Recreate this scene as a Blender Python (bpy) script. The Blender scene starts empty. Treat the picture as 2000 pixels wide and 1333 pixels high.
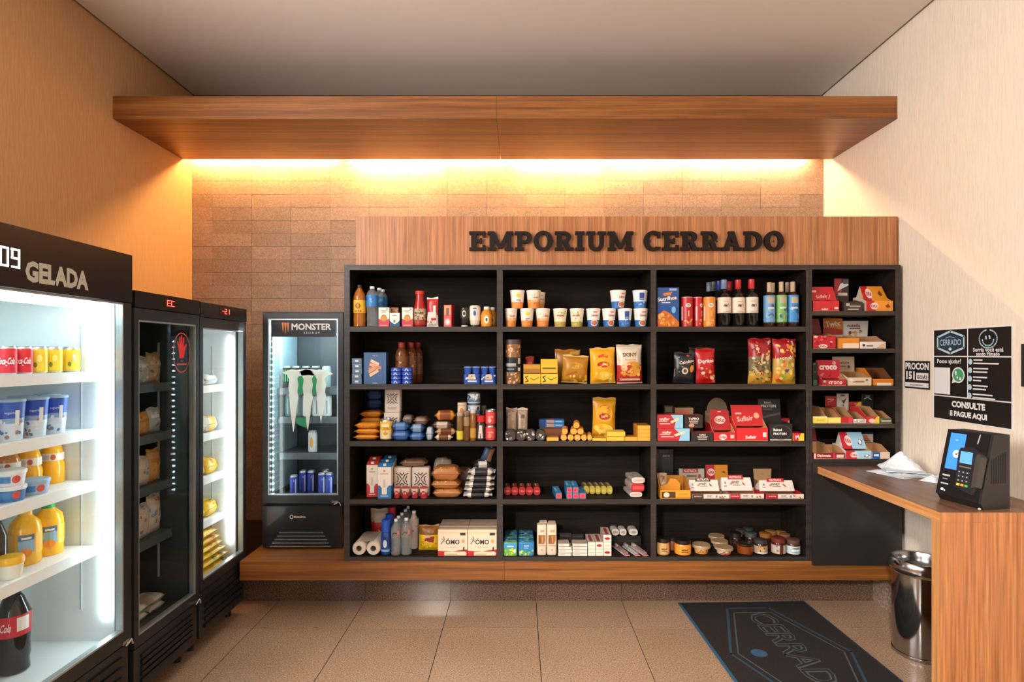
import bpy, math, random
from mathutils import Vector, noise
R = random.Random(7)
SC = bpy.context.scene
COL = SC.collection
PI = math.pi
# ------------------------------------------------------------------ camera, light, exposure
F, CX, HY, CZ = 1120.0, 1014.0, 692.0, 1.72          # focal length and vanishing point in pixels of a 2000 x 1333 frame
cam = bpy.data.objects.new('camera', bpy.data.cameras.new('camera'))
COL.objects.link(cam)
cam.location = (0, 0, CZ); cam.rotation_euler = (PI/2, 0, 0)
cam.data.sensor_width = 36; cam.data.lens = F/2000*36
cam.data.shift_x = (1000-CX)/2000; cam.data.shift_y = (HY-666.5)/2000
cam.data.clip_start = .05
SC.camera = cam
SC.view_settings.view_transform = 'Standard'; SC.view_settings.look = 'None'
SC.view_settings.exposure = -0.4; SC.view_settings.gamma = 1; SC.view_settings.use_curve_mapping = False
w = bpy.data.worlds.new('world'); SC.world = w; w.use_nodes = True
w.node_tree.nodes['Background'].inputs[0].default_value = (.75, .82, 1, 1)
w.node_tree.nodes['Background'].inputs[1].default_value = .25

def area(name, loc, rot, sx, sy, power, col):
    l = bpy.data.lights.new(name, 'AREA'); l.shape = 'RECTANGLE'; l.size = sx; l.size_y = sy; l.energy = power; l.color = col
    o = bpy.data.objects.new(name, l); COL.objects.link(o); o.location = loc; o.rotation_euler = rot
    return o
# daylight entering through the glazed shop front behind the camera, on the left
area('window_daylight', (-2.62, .45, 2.7), (PI/2, 0, -PI/2), 3.0, 1.7, 370, (1, .97, .95))
area('front_daylight', (.6, -2.6, 1.4), (PI/2, 0, 0), 3.0, 2.0, 16, (1, .97, .95))

# added spot on the unseen floor, its bounce brightens the ceiling
sp = bpy.data.lights.new('bounce_spot', 'SPOT'); sp.energy = 1900; sp.spot_size = math.radians(48); sp.spot_blend = .3; sp.shadow_soft_size = .15; sp.color = (1, .95, .88)
so = bpy.data.objects.new('bounce_spot', sp); COL.objects.link(so); so.location = (-1.6, -2.9, 3.5)
so.rotation_euler = (Vector((.5, 1.0, 0))-so.location).to_track_quat('-Z', 'Y').to_euler()

# ------------------------------------------------------------------ materials
def lin(h):
    h = h.lstrip('#')
    c = [int(h[i:i+2], 16)/255 for i in (0, 2, 4)]
    return tuple(x/12.92 if x <= .04045 else ((x+.055)/1.055)**2.4 for x in c)
MATS = {}
def M(h, rough=.45, metal=0, spec=.5):
    """plain painted / printed / plastic surface of sRGB colour h"""
    if not isinstance(h, str): return h
    k = (h, rough, metal, spec)
    if k in MATS: return MATS[k]
    m = bpy.data.materials.new('paint_'+h); m.use_nodes = True
    b = m.node_tree.nodes['Principled BSDF']
    b.inputs['Base Color'].default_value = (*lin(h), 1); b.inputs['Roughness'].default_value = rough
    b.inputs['Metallic'].default_value = metal; b.inputs['Specular IOR Level'].default_value = spec
    MATS[k] = m
    return m
def mat(name):
    m = bpy.data.materials.new(name); m.use_nodes = True
    n, l = m.node_tree.nodes, m.node_tree.links
    return m, n, l, n['Principled BSDF']
def emit(name, col, s):
    m, n, l, b = mat(name)
    b.inputs['Base Color'].default_value = (*col, 1)
    b.inputs['Emission Color'].default_value = (*col, 1); b.inputs['Emission Strength'].default_value = s
    return m
def ramp(n, stops):
    r = n.new('ShaderNodeValToRGB'); e = r.color_ramp.elements
    for i, (p, c) in enumerate(stops):
        x = e[i] if i < 2 else e.new(p)
        x.position = p; x.color = (*lin(c), 1)
    return r
def wood(name, axis, cols, rough=.4, seed=0.0, spec=.5, big=9, along=.45):
    """oak-look laminate, grain running along the given axis"""
    m, n, l, b = mat(name)
    tc = n.new('ShaderNodeTexCoord'); mp = n.new('ShaderNodeMapping')
    sc = [big]*3; sc['XYZ'.index(axis)] = along
    mp.inputs['Scale'].default_value = sc; mp.inputs['Location'].default_value = (seed, seed*2, seed)
    l.new(tc.outputs['Object'], mp.inputs[0])
    a = n.new('ShaderNodeTexNoise'); a.inputs['Scale'].default_value = 1.5; a.inputs['Detail'].default_value = 5; a.inputs['Distortion'].default_value = .9
    l.new(mp.outputs[0], a.inputs['Vector'])
    mp2 = n.new('ShaderNodeMapping'); sc = [110, 110, 110]; sc['XYZ'.index(axis)] = 2.5
    mp2.inputs['Scale'].default_value = sc; l.new(tc.outputs['Object'], mp2.inputs[0])
    f = n.new('ShaderNodeTexNoise'); f.inputs['Scale'].default_value = 1; f.inputs['Detail'].default_value = 3
    l.new(mp2.outputs[0], f.inputs['Vector'])
    r1 = ramp(n, [(.3, cols[0]), (.7, cols[2]), (.5, cols[1])]); l.new(a.outputs['Fac'], r1.inputs[0])
    r2 = ramp(n, [(.3, '8a8a8a'), (.6, 'ffffff')]); l.new(f.outputs['Fac'], r2.inputs[0])
    mx = n.new('ShaderNodeMix'); mx.data_type = 'RGBA'; mx.blend_type = 'MULTIPLY'; mx.inputs[0].default_value = .55
    l.new(r1.outputs[0], mx.inputs[6]); l.new(r2.outputs[0], mx.inputs[7]); l.new(mx.outputs[2], b.inputs['Base Color'])
    b.inputs['Roughness'].default_value = rough; b.inputs['Specular IOR Level'].default_value = spec
    return m
def granite(name, cols, rough, scale=90, vary=.25):
    """speckled stone; each piece differs a little in tone"""
    m, n, l, b = mat(name)
    tc = n.new('ShaderNodeTexCoord'); oi = n.new('ShaderNodeObjectInfo')
    ad = n.new('ShaderNodeVectorMath'); ad.operation = 'ADD'
    l.new(tc.outputs['Object'], ad.inputs[0]); l.new(oi.outputs['Location'], ad.inputs[1])
    a = n.new('ShaderNodeTexNoise'); a.inputs['Scale'].default_value = scale; a.inputs['Detail'].default_value = 4; a.inputs['Roughness'].default_value = .7
    l.new(ad.outputs[0], a.inputs['Vector'])
    r1 = ramp(n, [(.33, cols[0]), (.65, cols[2]), (.48, cols[1])]); l.new(a.outputs['Fac'], r1.inputs[0])
    g = n.new('ShaderNodeTexNoise'); g.inputs['Scale'].default_value = 1.7; l.new(ad.outputs[0], g.inputs['Vector'])
    su = n.new('ShaderNodeMath'); su.operation = 'MULTIPLY_ADD'; l.new(oi.outputs['Random'], su.inputs[0]); su.inputs[1].default_value = vary; su.inputs[2].default_value = 1-vary/2
    s2 = n.new('ShaderNodeMath'); s2.operation = 'MULTIPLY_ADD'; l.new(g.outputs['Fac'], s2.inputs[0]); s2.inputs[1].default_value = .25; s2.inputs[2].default_value = .87
    s3 = n.new('ShaderNodeMath'); s3.operation = 'MULTIPLY'; l.new(su.outputs[0], s3.inputs[0]); l.new(s2.outputs[0], s3.inputs[1])
    mx = n.new('ShaderNodeMix'); mx.data_type = 'RGBA'; mx.blend_type = 'MULTIPLY'; mx.inputs[0].default_value = 1
    l.new(r1.outputs[0], mx.inputs[6]); l.new(s3.outputs[0], mx.inputs[7]); l.new(mx.outputs[2], b.inputs['Base Color'])
    b.inputs['Roughness'].default_value = rough
    return m
def wallpaper(name, col):
    m, n, l, b = mat(name)
    tc = n.new('ShaderNodeTexCoord'); mp = n.new('ShaderNodeMapping'); mp.inputs['Scale'].default_value = (75, 75, 10)
    l.new(tc.outputs['Object'], mp.inputs[0])
    a = n.new('ShaderNodeTexNoise'); a.inputs['Scale'].default_value = 1; a.inputs['Detail'].default_value = 4
    l.new(mp.outputs[0], a.inputs['Vector'])
    bp = n.new('ShaderNodeBump'); bp.inputs['Strength'].default_value = .45; bp.inputs['Distance'].default_value = .006
    l.new(a.outputs['Fac'], bp.inputs['Height']); l.new(bp.outputs[0], b.inputs['Normal'])
    c = lin(col); r = n.new('ShaderNodeMix'); r.data_type = 'RGBA'
    r.inputs[6].default_value = (*[x*.86 for x in c], 1); r.inputs[7].default_value = (*[min(1, x*1.08) for x in c], 1)
    l.new(a.outputs['Fac'], r.inputs[0]); l.new(r.outputs[2], b.inputs['Base Color'])
    b.inputs['Roughness'].default_value = .75
    return m
def clear(name, tint, body=0.0, bodycol=(1, 1, 1), refl=.3, rough=.03):
    """thin glass or clear plastic: lets light through, reflects a little, may be tinted or milky"""
    m, n, l, b = mat(name); n.remove(b)
    t = n.new('ShaderNodeBsdfTransparent'); t.inputs[0].default_value = (*tint, 1)
    g = n.new('ShaderNodeBsdfGlossy'); g.inputs['Roughness'].default_value = rough
    fr = n.new('ShaderNodeLayerWeight'); fr.inputs[0].default_value = .5
    pw = n.new('ShaderNodeMath'); pw.operation = 'POWER'; pw.inputs[1].default_value = 4; l.new(fr.outputs['Facing'], pw.inputs[0])
    ma = n.new('ShaderNodeMath'); ma.operation = 'MULTIPLY_ADD'; ma.inputs[1].default_value = refl; ma.inputs[2].default_value = .02; l.new(pw.outputs[0], ma.inputs[0])
    mx = n.new('ShaderNodeMixShader'); l.new(ma.outputs[0], mx.inputs[0]); l.new(t.outputs[0], mx.inputs[1]); l.new(g.outputs[0], mx.inputs[2])
    last = mx
    if body:
        d = n.new('ShaderNodeBsdfDiffuse'); d.inputs[0].default_value = (*bodycol, 1)
        m2 = n.new('ShaderNodeMixShader'); m2.inputs[0].default_value = body; l.new(mx.outputs[0], m2.inputs[1]); l.new(d.outputs[0], m2.inputs[2]); last = m2
    l.new(last.outputs[0], n['Material Output'].inputs[0])
    return m
WOODC = ('6e3f18', '905826', 'a86d36')
W_X = wood('oak_laminate_along', 'X', WOODC, big=14, along=.22); W_Z = wood('oak_laminate_upright', 'Z', ('a4663c', 'b87a4c', 'c88c62'), seed=3.1, big=26, along=.9)
W_C = wood('oak_laminate_counter', 'Y', ('6d4a38', '7f5a46', '8d6650'), .35, 1.7)
W_CF = wood('oak_laminate_counter_front', 'Z', ('9c5e32', 'b37343', 'c48655'), .4, 5.2, big=20, along=.8)
W_E = wood('oak_edge_band', 'Y', ('c08047', 'd0935a', 'dba36c'), .4, .7)
STONE = granite('wall_stone', ('8a705c', 'a48a74', 'b9a08a'), .55, 120, .24)
FLOORM = granite('floor_granite', ('6b5644', 'ab8b70', 'c8ab90'), .2, 130, .1)
PLINTH = granite('plinth_granite', ('3c2a22', '5d463a', '8a7264'), .12, 120, .2)
GROUT = M('2a1f18', .8)
PAPER = wallpaper('cream_wallpaper', 'ecdecb'); PAPER_GLOW = wallpaper('glow_tinted_wallpaper', 'c99c6c')  # left wall: warm tube glow put into the cream paper's colour
CEIL = M('e2d8d0', .85)
BLACK = M('3a3532', .5); BLACKIN = wood('dark_melamine', 'X', ('1a1512', '211a16', '28201b'), .6, 0, .12)
FRB = M('23262a', .35); FRD = M('15161a', .3); CHROME = M('c8c8c8', .18, 1); STEEL = M('a8a8a8', .13, 1)
WHITEP = M('eef3f4', .4); KRAFT = M('b98a5c', .7)
GLASS = clear('door_glass', (.97, .985, .98)); DKGLASS = clear('smoky_door_glass', (.86, .9, .9), refl=.12)
PET = clear('clear_bottle_plastic', (.86, .9, .92), .16, (.7, .72, .72)); AMBER = clear('amber_bottle', (.55, .3, .1), .45, (.45, .2, .04))
CELLO = clear('clear_film', (.9, .9, .9), .25, (.6, .55, .5), rough=.15)

# ------------------------------------------------------------------ objects
def tag(o, label=None, cat=None, group=None, kind=None):
    for k, v in (('label', label), ('category', cat), ('group', group), ('kind', kind)):
        if v: o[k] = v
    return o
def empty(name, loc=(0, 0, 0), rz=0):
    o = bpy.data.objects.new(name, None); COL.objects.link(o); o.empty_display_size = .05
    o.location = loc; o.rotation_euler = (0, 0, rz)
    return o
def kids(o): return [c for c in COL.objects if c.parent == o]
def dup(o, loc=None, rz=None, label=None, group=None, parent=None):
    c = o.copy(); COL.objects.link(c); c.parent = parent
    if loc is not None: c.location = loc
    if rz is not None: c.rotation_euler.z = rz
    if label: c['label'] = label
    if group: c['group'] = group
    for ch in list(o.children): dup(ch, parent=c)
    return c
TXT = {}
def textmesh(s, bold=0.0):
    k = (s, bold)
    if k not in TXT:
        cu = bpy.data.curves.new('t', 'FONT'); cu.body = s; cu.resolution_u = 2; cu.offset = bold; cu.fill_mode = 'FRONT'
        ob = bpy.data.objects.new('t', cu); COL.objects.link(ob)
        dg = bpy.context.evaluated_depsgraph_get()
        me = bpy.data.meshes.new_from_object(ob.evaluated_get(dg))
        v = [(p.co.x, p.co.y) for p in me.vertices]; f = [tuple(p.vertices) for p in me.polygons]
        xs, ys = [p[0] for p in v], [p[1] for p in v]
        x0, y0, x1, y1 = min(xs), min(ys), max(xs), max(ys)
        TXT[k] = ([(a-x0, b-y0) for a, b in v], f, x1-x0, y1-y0)
        bpy.data.objects.remove(ob); bpy.data.curves.remove(cu); bpy.data.meshes.remove(me)
    return TXT[k]

class MB:
    """collects faces with materials and links them as ONE mesh object"""
    def __init__(s): s.v, s.f, s.m, s.ms = [], [], [], []
    def mi(s, m):
        m = M(m)
        if m not in s.ms: s.ms.append(m)
        return s.ms.index(m)
    def face(s, pts, m):
        b = len(s.v); s.v += [tuple(p) for p in pts]; s.f.append(tuple(range(b, b+len(pts)))); s.m.append(s.mi(m))
    def box(s, x0, x1, y0, y1, z0, z1, m, sides=None):
        b = len(s.v); s.v += [(x, y, z) for z in (z0, z1) for y in (y0, y1) for x in (x0, x1)]
        fs = dict(b=(0, 2, 3, 1), t=(4, 5, 7, 6), f=(0, 1, 5, 4), k=(3, 2, 6, 7), l=(2, 0, 4, 6), r=(1, 3, 7, 5))
        for k, q in fs.items():
            s.f.append(tuple(b+i for i in q)); s.m.append(s.mi((sides or {}).get(k, m)))
    def hexa(s, p, m):
        """eight corners: bottom ring of four then top ring of four"""
        b = len(s.v); s.v += [tuple(q) for q in p]; i = s.mi(m)
        for q in ((3, 2, 1, 0), (4, 5, 6, 7), (0, 1, 5, 4), (1, 2, 6, 5), (2, 3, 7, 6), (3, 0, 4, 7)):
            s.f.append(tuple(b+k for k in q)); s.m.append(i)
    def lathe(s, prof, m, seg=20, c=(0, 0, 0), caps=True, sx=1, sy=1):
        b = len(s.v); n = len(prof)
        for r, z in prof:
            s.v += [(c[0]+sx*r*math.sin(2*PI*k/seg), c[1]-sy*r*math.cos(2*PI*k/seg), c[2]+z) for k in range(seg)]
        for i in range(n-1):
            mm = s.mi(m[i] if isinstance(m, list) else m)
            for k in range(seg):
                k2 = (k+1) % seg
                s.f.append((b+i*seg+k, b+i*seg+k2, b+(i+1)*seg+k2, b+(i+1)*seg+k)); s.m.append(mm)
        if caps:
            s.f.append(tuple(b+k for k in reversed(range(seg)))); s.m.append(s.mi(m[0] if isinstance(m, list) else m))
            s.f.append(tuple(b+(n-1)*seg+k for k in range(seg))); s.m.append(s.mi(m[-1] if isinstance(m, list) else m))
    def tube(s, p, q, r, m, seg=8):
        p, q = Vector(p), Vector(q); d = (q-p).normalized(); a = d.orthogonal().normalized(); c = d.cross(a); b = len(s.v)
        for e in (p, q):
            s.v += [tuple(e+r*(a*math.cos(2*PI*k/seg)+c*math.sin(2*PI*k/seg))) for k in range(seg)]
        i = s.mi(m)
        for k in range(seg): s.f.append((b+k, b+(k+1) % seg, b+seg+(k+1) % seg, b+seg+k)); s.m.append(i)
        s.f += [tuple(b+k for k in reversed(range(seg))), tuple(b+seg+k for k in range(seg))]; s.m += [i, i]
    def loft(s, rings, m, ends=True, endm=None):
        b = len(s.v); n = len(rings[0])
        for r in rings: s.v += [tuple(p) for p in r]
        for i in range(len(rings)-1):
            mm = s.mi(m[i] if isinstance(m, list) else m)
            for k in range(n): s.f.append((b+i*n+k, b+i*n+(k+1) % n, b+(i+1)*n+(k+1) % n, b+(i+1)*n+k)); s.m.append(mm)
        if ends:
            e = s.mi(endm or (m[0] if isinstance(m, list) else m))
            s.f += [tuple(b+k for k in reversed(range(n))), tuple(b+(len(rings)-1)*n+k for k in range(n))]; s.m += [e, e]
    def build(s, name, parent=None, smooth=None, org=None):
        me = bpy.data.meshes.new(name)
        v = s.v if org is None else [(a-org[0], b-org[1], c-org[2]) for a, b, c in s.v]
        me.from_pydata(v, [], s.f)
        for m in s.ms: me.materials.append(m)
        me.polygons.foreach_set('material_index', s.m)
        if smooth:
            me.polygons.foreach_set('use_smooth', [True]*len(s.f))
            me.set_sharp_from_angle(angle=math.radians(smooth))
        o = bpy.data.objects.new(name, me); COL.objects.link(o)
        if parent is not None: o.parent = parent
        return o

class Face:
    """a printable face W wide and H high; fn(x, z, off) -> point, x from -W/2 to W/2, z from 0 to H"""
    def __init__(s, W, H, fn, n=1): s.W, s.H, s.fn, s.n = W, H, fn, n
def flat_face(W, H, y=0.0, z0=0.0): return Face(W, H, lambda x, z, o: (x, y-o, z0+z))
def deco(mb, fc, items, k0=1):
    """prints on a face, in fractions of its width and height: r rectangle, e ellipse, p polygon, t text, s scatter"""
    W, H = fc.W, fc.H; step = .0004
    P = lambda u, v, o: fc.fn((u-.5)*W, v*H, o)
    for k, it in enumerate(items):
        o = step*(k0+k); c = it[0]
        if c == 'r':
            _, x0, y0, x1, y1, col = it; nx = max(1, int(fc.n*(x1-x0)+.99)); ny = max(1, int(fc.n*(y1-y0)+.99))
            for i in range(nx):
                for j in range(ny):
                    a, b, d, e = x0+(x1-x0)*i/nx, x0+(x1-x0)*(i+1)/nx, y0+(y1-y0)*j/ny, y0+(y1-y0)*(j+1)/ny
                    mb.face([P(a, d, o), P(b, d, o), P(b, e, o), P(a, e, o)], col)
        elif c == 'e':
            _, cx, cy, rx, ry, col = it; N = 14
            ring = [(cx+rx*math.cos(2*PI*i/N), cy+ry*math.sin(2*PI*i/N)) for i in range(N)]
            if fc.n == 1: mb.face([P(u, v, o) for u, v in ring], col)
            else:
                for i in range(N):
                    (a, b), (d, e) = ring[i], ring[(i+1) % N]
                    mb.face([P(cx, cy, o), P(a, b, o), P(d, e, o)], col)
        elif c == 'o':   # outlined ellipse (ring)
            _, cx, cy, rx, ry, t, col = it; N = 22
            for i in range(N):
                a, b = 2*PI*i/N, 2*PI*(i+1)/N
                q = [(cx+rx*g*math.cos(h), cy+ry*g*math.sin(h)) for g, h in ((1-t, a), (1, a), (1, b), (1-t, b))]
                mb.face([P(u, v, o) for u, v in q], col)
        elif c == 'p':
            mb.face([P(u, v, o) for u, v in it[1]], it[2])
        elif c == 'l':   # polyline of given thickness (in fractions of the height)
            _, pts, t, col = it
            for (a, b), (d, e) in zip(pts, pts[1:]):
                dx, dy = (d-a)*W, (e-b)*H; L = math.hypot(dx, dy) or 1; nx, ny = -dy/L*t*H/2/W, dx/L*t/2
                ex, ey = dx/L*t*H/2/W*.6, dy/L*t/2*.6
                mb.face([P(a+nx-ex, b+ny-ey, o), P(a-nx-ex, b-ny-ey, o), P(d-nx+ex, e-ny+ey, o), P(d+nx+ex, e+ny+ey, o)], col)
        elif c == 't':
            _, s, cx, cy, h, col = it[:6]; mw = it[6] if len(it) > 6 else .96; bold = it[7] if len(it) > 7 else .015; rot = it[8] if len(it) > 8 else 0; sh = it[9] if len(it) > 9 else 0
            v, f, tw, th = textmesh(s, bold)
            sc = h*H/th; sx = min(sc, mw*W/tw) if not rot else sc
            b = len(mb.v); i = mb.mi(col); ca, sa = math.cos(rot), math.sin(rot)
            for x, y in v:
                X, Y = (x-tw/2)*sx+sh*(y-th/2)*sc, (y-th/2)*sc
                mb.v.append(tuple(fc.fn((cx-.5)*W+X*ca-Y*sa, cy*H+X*sa+Y*ca, o)))
            for q in f: mb.f.append(tuple(b+j for j in q)); mb.m.append(i)
        elif c == 's':
            _, x0, y0, x1, y1, n, sz, cols = it
            for q in range(n):
                u, v, a, r = R.uniform(x0, x1), R.uniform(y0, y1), R.uniform(0, PI), sz*R.uniform(.6, 1.2)
                e = R.uniform(.45, 1)
                pts = []
                for i in range(7):
                    t = 2*PI*i/7; X, Y = r*math.cos(t)*H, r*e*math.sin(t)*H
                    pts.append(P(min(.99, max(.01, u+(X*math.cos(a)-Y*math.sin(a))/W)), min(.99, max(.01, v+(X*math.sin(a)+Y*math.cos(a))/H)), o+q*2e-5))
                mb.face(pts, cols[q % len(cols)])

def at(px, py, Y): return ((px-CX)*Y/F, Y, CZ-(py-HY)*Y/F)
# ------------------------------------------------------------------ the room
XL, XR, YB, ZC = -2.67, 2.485, 4.68, 3.834
def struct(name, mb, parent=None, **k):
    o = mb.build(name, parent, **k); o['kind'] = 'structure'; return o
def slab(name, x0, x1, y0, y1, z0, z1, m):
    b = MB(); b.box(x0, x1, y0, y1, z0, z1, m); return struct(name, b)
floor = slab('floor', XL-.1, XR+.1, -3.2, YB+.1, -.12, -.003, GROUT)
slab('ceiling', XL+.02, XR-.02, -3.2, YB, ZC, ZC+.1, CEIL)
slab('trim_1', XL-.1, XL+.02, -3.2, YB, ZC+.02, ZC+.1, M('1c1613', .9)); slab('trim_2', XR-.02, XR+.1, -3.2, YB, ZC+.02, ZC+.1, M('1c1613', .9))   # shadow gaps beside the ceiling
slab('wall_left', XL-.1, XL, -3.2, YB+.1, -.003, ZC+.02, PAPER_GLOW)
slab('wall_right', XR, XR+.1, -3.2, YB+.1, -.003, ZC+.02, PAPER)
slab('wall_front', XL-.1, XR+.1, -3.3, -3.2, -.003, ZC+.1, PAPER)
wb = slab('wall_back', XL, XR, YB+.012, YB+.1, -.003, ZC+.1, M('6f5a48', .8))
TS = .596
X0 = (713-CX)/280
b = MB(); b.box(-TS/2+.0022, TS/2-.0022, -TS/2+.0022, TS/2-.0022, -.003, 0, FLOORM)
first = None
for j in range(7):
    y0, y1 = F/311.6-TS*j, F/311.6-TS*(j-1)
    for i in range(-4, 8):
        x0, x1 = max(XL, X0+TS*(i-1)), min(XR, X0+TS*i)
        if x1-x0 < .03: continue
        if j == 0 or x1-x0 < TS-.01:
            q = MB(); q.box(x0-(x0+x1)/2+.0022, (x1-x0)/2-.0022, -(min(y1, 4.0)-y0)/2+.0016, (min(y1, 4.0)-y0)/2-.0016, -.003, 0, FLOORM)
            o = q.build('tile', floor); o.location = ((x0+x1)/2, (y0+min(y1, 4.0))/2, 0)
        else:
            o = first.copy() if first else b.build('tile'); first = first or o
            if o.name not in COL.objects: COL.objects.link(o)
            o.parent = floor; o.location = ((x0+x1)/2, (y0+y1)/2, 0)
# stone courses of the back wall: every piece a tile of its own
TW, TH = .3196, .1065
zt = CZ-(354-HY)*YB/F; xt = (415-CX)*YB/F
b = MB(); b.box(-TW/2+.0008, TW/2-.0008, -.012, 0, -TH/2+.0007, TH/2-.0007, STONE); first = None
for r in range(-3, 26):
    zc = zt-TH*(r+.5)
    for c in range(-1, 16):
        xc = xt+TW*(c+.5)
        if r > 3 and xc > -1.0: continue
        x0, x1 = max(XL+.001, xc-TW/2), min(XR-.001, xc+TW/2)
        if x1-x0 < .02: continue
        if x1-x0 < TW-.005:
            q = MB(); q.box(x0-xc, x1-xc, -.012, 0, -TH/2+.0007, TH/2-.0007, STONE); o = q.build('tile', wb)
        else:
            o = first.copy() if first else b.build('tile'); first = first or o
            if o.name not in COL.objects: COL.objects.link(o)
            o.parent = wb
        o.location = (xc, YB+.012-R.uniform(0, .0012), zc)
# polished stone plinth under the ledge and its return along the right wall
pl = slab('baseboard_back', XL, XR, 4.012, 4.05, -.003, .258, GROUT)
for i in range(-4, 8):
    x0, x1 = max(XL, X0+TS*(i-1)), min(XR-.002, X0+TS*i)
    if x1-x0 < .03: continue
    q = MB(); q.box(x0-(x0+x1)/2+.001, (x1-x0)/2-.001, -.012, 0, -.129, .129, PLINTH)
    o = q.build('tile', pl); o.location = ((x0+x1)/2, 4.012, .129)
pr = slab('baseboard_right', XR-.006, XR-.001, 2.2, 3.99, 0, .25, GROUT)
for k in range(3):
    q = MB(); q.box(-.012, 0, -TS/2+.001, TS/2-.001, -.125, .125, granite('return_granite', ('6b5548', '8f7868', 'c0aca0'), .3, 60, .1) if k == 0 else q0)
    q0 = q.ms[0]
    o = q.build('tile', pr); o.location = (XR-.006, 4.0-TS*(k+.5), .125)
b = MB(); b.box(XR-.002, XR, 2.2, 2.66, 2.2, 2.3, PAPER)

# frames of the clerestory window and the glazed front behind the camera
def window(name, pts, fr):
    o = None
    for k, q in enumerate(pts):
        b = MB(); b.box(*q, fr)
        if k == 0: o = struct(name, b)
        else: b.build('frame_bar', o)
WF = M('2a2826', .4)
window('window_1', [(XL-.001, XL+.04, y0, y1, z0, z1) for y0, y1, z0, z1 in ((-1.12, 2.02, 1.79, 1.84), (-1.12, 2.02, 3.56, 3.61), (-1.12, -1.06, 1.84, 3.56), (1.96, 2.02, 1.84, 3.56))], WF)
window('window_2', [(x0, x1, -3.2, -3.15, z0, z1) for x0, x1, z0, z1 in ((-1.0, 2.2, 2.45, 2.52), (-1.0, 2.2, 0, .08), (-1.0, -.94, .08, 2.45), (2.14, 2.2, .08, 2.45), (.57, .63, .08, 2.45))], WF)

# ------------------------------------------------------------------ canopy with concealed tubes
CY0, CY1, CZ0, CZ1 = 3.766, 4.553, 3.267, 3.415
cano = tag(empty('canopy', (0, CY0, CZ0)), 'deep oak canopy running wall to wall above the shop, light glowing behind it', 'canopy')
xj = (970-CX)*CY0/F
for x0, x1 in ((XL+.001, xj-.001), (xj+.001, XR-.001)):
    b = MB(); b.box(x0, x1, CY0, CY1, CZ0, CZ1, W_X); b.box(x0, x1, CY1, YB-.001, CZ1-.02, CZ1, W_X)
    b.build('panel', cano, org=cano.location)
WARM = (1, .56, .20); WARM2 = (1, .66, .36)
tubes = [(375, 660, 20, WARM), (690, 865, 46, WARM), (880, 990, 22, WARM), (1005, 1180, 46, WARM), (1195, 1330, 18, WARM2), (1345, 1570, 16, WARM2)]
for i, (a, c, s, col) in enumerate(tubes):
    b = MB(); xa, xc = (a-CX)*YB/F, (c-CX)*YB/F
    b.tube((xa, 4.622, 3.325), (xc, 4.622, 3.325), .011, emit('tube_glow', col, s*16), 10)
    t = b.build('light_tube', cano, org=cano.location)
    b = MB(); b.box(xa, xc, 4.604, 4.64, 3.337, 3.355, 'd8d8d8'); b.build('tube_batten', cano, org=cano.location)

# ------------------------------------------------------------------ ledge, shelving units, header board
LZ0, LZ1, LY = .261, .383, 3.695
led = tag(empty('ledge', (0, LY, LZ0)), 'long floating oak ledge carrying the drinks cooler and the black shelving', 'ledge')
xj = (985-CX)*LY/F
for x0, x1 in ((-1.8, xj-.001), (xj+.001, XR-.02)):
    b = MB(); b.box(x0, x1, LY, YB-.002, LZ0, LZ1, W_X); b.build('plank', led, org=led.location)
YF, YK = 3.70, 4.06
SF = F/YF
fx = lambda px: (px-CX)/SF
fz = lambda py: CZ-(py-HY)/SF
BOARD = {1: fz(638.5), 2: fz(751), 3: fz(862.5), 4: fz(976), 5: fz(1088)}; ROW = {k: q+.0005 for k, q in BOARD.items()}
NBOARD = {1: fz(608), 2: fz(681.5), 3: fz(754.5), 4: fz(828.5), 5: fz(898)}; NROW = {k: q+.0005 for k, q in NBOARD.items()}
unit = tag(empty('shelving_unit', (0, YF, LZ1)), 'wide black shelving unit of three bays and five levels on the oak ledge', 'shelf')
EDGE = wood('dark_melamine_edge', 'X', ('2b2522', '352e2a', '3e3732'), .45)
def board(nm, x0, x1, y0, y1, z0, z1, par, m=None):
    b = MB(); b.box(x0, x1, y0, y1, z0, z1, m or BLACKIN, {} if nm == 'back_panel' else {'f': EDGE}); return b.build(nm, par, org=par.location)
zt, zb = fz(517.5), LZ1
board('side_panel', fx(672), fx(683), YF, YK, zb, zt, unit); board('side_panel', fx(1574), fx(1581), YF, YK, zb, zt, unit)
board('divider', fx(970.5), fx(982), YF, YK, fz(1088), fz(528), unit); board('divider', fx(1271), fx(1282), YF, YK, fz(1088), fz(528), unit)
board('top_board', fx(683), fx(1574), YF, YK, fz(528), zt, unit); board('bottom_board', fx(683), fx(1574), YF, YK, zb, fz(1088), unit)
board('back_panel', fx(683), fx(1574), YK, YK+.018, zb, zt, unit)
BAYS = [(683, 970.5), (982, 1271), (1282, 1574)]
for x0, x1 in BAYS:
    for r in (1, 2, 3, 4): board('shelf_board', fx(x0), fx(x1), YF+.002, YK, BOARD[r]-.033, BOARD[r], unit)
nar = tag(empty('narrow_shelving_unit', (0, YF, LZ1)), 'narrow black shelving column of five small levels in the corner by the wall signs', 'shelf')
board('side_panel', fx(1581.4), fx(1586), YF, YK, LZ1+.0006, zt, nar); board('side_panel', fx(1748.5), fx(1759), YF, YK, LZ1+.0006, zt, nar)
board('top_board', fx(1586), fx(1748.5), YF, YK, fz(526.5), zt, nar); board('back_panel', fx(1586), fx(1748.5), YK, YK+.018, LZ1+.0006, zt, nar)
for r in range(1, 6): board('shelf_board', fx(1586), fx(1748.5), YF+.002, YK, NBOARD[r]-(.028 if r < 5 else .022), NBOARD[r], nar)
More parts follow.
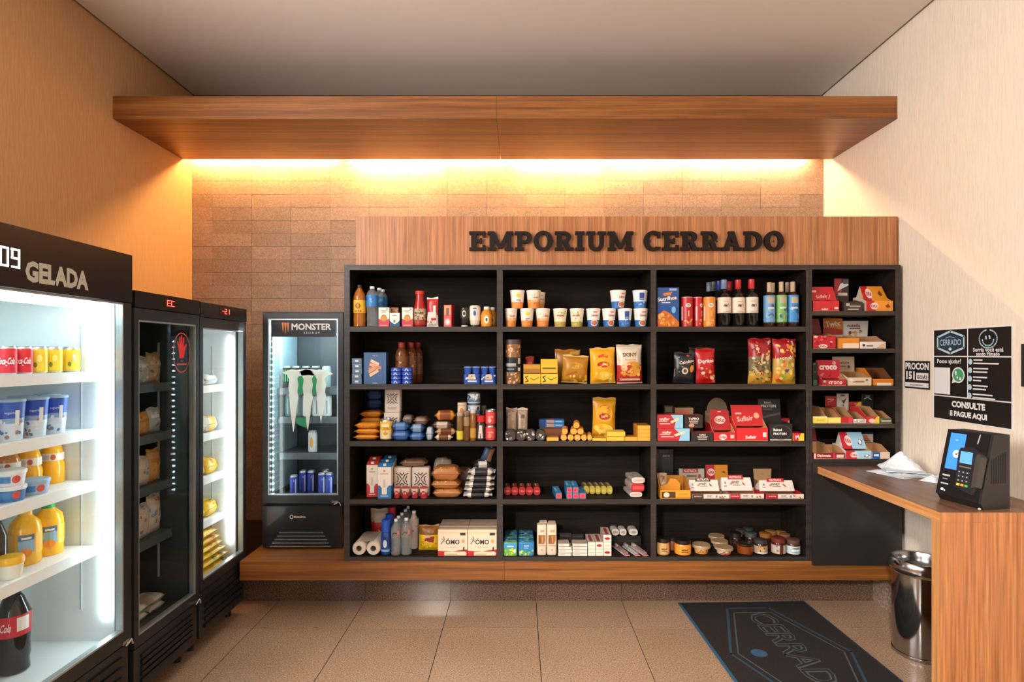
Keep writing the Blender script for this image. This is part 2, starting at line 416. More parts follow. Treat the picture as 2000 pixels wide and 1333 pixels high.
b = MB(); b.box(fx(1584), fx(1757), YF-.026, YF-.006, CZ-(1105-HY)/(F/3.675), fz(903), M('2a2624', .3))
b.build('door', nar, org=nar.location)

HB = 3.745
hx = lambda px: (px-CX)*HB/F
hz = lambda py: CZ-(py-HY)*HB/F
sb = tag(empty('header_board', (0, HB, zt)), 'oak header board with raised dark slab letters above the shelving', 'signboard')
b = MB(); b.box(hx(695), hx(1753), HB, HB+.05, zt, hz(423), W_Z); b.build('board', sb, org=sb.location)
# slab serif letters, drawn in a cell: height 1, w wide; r rectangles, a arcs of thick strokes
S, T = .27, .17      # stem and serif thickness
def arc(cx, cy, rx, ry, t, a0, a1, n=14, ty=None):
    ty = ty or t*.75; out = []
    for i in range(n):
        p, q = math.radians(a0+(a1-a0)*i/n), math.radians(a0+(a1-a0)*(i+1)/n)
        out.append([(cx+(rx)*math.cos(p), cy+ry*math.sin(p)), (cx+rx*math.cos(q), cy+ry*math.sin(q)), (cx+(rx-t)*math.cos(q), cy+(ry-ty)*math.sin(q)), (cx+(rx-t)*math.cos(p), cy+(ry-ty)*math.sin(p))])
    return out
def rc(x0, y0, x1, y1): return [(x0, y0), (x1, y0), (x1, y1), (x0, y1)]
def stem(x, e=.1): return [rc(x, 0, x+S, 1), rc(x-e, 0, x+S+e, T), rc(x-e, 1-T, x+S+e, 1)]
GL = {
 'E': (.86, stem(.1)+[rc(.1, 0, .84, T), rc(.1, 1-T, .84, 1), rc(.3, .42, .64, .59), rc(.68, 0, .84, .3), rc(.68, .7, .84, 1), rc(.55, .36, .66, .65)]),
 'M': (1.32, [rc(.1, 0, .34, 1), rc(.98, 0, 1.22, 1), rc(0, 0, .44, T), rc(.88, 0, 1.32, T), rc(0, 1-T, .3, 1), rc(1.02, 1-T, 1.32, 1), [(.1, 1), (.36, 1), (.76, .12), (.56, .12)], [(1.22, 1), (.96, 1), (.56, .12), (.76, .12)]]),
 'P': (.86, stem(.1)+[rc(.3, 1-T, .52, 1), rc(.3, .36, .52, .36+T)]+arc(.5, .68, .37, .32, .26, -90, 90, ty=.17)),
 'O': (1.0, arc(.5, .5, .5, .53, .28, 0, 360, 28, ty=.18)),
 'R': (.96, stem(.1)+[rc(.3, 1-T, .5, 1), rc(.3, .4, .52, .4+T)]+arc(.48, .7, .36, .3, .26, -90, 90, ty=.17)+[[(.42, .46), (.66, .5), (.86, .06), (.6, .0)], rc(.64, 0, .97, T)]),
 'I': (.5, stem(.115)),
 'U': (1.0, [rc(.1, .34, .1+S-.02, 1), rc(.66, .34, .9, 1), rc(0, 1-T, .45, 1), rc(.58, 1-T, 1.0, 1)]+arc(.5, .36, .4, .39, .25, 180, 360, ty=.19)),
 'C': (.88, arc(.5, .5, .5, .53, .28, 52, 308, 20, ty=.18)+[rc(.7, .66, .86, .98), rc(.7, .04, .86, .2)]),
 'A': (1.06, [[(.1, 0), (.34, 0), (.64, 1), (.42, 1)], [(.72, 0), (.98, 0), (.66, 1), (.4, 1)], rc(.3, .24, .76, .4), rc(0, 0, .42, T), rc(.64, 0, 1.06, T), rc(.34, 1-T*.8, .6, 1)]),
 'D': (.98, stem(.1)+[rc(.3, 0, .5, T), rc(.3, 1-T, .5, 1)]+arc(.46, .5, .5, .5, .28, -90, 90, ty=.17)),
}
def letters(word, px0, px1):
    tot = sum(GL[c][0] for c in word)+.09*(len(word)-1)
    x0, x1 = hx(px0), hx(px1); k = (x1-x0)/tot; z0 = hz(491); H = hz(453.5)-z0; x = x0
    for ch in word:
        wd, polys = GL[ch]; b = MB()
        for i, q in enumerate(polys):
            yf = HB-.024-i*.00012
            pts = [(x+u*k, z0+v*H) for u, v in q]
            n = len(pts)
            b.face([(u, yf, v) for u, v in pts], 'x' if 0 else LET)
            for j in range(n):
                (u, v), (u2, v2) = pts[j], pts[(j+1) % n]
                b.face([(u, yf, v), (u, HB-.006, v), (u2, HB-.006, v2), (u2, yf, v2)], LET)
        b.build('letter', sb, org=sb.location)
        b = None
        x += (wd+.09)*k
LET = M('1e1410', .55, 0, .2)
letters('EMPORIUM', 917, 1236); letters('CERRADO', 1256, 1528)
for px in (930, 1080, 1220, 1270, 1400, 1510):
    b = MB(); x = hx(px); b.box(x-.004, x+.004, HB-.008, HB, hz(474), hz(470), '2b1d17'); b.build('letter_pin', sb, org=sb.location)

# ------------------------------------------------------------------ counter
KX, KY0, KY1, KZ = 1.911, 2.602, 3.672, 1.0
cou = tag(empty('counter', (KX, KY0, 0)), 'oak checkout counter with a waterfall front panel, built along the wall with signs', 'counter')
b = MB(); b.box(KX, XR-.003, KY0, KY1, KZ-.045, KZ, W_C, {'l': W_E, 'f': W_CF}); b.build('worktop', cou, org=cou.location)
b = MB(); b.box(KX, XR-.003, KY0+.001, KY0+.055, 0.001, KZ-.0455, W_CF, {'l': wood('oak_edge_band_upright', 'Z', ('c08047', 'd0935a', 'dba36c'))}); b.build('front_panel', cou, org=cou.location)

# ------------------------------------------------------------------ mat
def hexpts(sx, sy, cut): return [(-sx, sy*cut), (0, sy), (sx, sy*cut), (sx, -sy*cut), (0, -sy), (-sx, -sy*cut)]
mroot = tag(empty('door_mat', (1.555, 3.325, 0), math.radians(-90+2.0)), 'black entrance mat with blue border and outlined hexagon emblem, lying beside the counter', 'mat')
# local x runs along the reading direction (towards the viewer), local y to the tops of the letters
ML, MW, MO = 1.24, .85, .536
MATB = granite('mat_pile', ('120d0c', '1e1614', '2a201d'), .95, 160, 0); MBLUE = M('2a5674', .95); MGREY = M('4c565a', .95); MLINE = M('264457', .95)
b = MB(); b.box(-ML/2, ML/2, -MW/2, MW/2, .0005, .010, MATB); b.build('pile', mroot)
b = MB()
for x0, x1, y0, y1 in ((-ML/2, ML/2, -MW/2-.014, -MW/2), (-ML/2, ML/2, MW/2, MW/2+.014), (ML/2, ML/2+.014, -MW/2-.014, MW/2+.014), (-ML/2-.014, -ML/2, -MW/2-.014, MW/2+.014)):
    b.box(x0, x1, y0, y1, .0005, .009, MBLUE if y1 <= -MW/2+.001 else M('1b2a38', .95))
b.build('border', mroot)
mf = Face(ML, MW, lambda x, z, o: (x, z-MW/2, .0102+o))
items = []
hp = [(-.60, .0), (-.60, .17), (-.20, .335), (.20, .335), (.60, .17), (.60, -.17), (.20, -.335), (-.20, -.335), (-.60, -.17)]
hx6 = [(-.575, .14), (0, .35), (.575, .14), (.575, -.14), (0, -.35), (-.575, -.14), (-.575, .14)]
for g, t, c in ((1, .018, MLINE), (.88, .010, MGREY)):
    items.append(('l', [(MO+a*g/ML, .5+bb*g/MW) for a, bb in hx6], t, c))
b = MB(); deco(b, mf, items, 2); b.build('emblem_outline', mroot)
b = MB()
deco(b, mf, [('t', 'CERRADO', MO, .54, .2, MGREY, .8, .03)], 4)
deco(b, mf, [('t', 'CERRADO', MO, .54, .185, MATB, .773, -.012)], 6)
b.build('lettering', mroot)
b = MB(); deco(b, mf, [('e', MO, .28, .035, .055, MBLUE), ('e', MO+.015, .30, .012, .02, MGREY)], 4); b.build('emblem_dot', mroot)

# ------------------------------------------------------------------ pedal bin
bn = tag(empty('waste_bin', (2.305, 3.30, 0)), 'polished steel waste bin with a rolled rim, half hidden behind the counter front', 'bin')
b = MB(); b.lathe([(.132, .012), (.136, .03), (.138, .47), (.138, .475)], STEEL, 48); b.build('body', bn, 40)
b = MB(); b.lathe([(.136, 0), (.139, .004), (.139, .02), (.134, .024)], M('b0b0b0', .2, 1), 48); b.build('base_ring', bn, 40)
b = MB(); b.lathe([(.137, .465), (.149, .478), (.152, .50), (.150, .53), (.140, .543), (.128, .54), (.122, .525), (.118, .50)], CHROME, 48, caps=False)
b.lathe([(.118, .50), (.05, .515), (.0, .518)], M('8f8f8f', .25, 1), 48, caps=False); b.build('lid', bn, 50)
# ------------------------------------------------------------------ glass-door coolers
LEDW = emit('cool_led', (.86, .96, 1), 12); LEDW2 = emit('cool_led_bright', (.74, .92, 1), 34); LEDW3 = emit('cool_led_freezer', (.84, .95, 1), 15); LEDM = emit('cool_led_dots', (.80, .95, 1), 60)
SHELFW = M('f4f8f8', .35); LINERW = M('e9f1f2', .5); LINERD = M('3c4449', .5); WIRE = M('d5dadc', .3, .6)
SEG = {'0': 'abcdef', '9': 'abcdfg', 'E': 'adefg', 'C': 'adef', '-': 'g', '2': 'abdeg', '1': 'bc', '.': '.'}
def digits(mb, s, x0, x1, z0, z1, y, m):
    """seven-segment figures"""
    n = len(s); w = (x1-x0)/n; t = (z1-z0)*.1; h = (z1-z0)
    for i, ch in enumerate(s):
        a, c = x0+w*i+w*.12, x0+w*(i+1)-w*.12; zm = (z0+z1)/2
        q = dict(a=(a, c, z1-t, z1), d=(a, c, z0, z0+t), g=(a, c, zm-t/2, zm+t/2), f=(a, a+t, zm, z1), e=(a, a+t, z0, zm), b=(c-t, c, zm, z1), c=(c-t, c, z0, zm))
        q['.'] = ((a+c)/2-t/2, (a+c)/2+t/2, z0, z0+t)
        for k in SEG[ch]: p = q[k]; mb.box(p[0], p[1], y-.001, y, p[2], p[3], m)
def cooler(name, label, W, D, H, loc, rz, zb, z0, z1, zh, shelves, liner, glass, led=None, fw=.04, gx=0.0, base_slats=5, lean=0.0):
    """W wide, D deep; door from zb to zh, its glass z0..z1, header zh..H; local front plane y = 0"""
    root = tag(empty(name, loc, rz), label, 'refrigerator')
    w, t, b = W/2, .03, MB()
    b.box(-w, -w+t, .045, D, .09, H, FRB); b.box(w-t, w, .045, D, .09, H, FRB)
    b.box(-w+t, w-t, D-t, D, .09, H, FRB); b.box(-w+t, w-t, .045, D-t, zh+.01, H, FRB); b.box(-w+t, w-t, .045, D-t, .09, zb, FRB)
    for sx in (-1, 1):
        for yy in (.07, D-.1): b.tube((sx*(w-.06), yy+.02, 0.0), (sx*(w-.06), yy+.02, .09), .018, FRD, 10)
    b.build('cabinet', root)
    b = MB(); e = .012; i0, i1 = -w+t, w-t
    b.box(i0, i0+e, .05, D-t, zb, zh+.01, liner); b.box(i1-e, i1, .05, D-t, zb, zh+.01, liner); b.box(i0+e, i1-e, D-t-e, D-t, zb, zh+.01, liner)
    b.box(i0+e, i1-e, .05, D-t-e, zb, zb+e, liner); b.box(i0+e, i1-e, .05, D-t-e, zh+.01-e, zh+.01, liner); b.build('liner', root)
    b = MB(); b.box(-w, w, -.004, .045, zh+.004, H, FRD); hd = b.build('header', root)
    b = MB(); b.box(-w+.01, w-.01, .01, .045, .09, zb-.012, FRB)
    for k in range(base_slats):
        zz = .13+(zb-.2)*k/max(1, base_slats-1)
        b.box(-w+.06, w-.06, .0, .0095, zz, zz+.018, FRD)
    b.build('base_grille', root)
    dr = empty('door', (0, 0, 0)); dr.parent = root
    b = MB()
    b.box(-w, -w+fw, 0, .04, zb, zh, FRB); b.box(w-fw, w, 0, .04, zb, zh, FRB)
    b.box(-w+fw, w-fw, 0, .04, zb, z0, FRB); b.box(-w+fw, w-fw, 0, .04, z1, zh, FRB)
    b.build('door_rim', dr)
    b = MB(); g = .008
    for a in ((-w+fw, -w+fw+g, z0, z1), (w-fw-g, w-fw, z0, z1), (-w+fw+g, w-fw-g, z0, z0+g), (-w+fw+g, w-fw-g, z1-g, z1)):
        b.box(a[0], a[1], .002, .034, a[2], a[3], M('b9c2c4', .3, .7))
    b.build('glass_bead', dr)
    b = MB(); b.box(-w+fw+g, w-fw-g, .012, .016, z0+g, z1-g, glass); b.build('glass', dr)
    b = MB(); b.box(w-.075, w-.03, -.012, 0, zb+.006, zb+.022, CHROME); b.tube((w-.06, -.014, zb-.004), (w-.02, -.014, zb+.012), .005, CHROME); b.tube((w-.02, -.014, zb+.012), (w-.012, -.014, zb-.012), .005, CHROME); b.build('latch', dr)
    for z in shelves:
        b = MB(); b.box(i0+e+.004, i1-e-.004, .14, D-t-e-.003, z-.012, z, SHELFW if liner is LINERW else M('50585c', .4)); s = b.build('shelf', root)
        b = MB(); b.box(i0+e+.004, i1-e-.004, .128, .14, z-.042, z+.004, SHELFW if liner is LINERW else M('50585c', .4)); b.build('price_rail', s)
    if led:
        for sx in (-1, 1):
            b = MB(); x = sx*(w-t-e)
            b.box(min(x, x-sx*.012), max(x, x-sx*.012), .075, .095, z0+.06, z1-.04, led); b.build('led_strip', root)
    # perforated shelf standards on the far side
    for sx in (-1, 1):
        b = MB(); x = sx*(w-t-e); b.box(min(x, x-sx*.004), max(x, x-sx*.004), .2, .209, z0+.1, z1-.1, M('b8c1c4', .4)); b.build('shelf_standard', root)
    return root, hd, dr

FX = -1.82
W1 = 1.19
f1, h1, d1 = cooler('display_cooler', 'brightly lit white drinks cooler with glowing figures and GELADA on its tall header', W1, .80, 2.183, (FX, 2.692-W1/2, 0), PI/2, .38, .44, 1.955, 1.957, [1.637, 1.375, 1.137, .836], LINERW, GLASS, LEDW2, .05)
b = MB(); b.box(-.5, .5, .10, .16, 1.925, 1.94, LEDW3); b.build('top_glow_bar', f1)
hf = Face(W1, .222, lambda x, z, o: (x, -.004-o, 1.961+z))
b = MB(); deco(b, hf, [('t', 'GELADA', .5+(2.263-(2.692-W1/2))/W1, (2.027-1.961)/.222, .36, M('b9bdb2', .5), .26, .05)]); b.build('lettering', h1)
b = MB(); digits(b, '-09', 1.952-(2.692-W1/2), 2.09-(2.692-W1/2), 2.03, 2.10, -.005, emit('white_figures', (1, .93, .75), 4)); b.build('display', h1)
DW = .552
f2, h2, d2 = cooler('upright_freezer', 'unlit black freezer with red EC display and red hand sticker on its dark glass', DW, .80, 2.022, (FX, 2.987, 0), PI/2, .32, .37, 1.884, 1.94, [1.56, 1.29, 1.02, .74], LINERD, DKGLASS, None, .032)
f3, h3, d3 = cooler('upright_freezer', 'brightly lit freezer with yellow bags at its bottom, minus 21 display, beside the ledge', DW, .80, 2.018, (FX, 3.545, 0), PI/2, .36, .415, 1.872, 1.93, [1.52, 1.22, .95, .68], LINERW, GLASS, LEDW3, .032)
RED = emit('red_figures', (1, .08, .05), 6)
for h, s, x0, x1 in ((h2, 'EC', -.035, .035), (h3, '-21', -.045, .05)):
    b = MB(); b.box(x0-.02, x1+.02, -.0055, -.004, 1.957, 2.008, M('2a0806', .3)); d = b.build('display', h)
    b = MB(); digits(b, s, x0, x1, 1.968, 1.998, -.006, RED); b.build('figures', h) if 0 else b.build('lettering', h)
# hand sticker on the dark door
sk = Face(.16, .22, lambda x, z, o: (x+.125, .0118-o, 1.618+z))
b = MB(); OR = M('b5502c', .5); RD = M('d8281e', .5)
hand = [(.36, .36), (.33, .58), (.24, .76), (.28, .79), (.37, .66), (.36, .88), (.42, .89), (.44, .67), (.47, .93), (.53, .93), (.53, .66), (.58, .88), (.64, .87), (.61, .62), (.70, .70), (.78, .72), (.79, .68), (.70, .58), (.64, .42), (.6, .36)]
deco(b, sk, [('o', .5, .5, .5, .5, .06, OR), ('p', hand, RD), ('t', 'PARE', .5, .29, .035, OR, .3), ('r', .22, .19, .78, .235, OR)]); b.build('sticker', d2)

# small energy-drink cooler on the ledge
MX0, MX1, MY = (513-CX)*3.94/F, (670-CX)*3.94/F, 3.94
mw = MX1-MX0; mzf = lambda py: CZ-(py-HY)*MY/F-LZ1
f4, h4, d4 = cooler('drinks_cooler', 'slim black energy drink cooler with dripping claw emblem on its glass, on the ledge', mw, .56, mzf(610), ((MX0+MX1)/2, MY, LZ1), 0, mzf(984), mzf(968), mzf(623), mzf(612), [mzf(893), mzf(820), mzf(762)], LINERD, GLASS, None, .035, base_slats=0)
b = MB()
for s_ in (-1, 1):
    for k in range(26):
        z = mzf(962)+(mzf(668)-mzf(962))*k/25
        x = s_*(mw/2-.044); b.box(min(x, x-s_*.006), max(x, x-s_*.006), .052, .064, z, z+.009, LEDM)
        b.box(min(x, x-s_*.002)-s_*0, max(x, x-s_*.002), .066, .17, z, z+.004, M('dff2f6', .2))  # pale streaks: LED reflections painted beside each dot
o = b.build('led_strip', f4)
b = MB(); b.box(-.19, .19, .055, .085, mzf(648), mzf(640), emit('added_top_glow', (.82, .96, 1), 120)); b.build('top_glow_bar', f4)  # added glow bar hidden behind the header, backlights cans and emblem
for s_ in (-1, 1):
    b = MB(); x = s_*(mw/2-.043); b.box(min(x, x-s_*.001), max(x, x-s_*.001), .06, .5, mzf(968), mzf(640), M('9fc0cc', .4)); b.build('side_glow', f4)  # LED glow on the side walls, painted as pale blue sheets
df = Face(mw-.09, mzf(623)-mzf(968), lambda x, z, o: (x, .0118-o, mzf(968)+z)); Hh = df.H
U = lambda px: (px-513)/157*mw/(mw-.09)-(.045/(mw-.09)); V = lambda py: (mzf(py)-mzf(968))/Hh
b = MB(); deco(b, df, [('r', .02, V(658), .98, .995, M('14161a', .3)), ('t', 'MONSTER', U(607), V(638.5), (V(632)-V(645)), M('d8d8d4', .5), .62, .03), ('t', 'E N E R G Y', U(608), V(650.5), V(648.5)-V(653), M('b8b8b4', .5), .44)])
for i, x in enumerate((551, 556, 561)):
    deco(b, df, [('p', [(U(x-2), V(630)), (U(x+2.5), V(631)), (U(x+1.6), V(641)), (U(x+1), V(650-(i == 1)*-3)), (U(x-.3), V(645)), (U(x-1.2), V(638))], M('c87a3a', .5))], 4)
b.build('lettering', d4)
def vinyl(name, h):
    m, n, l, bb = mat(name); bb.inputs['Base Color'].default_value = (*lin(h), 1); tr = n.new('ShaderNodeBsdfTranslucent'); tr.inputs[0].default_value = (*lin(h), 1)
    mx = n.new('ShaderNodeMixShader'); mx.inputs[0].default_value = .25; l.new(bb.outputs[0], mx.inputs[1]); l.new(tr.outputs[0], mx.inputs[2]); l.new(mx.outputs[0], n['Material Output'].inputs[0]); return m
b = MB(); WH, GN = vinyl('white_vinyl', 'f6fffa'), vinyl('green_vinyl', '2c9a63')
claw = lambda x, yb, w: [(U(x-w-9), V(727)), (U(x-4), V(722)), (U(x+4), V(723)), (U(x+w+6), V(729)), (U(x+w-1), V(740)), (U(x+w+1), V(752)), (U(x+w-1), V(765)), (U(x+w+1), V(778)), (U(x+w-3), V(800)), (U(x+2), V(yb-12)), (U(x), V(yb)), (U(x-2), V(yb-12)), (U(x-w+2), V(795)), (U(x-w+1), V(775)), (U(x-w-1), V(758)), (U(x-w+1), V(742)), (U(x-w-3), V(733))]
deco(b, df, [('p', [(U(577), V(730)), (U(629), V(730)), (U(628), V(770)), (U(575), V(770))], GN), ('p', [(U(577), V(818)), (U(604), V(818)), (U(600), V(838)), (U(580), V(830))], GN), ('p', [(U(548), V(728)), (U(560), V(725)), (U(600), V(721)), (U(640), V(726)), (U(650), V(731)), (U(630), V(736)), (U(600), V(733)), (U(570), V(737))], WH)], 2)
for x, yb, w in ((572, 846, 9), (600, 843, 9), (626, 828, 9)): deco(b, df, [('p', claw(x, yb, w), WH)], 4+x % 3)
b.build('claw_emblem', d4)
b = MB(); q = mzf(1072); H4 = mzf(988)
b.box(-mw/2+.004, mw/2-.004, -.012, .03, .012, H4, FRD)
X4 = lambda px: (px-591.5)/157*mw
b.hexa([(X4(545), -.018, .016), (X4(650), -.018, .016), (X4(650), -.012, .016), (X4(545), -.012, .016), (X4(562), -.018, .05), (X4(638), -.018, .05), (X4(638), -.012, .05), (X4(562), -.012, .05)], FRD)
b.build('base_cover', f4)
for k in range(6):
    b = MB(); z = .018+k*.0235; a = 530+k*4.6; c = 648-k*3.6
    b.box(X4(a), X4(c), -.024, -.012, z, z+.0065, M('9a9a9a', .25, .8) if k < 5 else FRD); b.build('grille_slat', f4)
b = MB(); b.face([(X4(523), -.0125, H4-.01), (X4(523), -.0125, .155), (X4(541), -.0125, .2), (X4(558), -.0125, .25), (X4(559), -.0125, H4-.01)], M('4a4a4a', .25)); b.face([(X4(590), -.0125, H4-.04)]*1+[(X4(590), -.0125, H4-.05), (X4(595), -.0125, H4-.05), (X4(595), -.0125, H4-.04)], FRD)
b.build('corner_plate', f4)
bf = Face(mw, H4, lambda x, z, o: (x, -.012-o, z))
b = MB(); u0 = .5+X4(587)/mw; deco(b, bf, [('t', 'Metalfrio', u0, (H4-.075)/H4, .055, M('d0d0d0', .4), .19), ('o', .5+X4(571)/mw, (H4-.075)/H4, .024, .048, .35, M('d0d0d0', .4))]); b.build('lettering', f4)
# ------------------------------------------------------------------ product makers (base at z = 0, front face at y = 0 unless round)
N_OF = {}
def finish(o, label, cat, loc, rz=0, group=None):
    o.location = loc; o.rotation_euler.z = rz
    return tag(o, label, cat, group)
def body_root(name): return empty(name)

def ring(n, rx, ry, p=2.0):
    """superellipse outline"""
    out = []
    for k in range(n):
        a = 2*PI*k/n; c, s = math.cos(a), math.sin(a)
        out.append((math.copysign(abs(c)**(2/p), c)*rx, math.copysign(abs(s)**(2/p), s)*ry))
    return out
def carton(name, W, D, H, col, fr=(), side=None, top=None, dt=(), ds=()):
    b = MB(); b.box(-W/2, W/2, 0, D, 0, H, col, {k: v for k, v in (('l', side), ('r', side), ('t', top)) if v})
    deco(b, flat_face(W, H), fr)
    if dt: deco(b, Face(W, D, lambda x, z, o: (x, z, H+o)), dt)
    for sg in (1, -1):
        if ds: deco(b, Face(D, H, lambda x, z, o, g=sg: (g*(W/2+o), D/2+g*x, z)), ds)
    return b.build(name)
def round_face(Rz, z0, H, arc=PI):
    r = max(Rz(z0), Rz(z0+H))
    return Face(r*arc, H, lambda x, z, o: ((Rz(z0+z)+o+.0003)*math.sin(x/r), -(Rz(z0+z)+o+.0003)*math.cos(x/r), z0+z), 12)
def bottle(name, prof, body, cap=None, capm='d01818', label=None, labm='ffffff', deco_=(), seg=20, fill=None, sy=1):
    """prof (r, z); cap (r, z0, z1); label (r, z0, z1)"""
    t = body_root(name)
    b = MB(); b.lathe(prof, body, seg, sy=sy); b.build('body', t, 40)
    if fill:
        b = MB(); b.lathe([(r*.93, z) for r, z in fill[0]], fill[1], seg, sy=sy); b.build('contents', t, 40)
    if cap:
        b = MB(); r, a, c = cap; b.lathe([(r*.96, a), (r, a+.001), (r, c-.002), (r*.9, c)], capm, seg, sy=sy); b.build('cap', t, 40)
    if label:
        r, a, c = label; b = MB(); b.lathe([(r+.0006, a), (r+.0006, c)], labm, seg, caps=False, sy=sy)
        if deco_: deco(b, round_face(lambda z: r+.0008, a, c-a), deco_)
        b.build('label', t)
    return t
def can(name, r, H, col, deco_=(), top='c9ccce', bot=None, smooth=40):
    t = body_root(name); k = min(1, H/.11)
    b = MB(); b.lathe([(r*.78, 0), (r, .007*k), (r, H-.012*k), (r*.86, H-.003*k)], [M('c4c6c8', .3, .9), col, M('c4c6c8', .3, .9)], 22)
    if deco_: deco(b, round_face(lambda z: r, .01*k, H-.024*k), deco_)
    b.build('body', t, smooth)
    b = MB(); b.lathe([(r*.86, H-.004*k), (r*.88, H), (r*.82, H), (r*.80, H-.004*k)], M(top, .3, .9), 22); b.lathe([(r*.25, H-.004), (r*.2, H-.001)], M(top, .3, .9), 8, c=(0, -r*.3, 0)); b.build('lid', t, 40)
    return t
def cup(name, r, H, bands, deco_=(), lid='f3efe6'):
    """noodle cup: bands of (height fraction, colour) from the foot up"""
    t = body_root(name); r0 = r*.74; Rz = lambda z: r0+(r*.96-r0)*min(1, z/(H*.94))
    zs = [0]+[h*H*.94 for h, _ in bands]
    b = MB(); b.lathe([(Rz(z), z) for z in zs], [c for _, c in bands], 24)
    if deco_: deco(b, round_face(Rz, .004, H*.9, PI), deco_)
    b.build('body', t, 40)
    b = MB(); b.lathe([(r*.95, H*.93), (r, H*.945), (r, H*.975), (r*.97, H*.985), (r*.95, H)], lid, 24); b.build('lid', t, 40)
    return t
def crumple(x, z, s): return noise.noise(Vector((x*28+s, z*28, s*1.7)))
def pouch(name, W, H, T, col, fr=(), crimp=.05, seed=None, lean=0.0, bulge=.5, cols=None, edge=None, slump=0.0, tilt=0.0, taper=.05):
    """standing pillow bag with sealed ends; cols: (height fraction, colour) bands from the foot up"""
    s = R.uniform(0, 50) if seed is None else seed
    def th(x, z):
        a, b = min(1, abs(2*x/W)), min(1, max(0, z/H))
        if b > 1-crimp or b < crimp*.6: return .0012
        q = (b-crimp*.6)/(1-crimp*1.6)
        return .0012+T/2*max(0, math.sin(PI*q))**bulge*max(0, 1-a**3)**.6+T*.11*crumple(x, z, s)*max(0, 1-a**4)*math.sin(PI*q)
    def pos(x, z, y):
        b = min(1, max(0, z/H)); xx = x*(1-taper*math.sin(PI*b))
        zz = z-slump*max(0, b-.7)*H*(1-abs(2*x/W))**.5 if slump else z
        if crimp and (b > 1-crimp): zz += .004*math.sin(x*70+s)
        yy = y+.006*crumple(x*.6, z*.6, s+9)
        yy += lean*zz
        c, d = math.cos(tilt), math.sin(tilt)
        return (xx*c-zz*d, yy+T/2, xx*d+zz*c+W/2*abs(d))
    b = MB(); nx, nz = 9, 14
    zs = sorted(set([0, crimp*.6, 1-crimp, 1]+[i/nz for i in range(1, nz)]+[h for h, _ in (cols or [])]))
    for sg in (-1, 1):
        for j in range(len(zs)-1):
            z0, z1 = zs[j]*H, zs[j+1]*H; cc = col; zm = (zs[j]+zs[j+1])/2
            for h, c2 in (cols or []):
                if zm <= h: cc = c2; break
            if edge and (zm > 1-crimp or zm < crimp*.6): cc = edge
            mm = M(cc, .32)
            for i in range(nx):
                x0, x1 = (i/nx-.5)*W, ((i+1)/nx-.5)*W
                q = [pos(x, z, sg*th(x, z)) for x, z in ((x0, z0), (x1, z0), (x1, z1), (x0, z1))]
                b.face(q if sg < 0 else q[::-1], mm)
    deco(b, Face(W, H, lambda x, z, o: pos(x, z, -th(x, z)-o-.0007), 7), fr)
    o = b.build(name, None)
    me = o.data
    import bmesh
    bm = bmesh.new(); bm.from_mesh(me); 
    n_base = len(zs)
    bmesh.ops.remove_doubles(bm, verts=bm.verts, dist=1e-6); bm.to_mesh(me); bm.free()
    me.polygons.foreach_set('use_smooth', [True]*len(me.polygons))
    return o
def flatbag(name, W, D, H, col, band=None, crimp=.1, fins='x', top=(), seed=None, sq=3.0):
    """bag lying down: lens of width W, depth D, height H, sealed fins at the two x (or y) ends; band: colour of the middle of its width"""
    s = R.uniform(0, 50) if seed is None else seed
    L, K = (W, D) if fins == 'x' else (D, W)
    def hh(a, c):     # a along fins -1..1, c across -1..1
        if abs(a) > 1-crimp: return .001
        q = abs(a)/(1-crimp)
        return .001+(H/2-.001)*max(0, 1-q**5)**.45*max(0, 1-abs(c)**(sq*1.6))**.45+H*.16*crumple(a*L/2, c*K/2, s)*(1-q**3)*(1-abs(c)**3)
    def pos(a, c, g):
        u, v = a*L/2, c*K/2*(1-.04*abs(a))
        z = H/2+g*hh(a, c)+(.1*H*math.sin(c*7+s) if abs(a) > 1-crimp else 0)
        x, y = (u, v+D/2) if fins == 'x' else (v, u+D/2)
        return (x, y, min(H, max(z, 0)))
    b = MB()
    As = [-1, -1+crimp*.5, -1+crimp]+[-1+crimp+(2-2*crimp)*i/9 for i in range(1, 9)]+[1-crimp, 1-crimp*.5, 1]
    Cs = [-1, -.93, -.8, -.6, -.35, 0, .35, .6, .8, .93, 1]
    for g in (-1, 1):
        for i in range(len(As)-1):
            for j in range(len(Cs)-1):
                a0, a1, c0, c1 = As[i], As[i+1], Cs[j], Cs[j+1]
                cc = band if band and abs((a0+a1)/2) < .5 and abs((c0+c1)/2) > .3 else col
                q = [pos(*p, g) for p in ((a0, c0), (a1, c0), (a1, c1), (a0, c1))]
                b.face(q if (g > 0) == (fins == 'x') else q[::-1], M(cc, .35))
    if top: deco(b, Face(W, D, lambda x, z, o: (lambda p: (p[0], p[1], p[2]+o+.0006))(pos(2*x/W, 2*z/D-1, 1) if fins == 'x' else pos(2*z/D-1, 2*x/W, 1)), 6), top)
    o = b.build(name)
    import bmesh
    bm = bmesh.new(); bm.from_mesh(o.data); bmesh.ops.remove_doubles(bm, verts=bm.verts, dist=1e-6); bm.to_mesh(o.data); bm.free()
    o.data.polygons.foreach_set('use_smooth', [True]*len(o.data.polygons))
    return o
